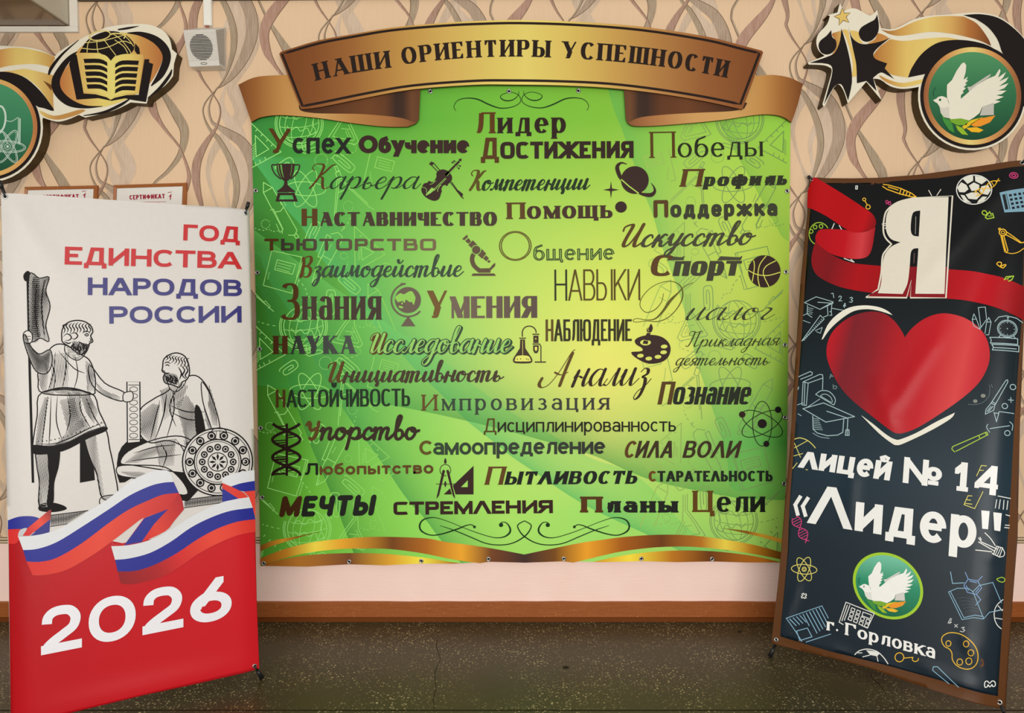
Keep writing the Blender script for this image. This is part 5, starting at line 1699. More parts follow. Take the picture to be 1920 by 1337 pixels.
a.poly(sp(L5('1312,250 1335,295 1350,372'), n=3) + sp(L5('1350,372 1280,455 1215,530 1040,610 912,634'), n=3)[1:] + L5('1060,430 1235,368'), grad(LEFT, (250, 1000), (345, 950), [(0, (206, 40, 42)), (.4, (214, 62, 50)), (1, (176, 30, 36))], .36, .25, 'flag_back'), 5)
a.poly(L5('1235,368 1062,434 912,634 1040,610 1130,480'), BU, 6)
T2 = '817,640 950,632 1100,595 1250,520 1400,425 1550,350 1700,300 1830,283'
W2 = '845,740 950,730 1100,690 1250,610 1400,505 1550,430 1700,380 1858,362'
B2_ = '865,825 1000,820 1150,770 1300,690 1450,590 1600,510 1750,460 1878,448'
R2_ = '888,915 1000,915 1200,860 1330,785 1450,700 1600,620 1750,560 1880,540'
band(T2, W2, WH, 7); band(W2, B2_, BU, 8)
band(B2_, R2_, grad(LEFT, (225, 1090), (480, 990), [(0, (140, 24, 30)), (.25, (168, 32, 36)), (.42, (206, 44, 44)), (.7, (226, 72, 54)), (1, (214, 54, 46))], .36, .25, 'flag_red_low'), 7)
band('1630,176 1645,135 1750,100 1872,85', '1630,178 1690,205 1770,180 1873,165', WH, 7)
band('1690,205 1770,180 1873,165', '1740,225 1790,240 1876,236', BU, 8)
a.poly(L5('1790,240 1876,236 1880,440 1858,362 1830,283'), RE, 6)
a.poly(L5('1630,176 1700,205 1790,250 1822,284 1750,292 1632,216'), RE, 9); a.poly(L5('1632,216 1750,292 1632,316'), BU, 9)
a.build('printed_flag', lb, 'printed white, blue and red ribbons')
# two robed figures engraved in black lines (plain stand-in for the printed monument)
INKL = M((22, 19, 18), .5, .1); PAPER = lm((207, 204, 199))
a = Art(LEFT)
def hatch(poly, ang, step, w, m=INKL, lay=4):
    step *= .86
    c, s_ = cos(radians(ang)), sin(radians(ang))
    q = [(x * c + y * s_, -x * s_ + y * c) for x, y in poly]
    y = min(p[1] for p in q) + step * .5
    while y < max(p[1] for p in q):
        xs = []
        for i in range(len(q)):
            (x0, y0), (x1, y1) = q[i], q[(i + 1) % len(q)]
            if (y0 <= y) != (y1 <= y):
                xs.append(x0 + (x1 - x0) * (y - y0) / (y1 - y0))
        xs.sort()
        for i in range(0, len(xs) - 1, 2):
            p0, p1 = xs[i], xs[i + 1]
            if p1 - p0 > 1.5:
                w_ = w * 1.25
                a.rib([(p0 * c - y * s_, p0 * s_ + y * c), ((p0 + p1) / 2 * c - y * s_, (p0 + p1) / 2 * s_ + y * c), (p1 * c - y * s_, p1 * s_ + y * c)], [w_ * .6, w_, w_ * .35], m, lay)
        y += step
def shape(txt, fill=PAPER, w=1.6, lay=3, smooth=True, closed=True):
    p = sp(P(txt), True, 4) if smooth else P(txt)
    a.poly(p, fill, lay)
    if w:
        a.rib(p, w * 1.25, INKL, lay + .5, True)
    return p
def strokes(txts, w=1.3, lay=5):
    for t in txts.split('|'):
        p = sp(P(t), n=4)
        n = len(p)
        a.rib(p, [max(.5, 1.3 * w * sin(pi * (i + .6) / (n + .4))) for i in range(n)], INKL, lay)
# staff
a.rib(P('52,520 56,700 62,905'), 4.6, INKL, 2); shape('52,508 59,515 58,526 47,527 44,516', INKL, 0, 2)
p = shape('55,516 74,522 92,520 86,545 94,575 86,610 92,640 76,634 58,640 54,600', PAPER, 1.6, 2.5)
hatch(p, 74, 2.3, 1.3, lay=3.5); hatch(sp(P('60,530 74,526 72,600 76,630 62,636'), True, 4), 104, 2.3, 1.2, lay=3.6)
strokes('70,524 66,580 72,632|84,524 78,570 84,634', 2.2, 4)
# left figure: legs, robe, arm, head
p = shape('70,842 108,836 110,870 101,905 98,945 74,948 74,905 69,870', PAPER, 1.8)
a.poly(sp(P('90,842 110,838 111,870 102,905 99,946 88,946 92,900'), True, 4), INKL, 4); hatch(p, 82, 2.6, 1.0)
shape('76,945 98,942 120,948 124,955 100,960 74,957', INKL, 0)
p = shape('160,812 196,804 206,842 214,880 220,930 192,934 182,890 166,850', PAPER, 1.8); hatch(sp(P('160,812 178,812 186,860 196,930 190,932 180,890 166,850'), True, 4), 70, 2.6, .9)
shape('190,932 222,928 236,940 232,950 192,950', PAPER, 1.5)
a.poly(P('150,820 172,815 178,900 150,905'), INKL, 2)
p = shape('80,735 168,736 186,772 199,800 196,808 165,818 120,838 66,846 62,832 70,780', PAPER, 1.8, 5)
a.poly(sp(P('62,834 110,836 165,812 197,800 199,808 166,822 118,846 66,852'), True, 4), INKL, 6)
hatch(P('66,838 72,780 84,745 92,745 84,800 80,838'), 78, 2.6, 1.0, lay=6); hatch(P('112,750 140,745 150,790 128,812'), 62, 2.8, 1.0, lay=6); hatch(P('100,838 130,805 160,780 168,806 130,826'), 48, 2.8, 1.0, lay=6)
strokes('90,742 84,790 78,838|108,742 106,790 118,828|126,742 132,780 124,812|150,742 152,770 172,806|160,742 176,780 190,802|96,742 94,800 92,834', 1.6, 7)
p = shape('96,652 120,646 150,664 168,676 178,704 178,730 168,740 82,738 72,712 74,690', PAPER, 1.8, 5)
hatch(P('74,690 92,690 88,734 80,736 72,712'), 66, 2.6, 1.0, lay=6); hatch(P('160,676 170,682 178,706 176,732 164,736'), 80, 2.4, 1.0, lay=6)
hatch(P('94,660 78,668 60,652 52,640 48,646 56,668 70,696 88,700 92,690'), 120, 2.2, 1.1, lay=8.5)
hatch(P('150,740 168,740 184,772 176,796 160,770'), 55, 2.2, 1.1, lay=6)
hatch(P('66,836 100,834 130,826 165,808 196,798 196,806 165,818 120,836 66,844'), 90, 1.9, 1.3, lay=6.5)
strokes('104,660 100,700 90,734|122,654 124,690 116,734|140,664 146,700 138,732|110,658 138,690 160,700|96,680 104,706 100,732', 1.5, 7)
a.rib(sp(P('82,735 110,728 140,729 170,738'), n=4), 3.4, INKL, 7)
p = shape('94,656 74,664 58,650 48,628 44,636 54,668 68,696 88,700 98,680', PAPER, 1.7, 7); hatch(p, 40, 2.4, 1.1, lay=8)
shape('44,626 52,620 60,626 60,640 52,644 45,640', PAPER, 1.5, 8); strokes('46,631 58,631|46,636 58,636', 1.1, 10)
p = shape('168,684 196,718 230,734 236,744 226,752 190,738 170,716', PAPER, 1.7, 6); hatch(P('176,712 196,732 226,744 224,752 190,740'), 28, 2.2, .9, lay=7)
shape('128,640 158,640 160,662 144,676 122,660', PAPER, 1.4, 5)
shape('116,634 117,618 126,606 142,601 158,603 170,611 174,622 170,630 174,640 168,644 166,650 160,662 148,664 138,656 130,650 118,642', PAPER, 1.9, 7)
hatch(sp(P('136,640 150,642 166,646 163,660 150,664 138,656'), True, 3), 70, 2.7, 1.5, lay=8)
strokes('138,644 134,652 142,660|144,646 152,654 146,662|154,648 162,656 154,663|147,640 156,646 164,650|136,648 146,656 150,664', 2.4, 9)
strokes('150,642 146,652 152,662|158,644 156,654 158,662|140,642 138,650 144,658|164,646 162,654 160,660', 1.9, 9)
strokes('156,624 162,621 169,624|158,628 163,626 167,628|158,628 163,630 167,628|168,634 171,639 166,641|160,646 166,647', 1.7, 10)
for k in range(9):
    x = 119 + 6 * k
    strokes('%f,%f %f,%f %f,%f %f,%f' % (x, 626 - (2 if k % 2 else 0), x + 3, 618, x - 1, 611, x + 4, 604 + abs(k - 4)), 1.9, 9)
strokes('118,632 126,626 134,632 130,638 122,638|130,628 140,624 146,630 140,636 134,634|120,640 128,644 134,642', 1.9, 9)
strokes('68,832 100,832 130,822 165,804 196,792|66,838 100,838 132,828 166,810 198,799', 1.8, 8)
for k in range(16):
    u = k / 15
    a.disc(72 + 118 * u, 828 - 36 * u ** 1.6, 1.3, 1.3, INKL, 8, n=8)
hatch(P('128,735 150,735 158,800 130,815'), 100, 2.6, 1.0, lay=6.2)
hatch(P('100,664 130,660 128,730 92,734'), 84, 3.4, .9, lay=6.2)
# rolled tablet standing between the figures
p = shape('238,716 262,716 263,828 239,830', PAPER, 1.8, 7, False)
for k in range(8):
    a.ring(250.5, 730 + 12.4 * k, 7.5, 4.6, 1.2, INKL, 8, n=18)
a.line('241,722 260,722', 1.4, INKL, 8); a.line('242,824 261,824', 1.4, INKL, 8)
shape('232,738 246,734 250,742 246,752 232,752', PAPER, 1.5, 9)
# right figure: seat shadow, robe, knees, torso, arm, head
a.poly(sp(P('222,850 250,822 300,830 400,850 352,940 300,905 262,890 224,905'), True, 3), INKL, 2)
p = shape('226,868 240,846 290,824 340,818 372,838 384,870 352,886 300,880 250,872', PAPER, 1.8, 4)
hatch(P('290,826 330,822 326,872 300,876'), 76, 2.6, 1.0, lay=5); hatch(P('344,824 372,840 380,868 350,882'), 60, 2.6, 1.1, lay=5); strokes('250,850 290,838 330,834|246,864 290,858 340,852|300,830 312,852 304,878|330,824 346,850 342,884', 1.6, 6)
p = shape('222,874 260,872 310,876 340,900 352,925 330,925 300,902 250,896 222,890', PAPER, 1.7, 5); hatch(P('224,884 262,884 300,894 300,902 250,896'), 80, 2.4, .9, lay=6)
p = shape('262,770 288,748 312,735 340,712 366,704 386,722 398,752 406,800 398,832 360,842 318,826 282,830 262,812', PAPER, 1.8, 5)
hatch(P('264,774 286,756 300,760 292,824 278,826 262,810'), 74, 2.5, 1.1, lay=6); hatch(P('330,756 350,740 370,770 378,830 350,836'), 66, 2.5, 1.1, lay=6)
a.poly(sp(P('366,760 378,772 388,830 374,836 366,800'), True, 3), INKL, 6)
strokes('312,738 306,780 290,826|324,730 326,770 312,822|340,716 318,760 330,800|300,750 290,790 282,824|318,760 350,772 384,772|320,772 350,786 386,788', 1.8, 7)
p = shape('378,716 394,740 408,780 412,812 402,816 392,790 380,752', PAPER, 1.6, 8); hatch(P('380,752 392,790 402,816 398,818 386,792'), 70, 2.2, .9, lay=9)
shape('398,806 412,802 424,808 422,820 410,824 398,818', PAPER, 1.4, 9); strokes('406,808 404,822|412,806 412,822|418,808 418,820', 1.1, 11)
shape('316,706 342,700 348,716 332,734 318,728', PAPER, 1.4, 6)
shape('305,688 307,674 318,665 332,662 346,668 353,682 355,700 350,712 342,716 336,726 324,722 310,718 306,708 309,700 304,696', PAPER, 1.9, 7)
hatch(sp(P('307,704 318,700 332,704 334,720 320,721 309,716'), True, 3), 100, 2.7, 1.5, lay=8)
strokes('308,704 316,710 312,718|316,702 324,710 318,721|324,704 332,712 327,722|310,712 320,716 330,720', 2.4, 9)
strokes('312,704 312,712 316,720|320,702 320,712 326,720|328,704 328,714 332,722|308,698 313,700 318,699', 1.8, 9)
strokes('308,682 313,679 320,682|309,686 314,684 318,687|305,694 309,697|309,700 314,701', 1.7, 10)
for k in range(8):
    x = 312 + 5.4 * k
    strokes('%f,%f %f,%f %f,%f %f,%f' % (x - 2, 676 + 2.4 * k, x + 3, 672 + 1.6 * k, x, 668 + k, x + 5, 665 + .9 * k), 1.8, 9)
strokes('338,684 346,694 342,704 350,712|344,682 352,694 347,704 352,710|334,688 340,700 336,712', 2.2, 9)
hatch(P('300,732 340,716 352,724 340,760 306,790'), 96, 3.0, 1.0, lay=6.2)
hatch(P('392,722 404,760 408,800 398,796 390,760'), 86, 2.2, 1.1, lay=9)
hatch(P('232,868 262,846 296,836 300,850 258,868'), 30, 2.6, 1.0, lay=5.2)
# plain ornamental roundel
shape_ = ell(408, 866, 66, 63, n=48)
a.poly(shape_, PAPER, 10)
for r, w in ((66, 2.6), (61, 1.4), (44, 2.4), (40, 1.2), (18, 1.8)):
    a.ring(408, 866, r, r * .955, w, INKL, 11, n=48)
for k in range(14):
    t_ = 2 * pi * k / 14
    x, y = 408 + 52.5 * cos(t_), 866 + 50 * sin(t_)
    a.disc(x, y, 8, 8, INKL, 11, n=18); a.ring(x, y, 4.6, 4.6, 1.5, PAPER, 12, n=16)
for k in range(12):
    t_ = 2 * pi * k / 12
    x, y = 408 + 29 * cos(t_), 866 + 27.6 * sin(t_)
    a.disc(x, y, 6.6, 6.6, INKL, 11, n=14); a.ring(x, y, 3.2, 3.2, 1.3, PAPER, 12, n=12)
for k in range(8):
    t_ = 2 * pi * k / 8
    a.rib([(408 + 4 * cos(t_), 866 + 4 * sin(t_)), (408 + 10 * cos(t_), 866 + 10 * sin(t_)), (408 + 16 * cos(t_), 866 + 16 * sin(t_))], [1, 5, .6], INKL, 12)
# plinth in line shading
hatch(P('95,966 165,957 126,982 95,987'), 90, 3.0, 1.4, lay=4); a.line('95,966 165,957', 1.5, INKL, 5); a.line('95,987 126,982', 1.2, INKL, 5)
hatch(P('345,937 418,928 418,942 345,952'), 90, 3.0, 1.5, lay=4); a.line('345,937 418,928', 1.6, INKL, 5); a.line('345,952 418,942', 1.3, INKL, 5)
# keep the engraving behind the ribbons
for i, (pts, m, l) in enumerate(a.f):
    a.f[i] = (pts, m, 1.2 + l * .13)
a.build('printed_figures', lb, 'engraved black and white drawing of two robed figures')
# eyelets, hooks and the spring stand behind
BLACKP = M((26, 26, 28), .4, .4)
for x, y in ((9.5, 368), (461.5, 398.5), (477.5, 1249.5)):
    grommet(LEFT.px(x, y, .0004), LEFT.N, .0085, lb)
grommet(LEFT.px(28, 1352, .0004), LEFT.N, .0085, lb)
hub = LEFT.pt(.40, .95, -.07)
def limb(a0, a1, w0, nm='stand_arm', foot=None):
    pts = [hub, hub * .5 + a0 * .5, a0, a1]
    tube(nm, pts, [.006, .006, .005, .0045], BLACKP, lb, 10)
    if foot:
        tube('rubber_tip', foot, [.006, .0085, .0085, .006], BLACKP, lb, 12)
def corner(x, y, tx, ty, back=.012):
    p = LEFT.px(x, y, -back)
    q = LEFT.px(tx, ty, -.002)
    return p, q
for (gx, gy, tx, ty) in ((9.5, 368, -3, 338), (461.5, 398.5, 467, 378)):
    g = LEFT.px(gx, gy, .001)
    b = LEFT.px(gx, gy, -.03)
    tip = LEFT.px(tx, ty, .004)
    tube('stand_arm', [hub, hub * .5 + b * .5 + LEFT.N * -.02, b, LEFT.px((gx + tx) / 2, (gy + ty) / 2, -.012)], .0055, BLACKP, lb, 10)
    tube('hook', [LEFT.px((gx + tx) / 2, (gy + ty) / 2, -.012), LEFT.px((gx + 2 * tx) / 3, (gy + 2 * ty) / 3, .004), tip], [.006, .0075, .007], BLACKP, lb, 12, 'black corner hook')
    tube('hook_wire', [tip * .6 + g * .4, g + LEFT.N * .007, g], .0028, BLACKP, lb, 8)
fl = on_floor(491, 1271, .004)
b = LEFT.px(477.5, 1249.5, -.03)
tube('stand_leg', [hub, hub * .5 + b * .5 - LEFT.N * .02, b, b * .35 + fl * .65], .0055, BLACKP, lb, 10)
tube('rubber_tip', [b * .5 + fl * .5, b * .35 + fl * .65, fl], [.0055, .0085, .0095], BLACKP, lb, 12, 'black rubber foot')
g = LEFT.px(477.5, 1249.5, .001)
tube('hook_wire', [g, g + LEFT.N * .008, LEFT.px(482, 1257, .004), b * .5 + fl * .5], .003, BLACKP, lb, 8)
fl = on_floor(20, 1392, .004); b = LEFT.px(28, 1352, -.03)
tube('stand_leg', [hub, hub * .5 + b * .5 - LEFT.N * .02, b, fl], .0055, BLACKP, lb, 10)
back = Vector((hub.x - .1, hub.y + .34, .006))
tube('stand_leg', [hub, back], .0055, BLACKP, lb, 10)
# ================================================================= the dark stand banner on the right
def crease(a, b, p, q, w, k):
    """soft fold along a segment of the sheet"""
    dx, dy = q[0] - p[0], q[1] - p[1]
    L = hypot(dx, dy)
    u = ((a - p[0]) * dx + (b - p[1]) * dy) / (L * L)
    d = ((a - p[0]) * dy - (b - p[1]) * dx) / L
    f = max(0.0, min(1.0, min(u, 1 - u) * 4 + .0)) if -.0 <= u <= 1 else 0.0
    return k * math.exp(-(d / w) ** 2) * f
_R = {}
def bulge_right(a, b):
    k = .004 * sin(a * 4 + 1) * sin(b * 1.9 + .3)
    k += -.016 * max(0, (.06 - a) / .06) ** 2 - .014 * max(0, (a - .74) / .06) ** 2
    for p, q, w, h in _R['folds']:
        k += crease(a, b, p, q, w, h)
    return k
_R['folds'] = [(RIGHT.st(*p), RIGHT.st(*q), w, h) for p, q, w, h in (
    ((1925, 300), (1700, 560), .035, .007), ((1925, 330), (1800, 640), .03, -.005), ((1640, 700), (1680, 820), .03, .006), ((1780, 600), (1650, 800), .03, .006),
    ((1885, 1320), (1800, 1180), .02, .006), ((1860, 1300), (1700, 1240), .02, .005), ((1462, 1190), (1600, 1225), .018, .005), ((1462, 1190), (1500, 1080), .02, .005),
    ((1516, 335), (1700, 345), .02, -.006), ((1895, 1000), (1850, 1060), .02, .005), ((1600, 870), (1590, 1000), .025, .004))]
RIGHT.h, RIGHT.grid = bulge_right, .016
R1, R2, R3, R4 = Z(1480, 290, 4.314), Z(1480, 520, 4.177), Z(1440, 780, 4.0), Z(1430, 1020, 3.918)
rb_ = thing('stand_banner', 'dark navy banner with brown border and big red heart, on a stand at right', 'banner', on_floor(1690, 1310))
def rm(c):
    return M(c, .33, .2)
a = Art(RIGHT)
top_e = P('1516,331 1545,333.5 1600,334 1650,333 1720,328 1800,317 1870,306 1926,297')
a.poly(top_e + P('1925,420 1921,600 1913,800 1909,1010 1897,1160 1886,1337 1800,1310 1700,1278 1625,1251 1540,1230 1446,1207 1447,1195 1460,1080 1481,840 1501,520 1513,400'), rm((92, 56, 28)), 0)
NAVY = grad(RIGHT, (1720, 330), (1660, 1260), [(0, (8, 9, 11)), (.18, (9, 11, 14)), (.35, (13, 25, 31)), (.52, (21, 40, 50)), (.62, (25, 46, 58)), (.8, (21, 36, 46)), (1, (20, 34, 44))], .33, .22, 'banner_navy')  # print gradient, with the lower sheet's bluish sheen painted in
a.poly(P('1524,343 1549.5,343 1642,342 1758,334 1850,321 1922,309 1922,420 1916,600 1903,780 1895,930 1884,1096 1871,1310 1762,1275 1659.7,1247 1557.6,1221.6 1463,1193.6 1463,1186 1477,1033 1477.5,955 1488.7,805 1490,840 1505.5,600 1518,401'.replace('1477.5,955 1488.7,805 1490,840', '1480,955 1489.5,830')), NAVY, 1)
a.build('banner_sheet', rb_, 'dark navy sheet with a brown border', solid=.0012)
# red ribbon
def RG(p, q, st, nm):
    return grad(RIGHT, p, q, st, .33, .2, nm)
RRED = RG((1515, 400), (1640, 420), [(0, (186, 6, 18)), (.6, (178, 4, 14)), (.85, (186, 8, 20)), (1, (136, 8, 16))], 'ribbon_red')
a = Art(RIGHT)
a.poly(sp(R1('215,700 300,780 400,840 520,880 760,903 1000,910 1290,928 1500,945 1700,985 1908,1052'), n=4) + sp(R1('1900,1322 1700,1245 1500,1190 1280,1165 950,1150 700,1125 480,1090 350,1050 240,990 195,930 180,850 195,760'), n=4),
       RG((1522, 500), (1918, 560), [(0, (136, 12, 22)), (.1, (126, 16, 26)), (.25, (170, 6, 18)), (.5, (148, 6, 16)), (.7, (174, 8, 22)), (.85, (188, 16, 30)), (1, (138, 6, 14))], 'ribbon_red_low'), 2)
a.poly(sp(R1('235,620 300,605 440,610 560,632 640,618 692,588 690,640 670,760 640,820 590,842 500,845 380,820 300,780 215,700'), True, 4),
       RG((1532, 450), (1640, 450), [(0, (176, 6, 20)), (.5, (190, 10, 26)), (.8, (206, 60, 66)), (1, (158, 14, 26))], 'ribbon_red_fold'), 3)
a.poly(R1('190,182 145,280 140,420') + sp(R1('140,420 300,500 480,618 560,632 640,615 690,590 702,540 670,480 600,430 450,330 215,185'), n=4)[1:], RRED, 4)
a.build('printed_ribbon', rb_, 'red ribbon printed across the top')
# big letter
WHT = rm((224, 218, 202))
a = Art(RIGHT)
outl = R1('1320,335 1267,1160 980,1160 988,1020 950,1160 620,1156 720,1092') + sp(R1('720,1092 745,960 755,830 785,775 828,727'), n=4)[1:] + sp(R1('828,727 782,680 762,620 768,520 795,450 880,388 1000,356'), n=4)[1:]
a.poly(outl, rm((10, 12, 14)), 5)
a.poly(R1('1283,912 1267,1160 980,1160 988,1020 950,1160 620,1156 720,1092 745,960 750,905'), rm((134, 16, 28)), 6)
a.rib(outl, 3.0, WHT, 7, closed=True)
let = R1('1288,345 1255,1128 1020,1128 1045,760') + sp(R1('1045,760 1005,765 983,800 975,900 958,1040 918,1130'), n=4)[1:] + R1('718,1124') + sp(R1('718,1124 745,1040 757,880 780,800 830,745 900,712'), n=4)[1:] + sp(R1('900,712 830,690 792,640 781,570 792,480 840,410 920,370 1000,357'), n=4)[1:]
hole = sp(R1('1060,455 1010,466 990,510 983,620 1000,657 1048,665'), n=2)
a.poly(let, WHT, 8, holes=[R1('1060,455') + sp(R1('1060,455 1010,466 990,510 983,610 1000,655 1048,665'), n=4)[1:]])
a.line(R1('1024,505 1020,645'), 1.2, rm((150, 150, 140)), 7); a.line(R1('1012,800 1008,880'), 1.2, rm((120, 90, 88)), 7)
for q in ('1128,292 1152,335', '1226,284 1194,332', '752,566 785,560', '756,580 790,574', '775,600 790,597'):
    a.line(R1(q), 1.5, WHT, 8)
a.build('printed_letter', rb_, 'big white printed letter with an outline')
# heart
a = Art(RIGHT)
heart = R2('905,472') + sp(R2('905,472 960,400 1050,330 1150,290 1250,285 1380,320 1480,390 1545,480 1570,600 1550,710 1480,830 1350,950 1150,1090 1000,1180 900,1218 840,1222 780,1190 650,1090 500,970 400,860 330,730 295,620 300,520 340,430 420,350 520,295 640,270 740,285 820,340 880,420 905,472'), n=4)[1:-1]
a.poly(heart, RG((1548, 640), (1860, 690), [(0, (186, 20, 34)), (.05, (178, 20, 34)), (.16, (122, 28, 38)), (.3, (136, 25, 36)), (.45, (172, 20, 31)), (.66, (190, 24, 36)), (.84, (212, 66, 68)), (.92, (200, 40, 50)), (1, (186, 28, 42))], 'heart_red'), 2)
a.build('printed_heart', rb_, 'big glossy red printed heart')
a = Art(RIGHT)
W2c = rm((232, 229, 214))
a.poly(sp(R2('255,490 300,380 370,300 470,240 590,222 700,235 770,265 810,298'), n=4) + sp(R2('810,298 700,264 600,252 500,270 400,335 320,410 265,487'), n=4)[1:], W2c, 4)
a.build('printed_accent', rb_, 'white printed stroke above the heart')
a = Art(RIGHT)
a.poly(sp(R2('565,1083 700,1220 800,1298 840,1315 900,1300 1100,1205 1260,1110 1297,1060'), n=4) + sp(R2('1297,1060 1150,1132 1000,1216 880,1266 830,1270 760,1232 660,1152 567,1083'), n=4)[1:], W2c, 4)
a.build('printed_accent', rb_, 'white printed stroke below the heart')
# words
WT = rm((236, 237, 234))
def RW(txt, f, p0, p1, H, xh, sv, sh, up=None, hr=1.0, first=0, **k):
    a = Art(RIGHT)
    p0, p1 = f(p0)[0], f(p1)[0]
    word(a, txt, p0, p1, H, dict(dict(sv=sv / H, sh=sh / H, gap=.07), **k), (WT, WT), 6, first=first, xh=xh / H, hr=hr, up=up)
    a.build('printed_word', rb_, 'white printed word "%s"' % txt)
RW('лицей', R3, '232,386', '912,486', 44, 31, 10.6, 7.6, (22, -130), 1.16, lam=1, gap=.05)
RW('№', R3, '1010,500', '1298,540', 48.5, 36, 11, 8, (14, -195), 1.0)
RW('14', R3, '1388,556', '1744,602', 54, 40, 12.4, 8.6, (14, -195), 1.02, gap=.08)
RW('Лидер', R3, '305,803', '1556,1003', 72, 51, 15.8, 11.2, (8, -130), 1.2, lam=1, gap=.08)
for q in ('243,607 206,666 224,738', '300,618 262,677 282,746'):
    a = Art(RIGHT)
    a.line(R3(q), 7, WT, 6)
    a.build('printed_mark', rb_, 'white printed opening mark')
for q in ('1600,708 1662,714 1650,850 1606,845', '1690,722 1754,730 1742,866 1697,858'):
    a = Art(RIGHT)
    a.poly(R3(q), WT, 6)
    a.build('printed_mark', rb_, 'white printed closing mark')
RW('г.', R4, '470,633', '558,648', 22.5, 16.5, 5.4, 2.8, (4, -100), 1.0, serif=(.05, .09), gap=.1, thin=.6)
RW('Горловка', R4, '606,666', '1266,842', 23, 17, 5.6, 2.8, (4, -100), 1.14, serif=(.05, .09), gap=.1, thin=.6)
# round emblem with a dove
UN = lambda txt: [((x - 1370) / 335, (y - 720) / 335) for x, y in P(txt)]
DOVE = dict(
  body=UN('1072,752 1095,742 1112,727 1140,721 1170,732 1188,756 1196,790 1178,740 1176,690 1178,636 1215,600 1250,530 1288,476 1308,467 1322,490 1318,540 1302,598 1336,575 1322,602 1338,602 1312,628 1328,632 1302,655 1320,660 1292,688 1306,692 1282,715 1282,742 1400,640 1480,592 1540,568 1574,515 1581,532 1562,582 1622,540 1602,580 1572,610 1642,578 1620,612 1568,648 1642,624 1610,662 1562,680 1626,680 1590,706 1548,716 1606,726 1560,746 1537,750 1582,762 1531,782 1530,862 1440,868 1444,800 1422,850 1382,882 1352,900 1330,925 1290,936 1240,925 1200,890 1152,880 1130,850 1120,800 1105,776 1085,764'),
  grey=UN('1330,652 1358,650 1470,575 1510,553 1500,575 1400,640 1345,688'), page=UN('1446,800 1530,772 1530,864 1424,868'), neck=UN('1120,800 1150,812 1192,800 1195,885 1152,878 1130,850'),
  leaves=[(UN('1130,850 1160,890 1200,902 1218,940 1232,1000 1190,975 1150,915'), (64, 142, 58)), (UN('1190,897 1280,890 1345,905 1322,940 1260,942 1212,922'), (118, 168, 44)), (UN('1240,940 1290,960 1337,1016 1288,1010 1255,975'), (146, 184, 40)),
          (UN('1290,952 1360,902 1450,880 1400,908 1352,942 1305,972'), (222, 190, 36)), (UN('1350,937 1420,892 1542,868 1500,920 1430,950 1380,952'), (234, 150, 40)), (UN('1320,962 1400,956 1452,978 1420,996 1360,992'), (236, 182, 36))],
  eye=UN('1124,750')[0], twig=UN('1090,655 1074,690 1078,722'))
def dove(a, tf, white, shade, lay, mk, ey):
    a.poly([tf(*p) for p in DOVE['body']], mk(white), lay)
    for k in ('grey', 'page', 'neck'):
        a.poly([tf(*p) for p in DOVE[k]], mk(shade if k != 'neck' else tuple((u + v) / 2 for u, v in zip(white, shade))), lay + (1 if k != 'grey' else -.5))
    for q, c in DOVE['leaves']:
        a.poly([tf(*p) for p in q], mk(c), lay + 2)
    e = tf(*DOVE['eye'])
    a.disc(e[0], e[1], 2.2 if ey > 80 else 1.3, 2.2 if ey > 80 else 1.3, mk((20, 90, 60)), lay + 3, n=14)
    a.rib([tf(*p) for p in DOVE['twig']], 1.0, mk((16, 70, 50)), lay + 2)
def circ(tf, r=1.0, n=64):
    return [tf(r * cos(2 * pi * i / n), r * sin(2 * pi * i / n)) for i in range(n)]
ec = R4('921,308')[0]
def tfb(u, v):
    return (ec[0] + (u * 250 + v * 22) / 3.918, ec[1] + (u * 22 + v * 238) / 3.918)
a = Art(RIGHT)
a.poly(circ(tfb, 1.03), rm((158, 200, 44)), 3)
a.poly(circ(tfb, .945), RG((1665, 1045), (1665, 1155), [(0, (112, 190, 160)), (.45, (40, 140, 104)), (1, (12, 100, 66))], 'emblem_green'), 4)
dove(a, lambda u, v: tfb(u * .97, v * .97), (238, 240, 234), (206, 206, 198), 5, rm, 60)
a.build('printed_emblem', rb_, 'round green printed emblem of a white dove with a book')
# chalk drawings
YE, WHc, LBc, LIM, PNK, TEAL = rm((236, 186, 52)), rm((226, 228, 222)), rm((132, 176, 200)), rm((166, 204, 60)), rm((204, 62, 122)), rm((164, 192, 196))
PY = rm((220, 210, 110))
def doodle(name, label, f):
    a = Art(RIGHT)
    f(a)
    o = a.build(name, rb_, label)
def ls(a, f, txt, w, m, closed=False, smooth=False, lay=3):
    for t in txt.split('|'):
        a.line(f(t), w, m, lay, closed, smooth)
def pen_d(a):
    ls(a, R1, '760,240 800,245 900,275 990,315 1028,345 985,342 890,318 790,282 755,258|905,275 893,318|930,292 918,328|955,300 942,334|980,312 966,340|800,262 880,288', 1.9, YE, smooth=False)
doodle('printed_pen', 'yellow chalk pen', pen_d)
doodle('printed_digit', 'small white chalk zero', lambda a: ls(a, R1, '538,255 552,254 551,280 538,281', 1.6, WHc, True))
def mol(a):
    a.ring(*R1('607,365')[0], 2.8, 2.8, 1.5, YE, 3, n=16); a.ring(*R1('638,426')[0], 4, 4, 1.6, YE, 3, n=18); ls(a, R1, '612,376 632,410', 1.6, YE)
doodle('printed_molecule', 'yellow chalk molecule', mol)
def pct(a):
    a.ring(*R1('790,383')[0], 2.4, 2.4, 1.3, PNK, 3, n=12); a.ring(*R1('812,398')[0], 2.4, 2.4, 1.3, PNK, 3, n=12); ls(a, R1, '784,402 818,380', 1.4, PNK)
doodle('printed_sign', 'pink chalk percent sign', pct)
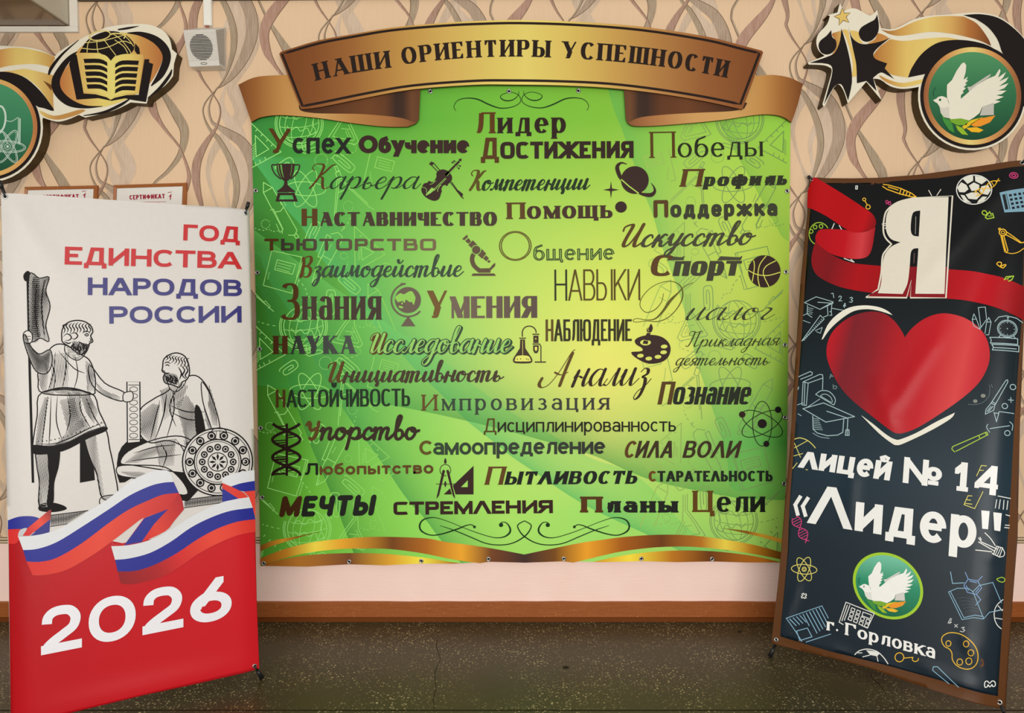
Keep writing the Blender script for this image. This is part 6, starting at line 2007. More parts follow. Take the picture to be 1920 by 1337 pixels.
def soccer(a):
    c = R1('1495,285')[0]
    rx, ry = 33, 27.4
    a.disc(c[0], c[1], rx, ry, rm((14, 16, 18)), 3, n=44)
    tp = lambda x, y: (c[0] + x * rx + y * 2, c[1] + y * ry - x * 1.5)
    hexes = ['-.28,-.3 .02,-.5 .32,-.3 .25,.05 -.15,.08', '-.95,-.2 -.7,-.55 -.42,-.35 -.32,-.05 -.55,.15 -.85,.12', '.1,-.95 .5,-.85 .75,-.6 .45,-.35 .1,-.58', '.42,-.2 .8,-.3 .95,.1 .75,.42 .42,.3 .32,.1', '-.5,.3 -.2,.18 .2,.18 .35,.4 .1,.68 -.35,.6', '-.8,.3 -.58,.35 -.42,.66 -.2,.9 -.6,.78', '.2,.75 .45,.5 .7,.55 .5,.82 .1,.96', '-.6,-.78 -.2,-.97 0,-.95 -.02,-.62 -.35,-.42']
    for h in hexes:
        a.poly([tp(*p) for p in P(h)], rm((222, 222, 208)), 4)
    a.ring(c[0], c[1], rx, ry, 1.8, WHc, 5, n=44)
doodle('printed_football', 'white chalk football at the top', soccer)
def dnay(a):
    for s_ in (1, -1):
        pts = []
        for i in range(26):
            u = i / 25
            x, y = 1500 + 200 * u, 325 - 120 * u
            o = s_ * 24 * sin(u * 2 * pi + .5)
            pts.append((x + o * .5, y + o * .86))
        a.rib(R1(' '.join('%f,%f' % p for p in pts)), 1.6, YE, 6)
    for u in (.1, .2, .33, .43, .62, .72, .86, .95):
        x, y = 1500 + 200 * u, 325 - 120 * u
        o = 24 * sin(u * 2 * pi + .5)
        a.line(R1('%f,%f %f,%f' % (x + o * .5, y + o * .86, x - o * .5, y - o * .86)), 1.3, YE, 6)
doodle('printed_helix', 'yellow chalk double helix', dnay)
def spiral(a):
    a.ring(*R1('1815,168')[0], 8, 5.2, 1.7, PNK, 3, n=20, rot=-6); a.ring(*R1('1815,168')[0], 4, 2.2, 1.6, PNK, 3, n=14)
doodle('printed_ring', 'pink chalk ring', spiral)
def calc(a):
    a.poly(R1('1700,312 1910,255 1950,440 1740,466'), rm((120, 160, 178)), 3)
    a.poly(R1('1722,328 1745,322 1772,438 1748,444'), rm((16, 22, 26)), 4)
    for i in range(4):
        for j in range(4):
            if (i + j) % 3 != 3:
                x, y = 1775 + 38 * i + 8 * j, 322 + 32 * j - 10 * i
                a.poly(R1('%d,%d %d,%d %d,%d %d,%d' % (x, y, x + 22, y - 6, x + 27, y + 12, x + 5, y + 18)), rm((18, 26, 32)), 4)
    a.line(R1('1755,318 1785,436'), 1, rm((18, 26, 32)), 4)
doodle('printed_calculator', 'pale blue chalk calculator', calc)
def lime(a):
    ls(a, R1, '1565,462 1580,458 1592,466 1600,480 1588,492 1572,490 1560,478', 1.8, LIM, True, True)
    ls(a, R1, '1585,510 1620,465 1632,485 1645,478 1655,510 1600,522', 1.8, LIM, True); ls(a, R1, '1610,500 1640,496', 1.2, LIM)
doodle('printed_flower', 'lime chalk flower and pencil', lime)
def comp(a):
    a.ring(*R1('1727,626')[0], 6.6, 6.2, 2.0, YE, 3, n=24); a.ring(*R1('1727,626')[0], 3, 2.8, 1.4, YE, 3, n=16)
    ls(a, R1, '1700,612 1692,598 1704,592 1712,605|1712,655 1742,780 1756,790 1768,772 1735,655|1722,660 1750,775|1752,618 1880,700 1905,690|1745,640 1870,702', 1.8, YE)
    ls(a, R1, '1760,790 1800,795 1850,780 1900,740', 1.4, YE, smooth=True)
doodle('printed_dividers', 'yellow chalk pair of dividers', comp)
doodle('printed_digit', 'yellow chalk two', lambda a: (ls(a, R1, '1680,885 1690,868 1712,870 1716,885 1705,905 1730,892 1752,888 1740,905 1722,914', 1.9, YE, True, True)))
doodle('printed_leaf', 'lime chalk leaf', lambda a: (ls(a, R1, '1738,1010 1755,985 1815,975 1800,1005 1775,1020', 1.8, LIM), ls(a, R1, '1745,1008 1800,980|1770,985 1768,1012', 1.1, LIM)))
def pal0(a):
    a.rib(ell(*R1('242,642')[0], 19, 21, 100, 330, 26), 1.6, LIM, 1.6)
    for q in ('210,588', '258,582', '178,622'):
        a.ring(*R1(q)[0], 3.4, 3.6, 1.5, LIM, 1.7, n=16)
    ls(a, R1, '365,560 345,605|405,575 425,610|445,842 525,872 500,850', 1.6, WHc, lay=1.7)
doodle('printed_palette', 'lime chalk palette behind the ribbon', pal0)
def cap0(a):
    ls(a, R2, '120,200 212,155 345,195 242,253|345,195 335,215 330,280', 1.3, TEAL, False)
    ls(a, R2, '120,200 242,253 345,205|145,222 142,290 180,316|300,232 305,300 270,315|225,198 330,205|318,272 330,270 335,300 318,300', 1.3, TEAL)
    ls(a, R2, '150,240 190,250|148,255 180,262|148,270 185,278|148,285 180,292', .9, TEAL)
doodle('printed_cap', 'pale chalk graduation cap at the upper left', cap0)
def nums(a):
    ls(a, R2, '330,130 345,128 350,162|388,160 398,148 410,155 405,170 390,188 415,186|475,165 490,158 498,168 485,178 498,186 490,198 472,196|438,205 425,228 445,224|440,210 432,240|335,245 430,262', 1.3, TEAL)
doodle('printed_digits', 'pale chalk numbers one to four', nums)
def ruler(a):
    ls(a, R2, '100,500 245,300 275,330 105,500', 1.3, TEAL)
    for k in range(13):
        x, y = 112 + k * 11.5, 486 - k * 13
        a.line(R2('%f,%f %f,%f' % (x, y, x + 10, y + 9)), 1.0, TEAL, 3)
    ls(a, R2, '110,300 145,285|110,340 165,360|205,420 260,395 245,440 215,428|300,380 420,312', 1.1, TEAL)
doodle('printed_ruler', 'pale chalk ruler', ruler)
def pencils(a):
    ls(a, R2, '1432,330 1445,285 1465,325 1495,410|1432,330 1445,380 1490,405|1432,330 1465,325|1480,235 1535,232 1545,330 1495,400|1480,235 1500,390|1545,350 1562,315 1580,350 1562,450 1540,450|1545,350 1580,350|1545,350 1532,440', 1.3, TEAL)
doodle('printed_pencils', 'pale chalk pencils and ruler', pencils)
def clock(a):
    a.ring(*R2('1708,398')[0], 18.5, 15.8, 1.5, TEAL, 3, n=36); a.ring(*R2('1708,398')[0], 16, 13.4, 1.0, TEAL, 3, n=36)
    for k in range(12):
        t_ = 2 * pi * k / 12
        c = R2('1708,398')[0]
        a.disc(c[0] + 13 * cos(t_), c[1] + 11 * sin(t_), .9 if k % 3 == 0 else .5, .9 if k % 3 == 0 else .5, TEAL, 3, n=8)
    a.disc(*R2('1708,398')[0], 1.2, 1.2, TEAL, 3, n=8)
    ls(a, R2, '1610,345 1640,310 1700,298 1780,310 1830,340|1705,310 1720,310|1712,310 1712,335|1655,450 1640,468|1755,450 1770,466', 1.4, TEAL)
doodle('printed_clock', 'pale chalk alarm clock', clock)
def bks(a):
    ls(a, R2, '1570,470 1790,470 1790,515 1575,515 1582,492 1570,470|1585,525 1800,525 1798,572 1590,568 1598,545 1585,525|1600,550 1780,552', 1.5, TEAL)
doodle('printed_books', 'pale chalk books under the clock', bks)
def brush(a):
    ls(a, R2, '1535,1072 1540,1035 1580,985 1610,1000 1600,1040 1535,1072|1580,985 1695,805 1710,798 1712,815 1610,1000|1590,975 1618,990|1548,1050 1580,1010|1560,1050 1595,1010', 1.4, TEAL)
doodle('printed_brush', 'pale chalk paint brush', brush)
def circs(a):
    for q, r in (('1752,852', 5.4), ('1688,1005', 5.2), ('1708,1216', 5.2)):
        a.ring(*R2(q)[0], r, r * .92, 1.5, TEAL, 3, n=22)
    ls(a, R2, '1735,935 1737,975|1716,955 1756,956', 1.4, TEAL)
doodle('printed_circles', 'pale chalk circles and plus', circs)
doodle('printed_star', 'pale chalk star corner', lambda a: ls(a, R2, '1600,1060 1635,1065 1645,1050 1760,1060|1605,1065 1622,1130 1640,1065', 1.4, TEAL))
doodle('printed_bracket', 'pale chalk brackets with a line', lambda a: (ls(a, R2, '1555,1150 1545,1175 1570,1215|1725,1125 1750,1150 1745,1195', 1.4, TEAL, smooth=True), ls(a, R2, '1570,1185 1725,1158', 1.4, TEAL)))
doodle('printed_marker', 'lime chalk marker pen', lambda a: ls(a, R3, '1400,270 1378,248 1385,230 1640,120 1650,140 1410,265|1580,148 1590,168|1630,125 1640,146', 1.6, LIM))
def lady(a):
    a.rib(sp(R2('1400,995 1470,995 1530,970 1565,920 1570,875'), n=4), 1.2, rm((90, 104, 108)), 3)
    a.disc(*R2('1456,970')[0], 4.2, 3.4, rm((128, 132, 124)), 3, n=16); a.disc(*R2('1518,928')[0], 4.6, 3.6, rm((134, 138, 128)), 3, n=16)
    ls(a, R2, '1565,845 1575,870|1580,838 1592,862', 1.1, rm((96, 108, 112)))
doodle('printed_bowl', 'faint grey chalk bowl with two dots', lady)
def bk2(a):
    ls(a, R2, '75,780 165,740 182,748 180,765 90,800|110,820 240,762 262,765 265,790 150,830|110,820 100,1000 135,1005 150,830|125,822 118,1000|265,790 262,880|150,830 110,820|75,860 70,880', 1.4, TEAL)
doodle('printed_books', 'pale chalk books standing at the left', bk2)
def prot(a):
    ls(a, R2, '208,918 350,1002', 1.3, TEAL)
    a.rib(sp(R2('208,918 250,890 310,895 352,935 362,970 350,1002'), n=4), 1.4, TEAL, 3); a.rib(sp(R2('245,930 275,915 315,930 335,960 330,980 245,930'), n=3), 1.2, TEAL, 3)
    ls(a, R2, '240,955 140,1020|65,1000 110,985|70,1070 95,1085', 1.2, TEAL)
doodle('printed_protractor', 'pale chalk protractor', prot)
def cap2(a):
    ls(a, R2, '108,1030 270,985 512,1092 288,1135 108,1030|185,1085 188,1190 220,1220 300,1242 380,1236 420,1215 428,1110|295,1050 460,1105 455,1195|445,1195 468,1195 470,1238 440,1238 445,1195|455,1200 455,1235', 1.5, TEAL)
    for k in range(7):
        ls(a, R2, '192,%d %d,%d' % (1105 + 14 * k, 232 + 5 * k, 1112 + 14 * k), .9, TEAL)
    ls(a, R2, '185,1220 240,1250 315,1262', .9, TEAL, smooth=True)
doodle('printed_cap', 'pale chalk graduation cap below the books', cap2)
doodle('printed_letters', 'pale chalk letters', lambda a: ls(a, R2, '318,795 326,760 345,780|320,782 338,776|345,840 345,872|345,860 362,850 375,862 365,876 345,872', 1.2, rm((120, 140, 144))))
def prot2(a):
    a.rib(sp(R3('200,175 240,165 290,180 330,210 358,242'), n=4), 1.6, PY, 3)
    ls(a, R3, '200,240 300,185|200,205 245,310|195,300 262,282|185,395 220,352|285,402 298,405', 1.3, PY)
doodle('printed_protractor', 'yellow chalk protractor at the left edge', prot2)
doodle('printed_letters', 'yellow chalk letters', lambda a: ls(a, R3, '1565,450 1600,372 1638,375|1585,408 1615,408|1500,598 1470,665 1550,695 1612,568|1500,598 1530,600|1490,628 1520,632|1480,655 1530,662', 1.4, PY, lay=8))
def colm(a):
    ls(a, R3, '1725,600 1820,618|1705,690 1715,628|1732,695 1742,628|1765,700 1770,632|1792,702 1800,636|1785,742 1815,750|1780,820 1812,822|1775,838 1810,842', 1.6, WHc)
doodle('printed_columns', 'white chalk bars at the right edge', colm)
def bulb(a):
    ls(a, R3, '1625,875 1665,915 1690,950 1705,975|1555,1005 1620,1012 1680,1020', 1.7, WHc, smooth=True)
    ls(a, R3, '1580,915 1600,945 1720,1000|1580,945 1700,1015|1590,910 1600,930|1715,978 1760,992|1690,1040 1715,978|1680,1030 1735,1060|1760,992 1735,1060', 1.7, WHc)
    ls(a, R3, '1705,1040 1730,985|1720,1048 1745,992', 1.6, WHc); a.rib(sp(R3('1760,995 1775,1030 1765,1055 1735,1060'), n=4), 1.6, WHc, 3)
doodle('printed_bulb', 'white chalk light bulb', bulb)
def dnap(a):
    for s_ in (1, -1):
        pts = []
        for i in range(30):
            u = i / 29
            x, y = 200 + 95 * u, 760 + 185 * u
            o = s_ * 36 * sin(u * 2 * pi * 1.0 + .5)
            pts.append((x + o * .88, y - o * .45))
        a.rib(R3(' '.join('%f,%f' % p for p in pts)), 1.5, PNK, 3)
    for i in range(11):
        u = (i + .5) / 11
        x, y = 200 + 95 * u, 760 + 185 * u
        o = 36 * sin(u * 2 * pi + .5)
        a.line(R3('%f,%f %f,%f' % (x + o * .88, y - o * .45, x - o * .88, y + o * .45)), 1.1, PNK, 3)
doodle('printed_helix', 'pink chalk double helix', dnap)
def atm(a):
    c = R4('305,186')[0]
    for r in (4, 62, 112):
        a.ring(c[0], c[1], 24, 9, 1.4, PY, 3, rot=r)
    a.ring(c[0], c[1], 4, 4, 1.4, PY, 3, n=18); a.ring(c[0], c[1], 2, 2, 1.0, PY, 3, n=12)
doodle('printed_atom', 'yellow chalk atom', atm)
doodle('printed_sign', 'white chalk cross sign', lambda a: ls(a, R4, '288,368 300,362 303,372 318,366 322,378 312,384 320,396 306,400 300,392 288,398 284,386 294,380', 1.5, WHc, True))
def kbd(a):
    ls(a, R4, '175,545 435,455|175,545 290,715|435,455 482,545|320,720 500,662', 1.4, LBc)
    for k in range(10):
        x, y = 200 + 24 * k, 552 - 9 * k
        l = 110 if k < 5 else 190 - 8 * (k - 5)
        ls(a, R4, '%d,%d %d,%d' % (x, y, x + l * .42, y + l * .82 * (.55 if k < 4 else .95)), 1.6, LBc)
    ls(a, R4, '248,640 328,618 362,682 275,708 248,640', 1.5, LBc)
doodle('printed_notepad', 'pale blue chalk ruled pad', kbd)
def calc2(a):
    ls(a, R4, '612,428 820,510 770,618 730,600|612,428 562,575 592,592|640,452 600,560|622,450 582,565', 1.6, WHc)
    for i in range(4):
        for j in range(3):
            x, y = 655 + 40 * i - 10 * j, 468 + 17 * i + 32 * j
            if j == 0 and i >= 2:
                continue
            ls(a, R4, '%d,%d %d,%d %d,%d %d,%d' % (x, y, x + 24, y + 10, x + 16, y + 32, x - 8, y + 22), 1.5, WHc, True)
    ls(a, R4, '738,500 800,522 790,550 730,528', 1.5, WHc, True)
doodle('printed_calculator', 'white chalk calculator under the emblem', calc2)
def openbook(a):
    ls(a, R4, '1365,352 1430,325 1510,325 1545,350 1590,305 1690,285|1365,352 1465,555 1550,540 1622,552 1665,505 1755,490|1545,350 1622,548|1690,285 1755,440|1380,350 1478,540 1560,522 1622,535', 1.3, LBc)
    ls(a, R4, '1380,205 1395,290 1480,285', 1.5, LBc)
    ls(a, R4, '1510,258 1580,272 1608,325 1570,370 1505,355 1478,305 1510,258|1520,272 1572,284|1590,322 1564,356|1495,305 1512,340|1510,258 1488,208|1580,272 1612,238|1570,370 1602,410 1565,448', 1.4, rm((120, 160, 210)))
    for k in range(5):
        ls(a, R4, '%d,%d %d,%d %d,%d' % (1430 + 14 * k, 400 + 24 * k, 1480 + 14 * k, 392 + 24 * k, 1560 + 8 * k, 410 + 22 * k), .7, rm((70, 88, 100)), smooth=True)
doodle('printed_book', 'pale blue chalk open book with a hexagon', openbook)
doodle('printed_sum', 'white chalk four times three', lambda a: ls(a, R4, '1380,545 1362,580 1388,575|1388,548 1376,585|1410,590 1432,612|1432,590 1410,610|1460,615 1482,610 1470,625 1486,632 1472,645 1450,640', 1.3, rm((200, 204, 204))))
def pal2(a):
    a.rib(sp(R4('1315,710 1325,675 1370,652 1430,655 1490,680 1550,735 1580,800 1575,870 1540,910 1490,918 1430,895 1395,850 1390,800 1370,770 1335,750'), True, 4), 1.6, YE, 3, True)
    for q, r in (('1365,730', 5), ('1495,732', 5.4), ('1530,797', 5.6), ('1515,860', 6), ('1448,866', 5.6)):
        a.ring(*R4(q)[0], r * .95, r * 1.05, 1.5, YE, 3, n=20)
doodle('printed_palette', 'yellow chalk paint palette', pal2)
def key(a):
    a.ring(*R4('1005,832')[0], 8.2, 8.4, 1.6, YE, 3, n=26); ls(a, R4, '1036,838 1105,832', 1.5, YE); a.rib(sp(R4('1105,832 1100,850 1118,862 1140,855 1145,838'), n=4), 1.5, YE, 3)
doodle('printed_key', 'yellow chalk key', key)
doodle('printed_tube', 'pale blue chalk test tube', lambda a: ls(a, R4, '1370,1025 1250,925 1255,900 1285,900 1440,1050', 1.4, LBc))
def soc2(a):
    a.rib(sp(R4('675,815 710,785 770,772 840,790 890,835 922,882'), n=4), 1.8, WHc, 3)
    a.poly(R4('760,780 835,790 860,805 840,825 790,815'), WHc, 3); ls(a, R4, '790,815 735,830|840,825 848,862|700,800 730,800', 1.5, WHc)
doodle('printed_football', 'white chalk football at the foot', soc2)
doodle('printed_digit', 'white chalk number three, turned on its side', lambda a: a.rib(sp(R4('1632,1055 1632,1020 1650,1012 1668,1030 1684,1014 1706,1024 1708,1052 1690,1056 1684,1040 1670,1058 1655,1040 1650,1055'), True, 4), 1.9, WHc, 3, True))
doodle('printed_leaf', 'lime chalk leaf at the right edge', lambda a: ls(a, R4, '1720,262 1740,280 1770,285 1780,265 1760,250 1735,255', 1.5, LIM, True, True))
def wheel(a):
    a.rib(sp(R4('1768,415 1725,450 1702,500 1705,560 1725,605 1755,635'), n=4), 1.6, WHc, 3); ls(a, R4, '1705,500 1765,490|1710,550 1760,562|1730,460 1762,500', 1.4, WHc)
doodle('printed_wheel', 'white chalk wheel at the right edge', wheel)
# eyelets and stand
for x, y in ((1522, 335), (1455, 1199.5), (1874, 1322), (1917, 303)):
    grommet(RIGHT.px(x, y, .0008), RIGHT.N, .0095, rb_)
hub = RIGHT.pt(.40, 1.02, -.09)
for (gx, gy, tx, ty) in ((1522, 335, 1514, 328), (1917, 303, 1930, 290)):
    b = RIGHT.px(gx, gy, -.03)
    tube('stand_arm', [hub, hub * .5 + b * .5 - RIGHT.N * .02, b, RIGHT.px(tx, ty, -.006)], [.0055, .0055, .0055, .008], BLACKP, rb_, 10)
    g = RIGHT.px(gx, gy, .001)
    tube('hook', [RIGHT.px(tx, ty, -.008), RIGHT.px(tx + (gx - tx) * .3, ty + (gy - ty) * .3, .010), g + RIGHT.N * .005], [.0075, .006, .0028], BLACKP, rb_, 12, 'black corner hook')
for (gx, gy, fx, fy) in ((1455, 1199.5, 1443.5, 1231), (1874, 1322, 1892, 1362)):
    b = RIGHT.px(gx, gy, -.03)
    fl = on_floor(fx, fy, .004)
    tube('stand_leg', [hub, hub * .5 + b * .5 - RIGHT.N * .02, b, b * .35 + fl * .65], .0055, BLACKP, rb_, 10)
    tube('rubber_tip', [b * .5 + fl * .5, b * .35 + fl * .65, fl], [.0058, .0085, .0095], BLACKP, rb_, 12, 'black rubber foot')
tube('stand_leg', [hub, Vector((hub.x + .14, hub.y + .24, .006))], .0055, BLACKP, rb_, 10)
# ================================================================= thick cut-out emblems on the wall
EM = Surf((0, 3.195, 0), (1, 0, 0), (0, 0, -1))
RIM = M((66, 50, 18), .5, .3)
CREAM = M((228, 222, 200), .5, .2); BLK = M((26, 18, 16), .45, .16)
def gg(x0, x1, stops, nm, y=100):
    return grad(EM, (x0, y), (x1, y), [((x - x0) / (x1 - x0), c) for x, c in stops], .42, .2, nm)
EL = Z(0, 0, 4.0)
t = thing('wall_emblem', 'thick gold cut-out emblem of an open book under a globe, upper left', 'emblem', EM.px(120, 150))
out = sp(EL('-420,560 -330,430 -200,370 -80,345 0,343 100,348 200,354 300,375 405,420 430,400 500,350 600,295 650,270 720,240 800,205 900,188 1000,180 1100,182 1180,205 1240,245 1275,300 1290,370'), n=3) + EL('1327,402 1305,480 1298,570') + sp(EL('1298,570 1240,640 1110,740'), n=3)[1:] + EL('1100,777 980,768') + sp(EL('980,768 850,830 640,882'), n=3)[1:] + EL('590,862') + sp(EL('590,862 500,900 420,912 322,882'), n=3)[1:]
cc, RR = (-89, 957), 411
out += [EL('%f,%f' % (cc[0] + RR * cos(radians(d)), cc[1] + RR * sin(radians(d))))[0] for d in range(-8, 196, 8)]
extrude_outline('emblem_body', EM, out, .054, RIM, t, mat_front=CREAM)
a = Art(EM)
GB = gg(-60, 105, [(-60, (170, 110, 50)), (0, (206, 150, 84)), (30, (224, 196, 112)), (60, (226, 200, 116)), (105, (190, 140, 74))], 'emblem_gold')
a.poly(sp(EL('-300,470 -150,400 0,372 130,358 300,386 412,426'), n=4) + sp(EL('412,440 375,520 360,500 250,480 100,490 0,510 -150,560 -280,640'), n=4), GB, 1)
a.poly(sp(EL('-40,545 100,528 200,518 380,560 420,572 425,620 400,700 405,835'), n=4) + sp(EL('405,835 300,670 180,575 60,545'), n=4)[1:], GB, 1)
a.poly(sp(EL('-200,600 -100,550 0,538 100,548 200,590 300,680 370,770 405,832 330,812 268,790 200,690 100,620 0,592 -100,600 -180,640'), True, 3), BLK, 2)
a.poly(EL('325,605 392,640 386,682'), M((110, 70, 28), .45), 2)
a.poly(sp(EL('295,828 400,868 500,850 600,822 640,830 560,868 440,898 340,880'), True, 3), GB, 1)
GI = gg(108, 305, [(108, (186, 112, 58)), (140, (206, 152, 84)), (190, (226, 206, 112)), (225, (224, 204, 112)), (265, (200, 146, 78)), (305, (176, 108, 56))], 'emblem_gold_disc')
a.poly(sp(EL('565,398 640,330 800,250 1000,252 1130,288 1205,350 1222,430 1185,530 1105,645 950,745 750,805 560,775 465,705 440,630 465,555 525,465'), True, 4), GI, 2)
taper(a, EL('770,798,4 640,802,24 520,768,56 438,692,64 420,605,62 468,505,46 528,432,32 580,388,6'), BLK, 3)
taper(a, EL('955,248,6 1060,256,34 1168,300,56 1236,372,64 1250,450,60 1205,560,50 1135,645,8'), BLK, 3)
taper(a, EL('885,223,10 960,212,16 1042,196,3'), BLK, 3); taper(a, EL('366,562,14 390,505,24 470,405,16 592,300,4'), BLK, 3)
taper(a, EL('1108,738,6 1200,660,22 1270,570,22 1290,520,6'), BLK, 3); taper(a, EL('628,868,6 780,842,18 900,790,22 980,738,8'), BLK, 3)
# globe dome
PG = M((222, 204, 120), .42)
a.poly(sp(EL('598,396 640,322 700,272 790,238 880,238 950,268 1000,318 1008,362 980,402 925,408'), n=3) + EL('862,422 832,456 750,398'), BLK, 4)
for q in ('610,362 720,372 820,352 920,310 990,330', '640,322 760,310 860,285 940,262'):
    a.rib(sp(EL(q), n=4), 1.5, PG, 5)
a.ring(*EL('750,268')[0], 20, 8.5, 2.0, PG, 5, rot=-10)
for q in ('690,285 662,330 655,396', '728,300 730,350 738,398', '782,298 820,350 872,418', '838,250 900,290 960,360 985,400', '900,245 960,290 1005,350', '862,300 930,350 960,400'):
    a.rib(sp(EL(q), n=4), 1.4, PG, 5)
a.rib(sp(EL('835,262 860,252 940,262 930,290'), n=3), 2.4, PG, 6); a.poly(EL('1015,325 1045,360 1052,405 1030,408 1010,380'), BLK, 4)
# book
a.poly(EL('555,398 585,420 628,702 720,708 800,730 832,750 862,734 950,714 1042,712 1085,445 1120,445 1120,470 1150,480 1096,766 1000,752 940,738 840,757 828,755 740,737 575,748 520,480'), BLK, 4)
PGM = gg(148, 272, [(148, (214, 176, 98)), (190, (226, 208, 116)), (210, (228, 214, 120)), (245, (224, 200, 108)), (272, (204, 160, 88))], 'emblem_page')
a.poly(EL('575,396 595,402') + sp(EL('595,402 700,400 790,415 835,460'), n=3)[1:] + sp(EL('835,460 880,420 960,405 1078,413'), n=3)[1:] + EL('1080,440 1042,705') + sp(EL('1042,705 950,703 870,722 832,748'), n=3)[1:] + sp(EL('832,748 790,718 720,698 628,694'), n=3)[1:], PGM, 5)
for k in range(5):
    y = 443 + 48 * k
    i = 6 * k
    a.poly(sp(EL('%d,%d %d,%d 806,%d' % (628 + i, y, 750, y, y + 26)), n=3) + sp(EL('808,%d 750,%d %d,%d' % (y + 54, y + 32, 636 + i, y + 32)), n=3), BLK, 6)
    a.poly(sp(EL('868,%d 920,%d %d,%d' % (y + 38, y + 12, 1044 - i, y + 14)), n=3) + sp(EL('%d,%d 920,%d 864,%d' % (1038 - i, y + 46, y + 44, y + 68)), n=3), BLK, 6)
# left roundel
cpx = EL('%f,%f' % cc)[0]
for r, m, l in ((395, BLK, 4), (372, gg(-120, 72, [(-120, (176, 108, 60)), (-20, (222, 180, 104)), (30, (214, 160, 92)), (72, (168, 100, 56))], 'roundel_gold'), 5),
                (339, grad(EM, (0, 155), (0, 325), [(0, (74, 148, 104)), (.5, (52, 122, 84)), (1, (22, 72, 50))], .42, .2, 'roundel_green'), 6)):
    a.disc(cpx[0], cpx[1], r / 4, r / 4, m, l, n=72)
PW = M((196, 216, 200), .45)
c2 = EL('60,1100')[0]
for r in (4, 62, 118):
    a.ring(c2[0], c2[1], 34, 11, 1.2, PW, 7, rot=r); a.ring(c2[0], c2[1], 31, 8.5, .8, PW, 7, rot=r)
a.ring(c2[0], c2[1], 5.4, 5.4, 1.2, PW, 7, n=20); a.disc(c2[0], c2[1], 2.6, 2.6, PW, 7, n=14)
a.rib(sp(EL('-60,860 -20,810 15,800 40,840 45,900 30,960 0,1000'), n=4), 3.6, PW, 7)
a.rib(sp(EL('0,990 30,1000 60,1080'), n=3), 1.2, PW, 7)
a.poly(EL('138,880 158,892 155,1085 135,1080'), M((150, 186, 160), .45), 7); a.rib(sp(EL('45,905 90,912 138,882'), n=3), 1.2, PW, 7); a.line(EL('158,892 155,1085'), 1, PW, 8)
a.build('emblem_face', t, 'printed face with book, globe, gold ribbon and green roundel')

ER = Z(1440, 0, 3.933)
t = thing('wall_emblem', 'thick gold cut-out emblem with star, dark figures and white dove, upper right', 'emblem', EM.px(1750, 150))
out = ER('530,22 558,85') + sp(ER('558,85 600,64 655,66 730,108 762,112 806,75'), n=3)[1:] + sp(ER('806,75 818,140 826,205'), n=3)[1:] + sp(ER('826,205 900,217 970,198 1080,142 1200,116 1330,108 1440,97 1560,93 1690,118 1790,180 1880,270 1935,380 1960,500 1950,640 1918,740'), n=3)[1:]
cc, RR = (1505, 709), 399
out += [ER('%f,%f' % (cc[0] + RR * cos(radians(d)), cc[1] + RR * sin(radians(d))))[0] for d in range(16, 190, 8)]
out += sp(ER('1112,640 1060,650 980,655 900,635 830,588 778,580'), n=3) + ER('838,740 725,603 588,762') + sp(ER('588,762 562,680 530,628 500,630 460,690 424,775'), n=3)[1:] + ER('408,786 402,768') + sp(ER('402,768 440,640 470,525 450,495 400,480 300,476'), n=3)[1:] + ER('294,462') + sp(ER('294,462 330,448 418,412'), n=3)[1:] + sp(ER('418,412 375,375 356,315 372,250 435,180 456,118'), n=3)[1:] + ER('440,112 512,92')
extrude_outline('emblem_body', EM, out, .054, RIM, t, mat_front=CREAM)
a = Art(EM)
a.poly(ER('540,210') + sp(ER('540,210 530,300 500,375 460,410 306,464'), n=3)[1:] + sp(ER('306,464 440,472 475,522 440,670 412,772'), n=3)[1:] + sp(ER('412,772 480,650 522,620 552,640 590,742'), n=3)[1:] + sp(ER('590,742 618,610 610,480 580,340 540,210'), n=3)[1:-1], BLK, 3)
a.poly(ER('466,222') + sp(ER('466,222 472,272 500,300 502,350 472,390 430,403 390,386 372,340 386,300 430,265 466,222'), n=3)[1:-1], BLK, 3)
a.poly(ER('590,188') + sp(ER('590,188 610,260 640,300 690,325 760,322 850,300 905,276'), n=3)[1:] + sp(ER('905,276 830,335 785,380 776,412 800,440 878,468'), n=3)[1:] + ER('860,505 930,584') + sp(ER('930,584 880,555 830,535 774,575'), n=3)[1:] + ER('800,672 725,597 655,615') + sp(ER('655,615 650,480 630,380 590,188'), n=3)[1:-1], BLK, 3)
a.poly(ER('804,108') + sp(ER('804,108 816,180 810,240 775,290 730,309 690,295 668,250 685,205 740,170 785,145 804,108'), n=3)[1:-1], BLK, 4)
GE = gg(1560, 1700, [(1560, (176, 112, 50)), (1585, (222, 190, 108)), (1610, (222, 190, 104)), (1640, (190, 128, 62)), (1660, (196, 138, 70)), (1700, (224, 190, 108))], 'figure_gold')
a.poly(sp(ER('548,222 590,225 602,285 636,400 656,545 620,562 626,480 602,360 572,270'), True, 3), GE, 2)
a.poly(sp(ER('470,255 500,238 545,232 535,300 505,372 470,405 502,350 498,300'), True, 3), GE, 2)
a.poly(sp(ER('605,228 640,228 672,242 678,290 700,322 650,306 622,275'), True, 3), GE, 2)
a.poly(sp(ER('812,245 890,282 830,312 760,325 735,320 790,288'), True, 3), GE, 2)
star = ER('545,60 562,98 606,95 575,125 597,167 555,150 522,187 526,141 486,122 531,105')
a.poly(star, M((222, 190, 104), .42), 3); a.rib(star, 1.2, M((70, 54, 26), .5), 4, True)
GU = gg(1650, 1858, [(1650, (150, 92, 42)), (1690, (206, 158, 84)), (1735, (226, 200, 116)), (1780, (214, 170, 94)), (1815, (176, 112, 54)), (1858, (112, 58, 24))], 'band_gold')
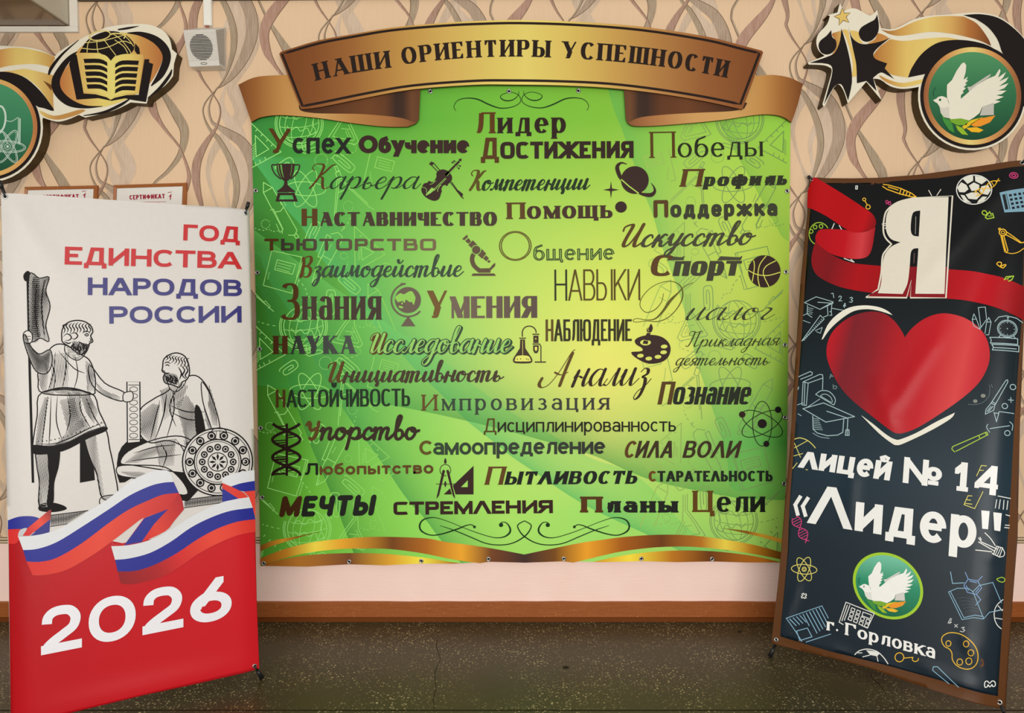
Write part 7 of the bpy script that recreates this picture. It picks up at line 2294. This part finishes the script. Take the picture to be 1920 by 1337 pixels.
a.poly(sp(ER('830,216 890,228 960,215 1080,160 1200,127 1330,118 1440,122'), n=4) + sp(ER('1440,122 1540,175 1620,280 1645,340'), n=4)[1:] + sp(ER('1645,340 1560,300 1420,262 1300,242 1180,236 1050,256 950,264 880,246'), n=4)[1:], GU, 2)
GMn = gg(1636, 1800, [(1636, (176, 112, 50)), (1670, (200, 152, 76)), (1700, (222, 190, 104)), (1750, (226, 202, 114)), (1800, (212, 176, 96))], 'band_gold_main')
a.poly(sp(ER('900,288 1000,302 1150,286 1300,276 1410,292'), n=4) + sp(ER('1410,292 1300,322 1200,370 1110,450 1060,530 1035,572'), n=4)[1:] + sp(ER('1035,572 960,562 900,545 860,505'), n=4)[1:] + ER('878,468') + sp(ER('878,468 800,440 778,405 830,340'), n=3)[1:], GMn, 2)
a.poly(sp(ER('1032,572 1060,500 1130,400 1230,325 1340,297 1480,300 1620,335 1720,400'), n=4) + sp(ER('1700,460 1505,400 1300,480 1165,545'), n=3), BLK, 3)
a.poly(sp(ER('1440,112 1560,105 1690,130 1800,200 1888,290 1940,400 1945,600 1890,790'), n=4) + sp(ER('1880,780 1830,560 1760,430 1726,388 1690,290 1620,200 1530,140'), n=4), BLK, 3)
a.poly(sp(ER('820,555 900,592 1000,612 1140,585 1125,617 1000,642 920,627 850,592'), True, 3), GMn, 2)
cpx = ER('%f,%f' % cc)[0]
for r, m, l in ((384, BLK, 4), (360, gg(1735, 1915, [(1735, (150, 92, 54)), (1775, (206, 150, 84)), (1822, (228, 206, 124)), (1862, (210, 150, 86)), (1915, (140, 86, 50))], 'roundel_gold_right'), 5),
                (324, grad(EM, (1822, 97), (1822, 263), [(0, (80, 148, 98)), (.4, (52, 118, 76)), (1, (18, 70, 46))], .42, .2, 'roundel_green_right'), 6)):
    a.disc(cpx[0], cpx[1], r / 3.933, r / 3.933, m, l, n=72)
dove(a, lambda u, v: (cpx[0] + u * 83.2, cpx[1] + v * 83.2), (230, 226, 206), (190, 188, 176), 8, lambda c: M(c, .5, .2), 100)
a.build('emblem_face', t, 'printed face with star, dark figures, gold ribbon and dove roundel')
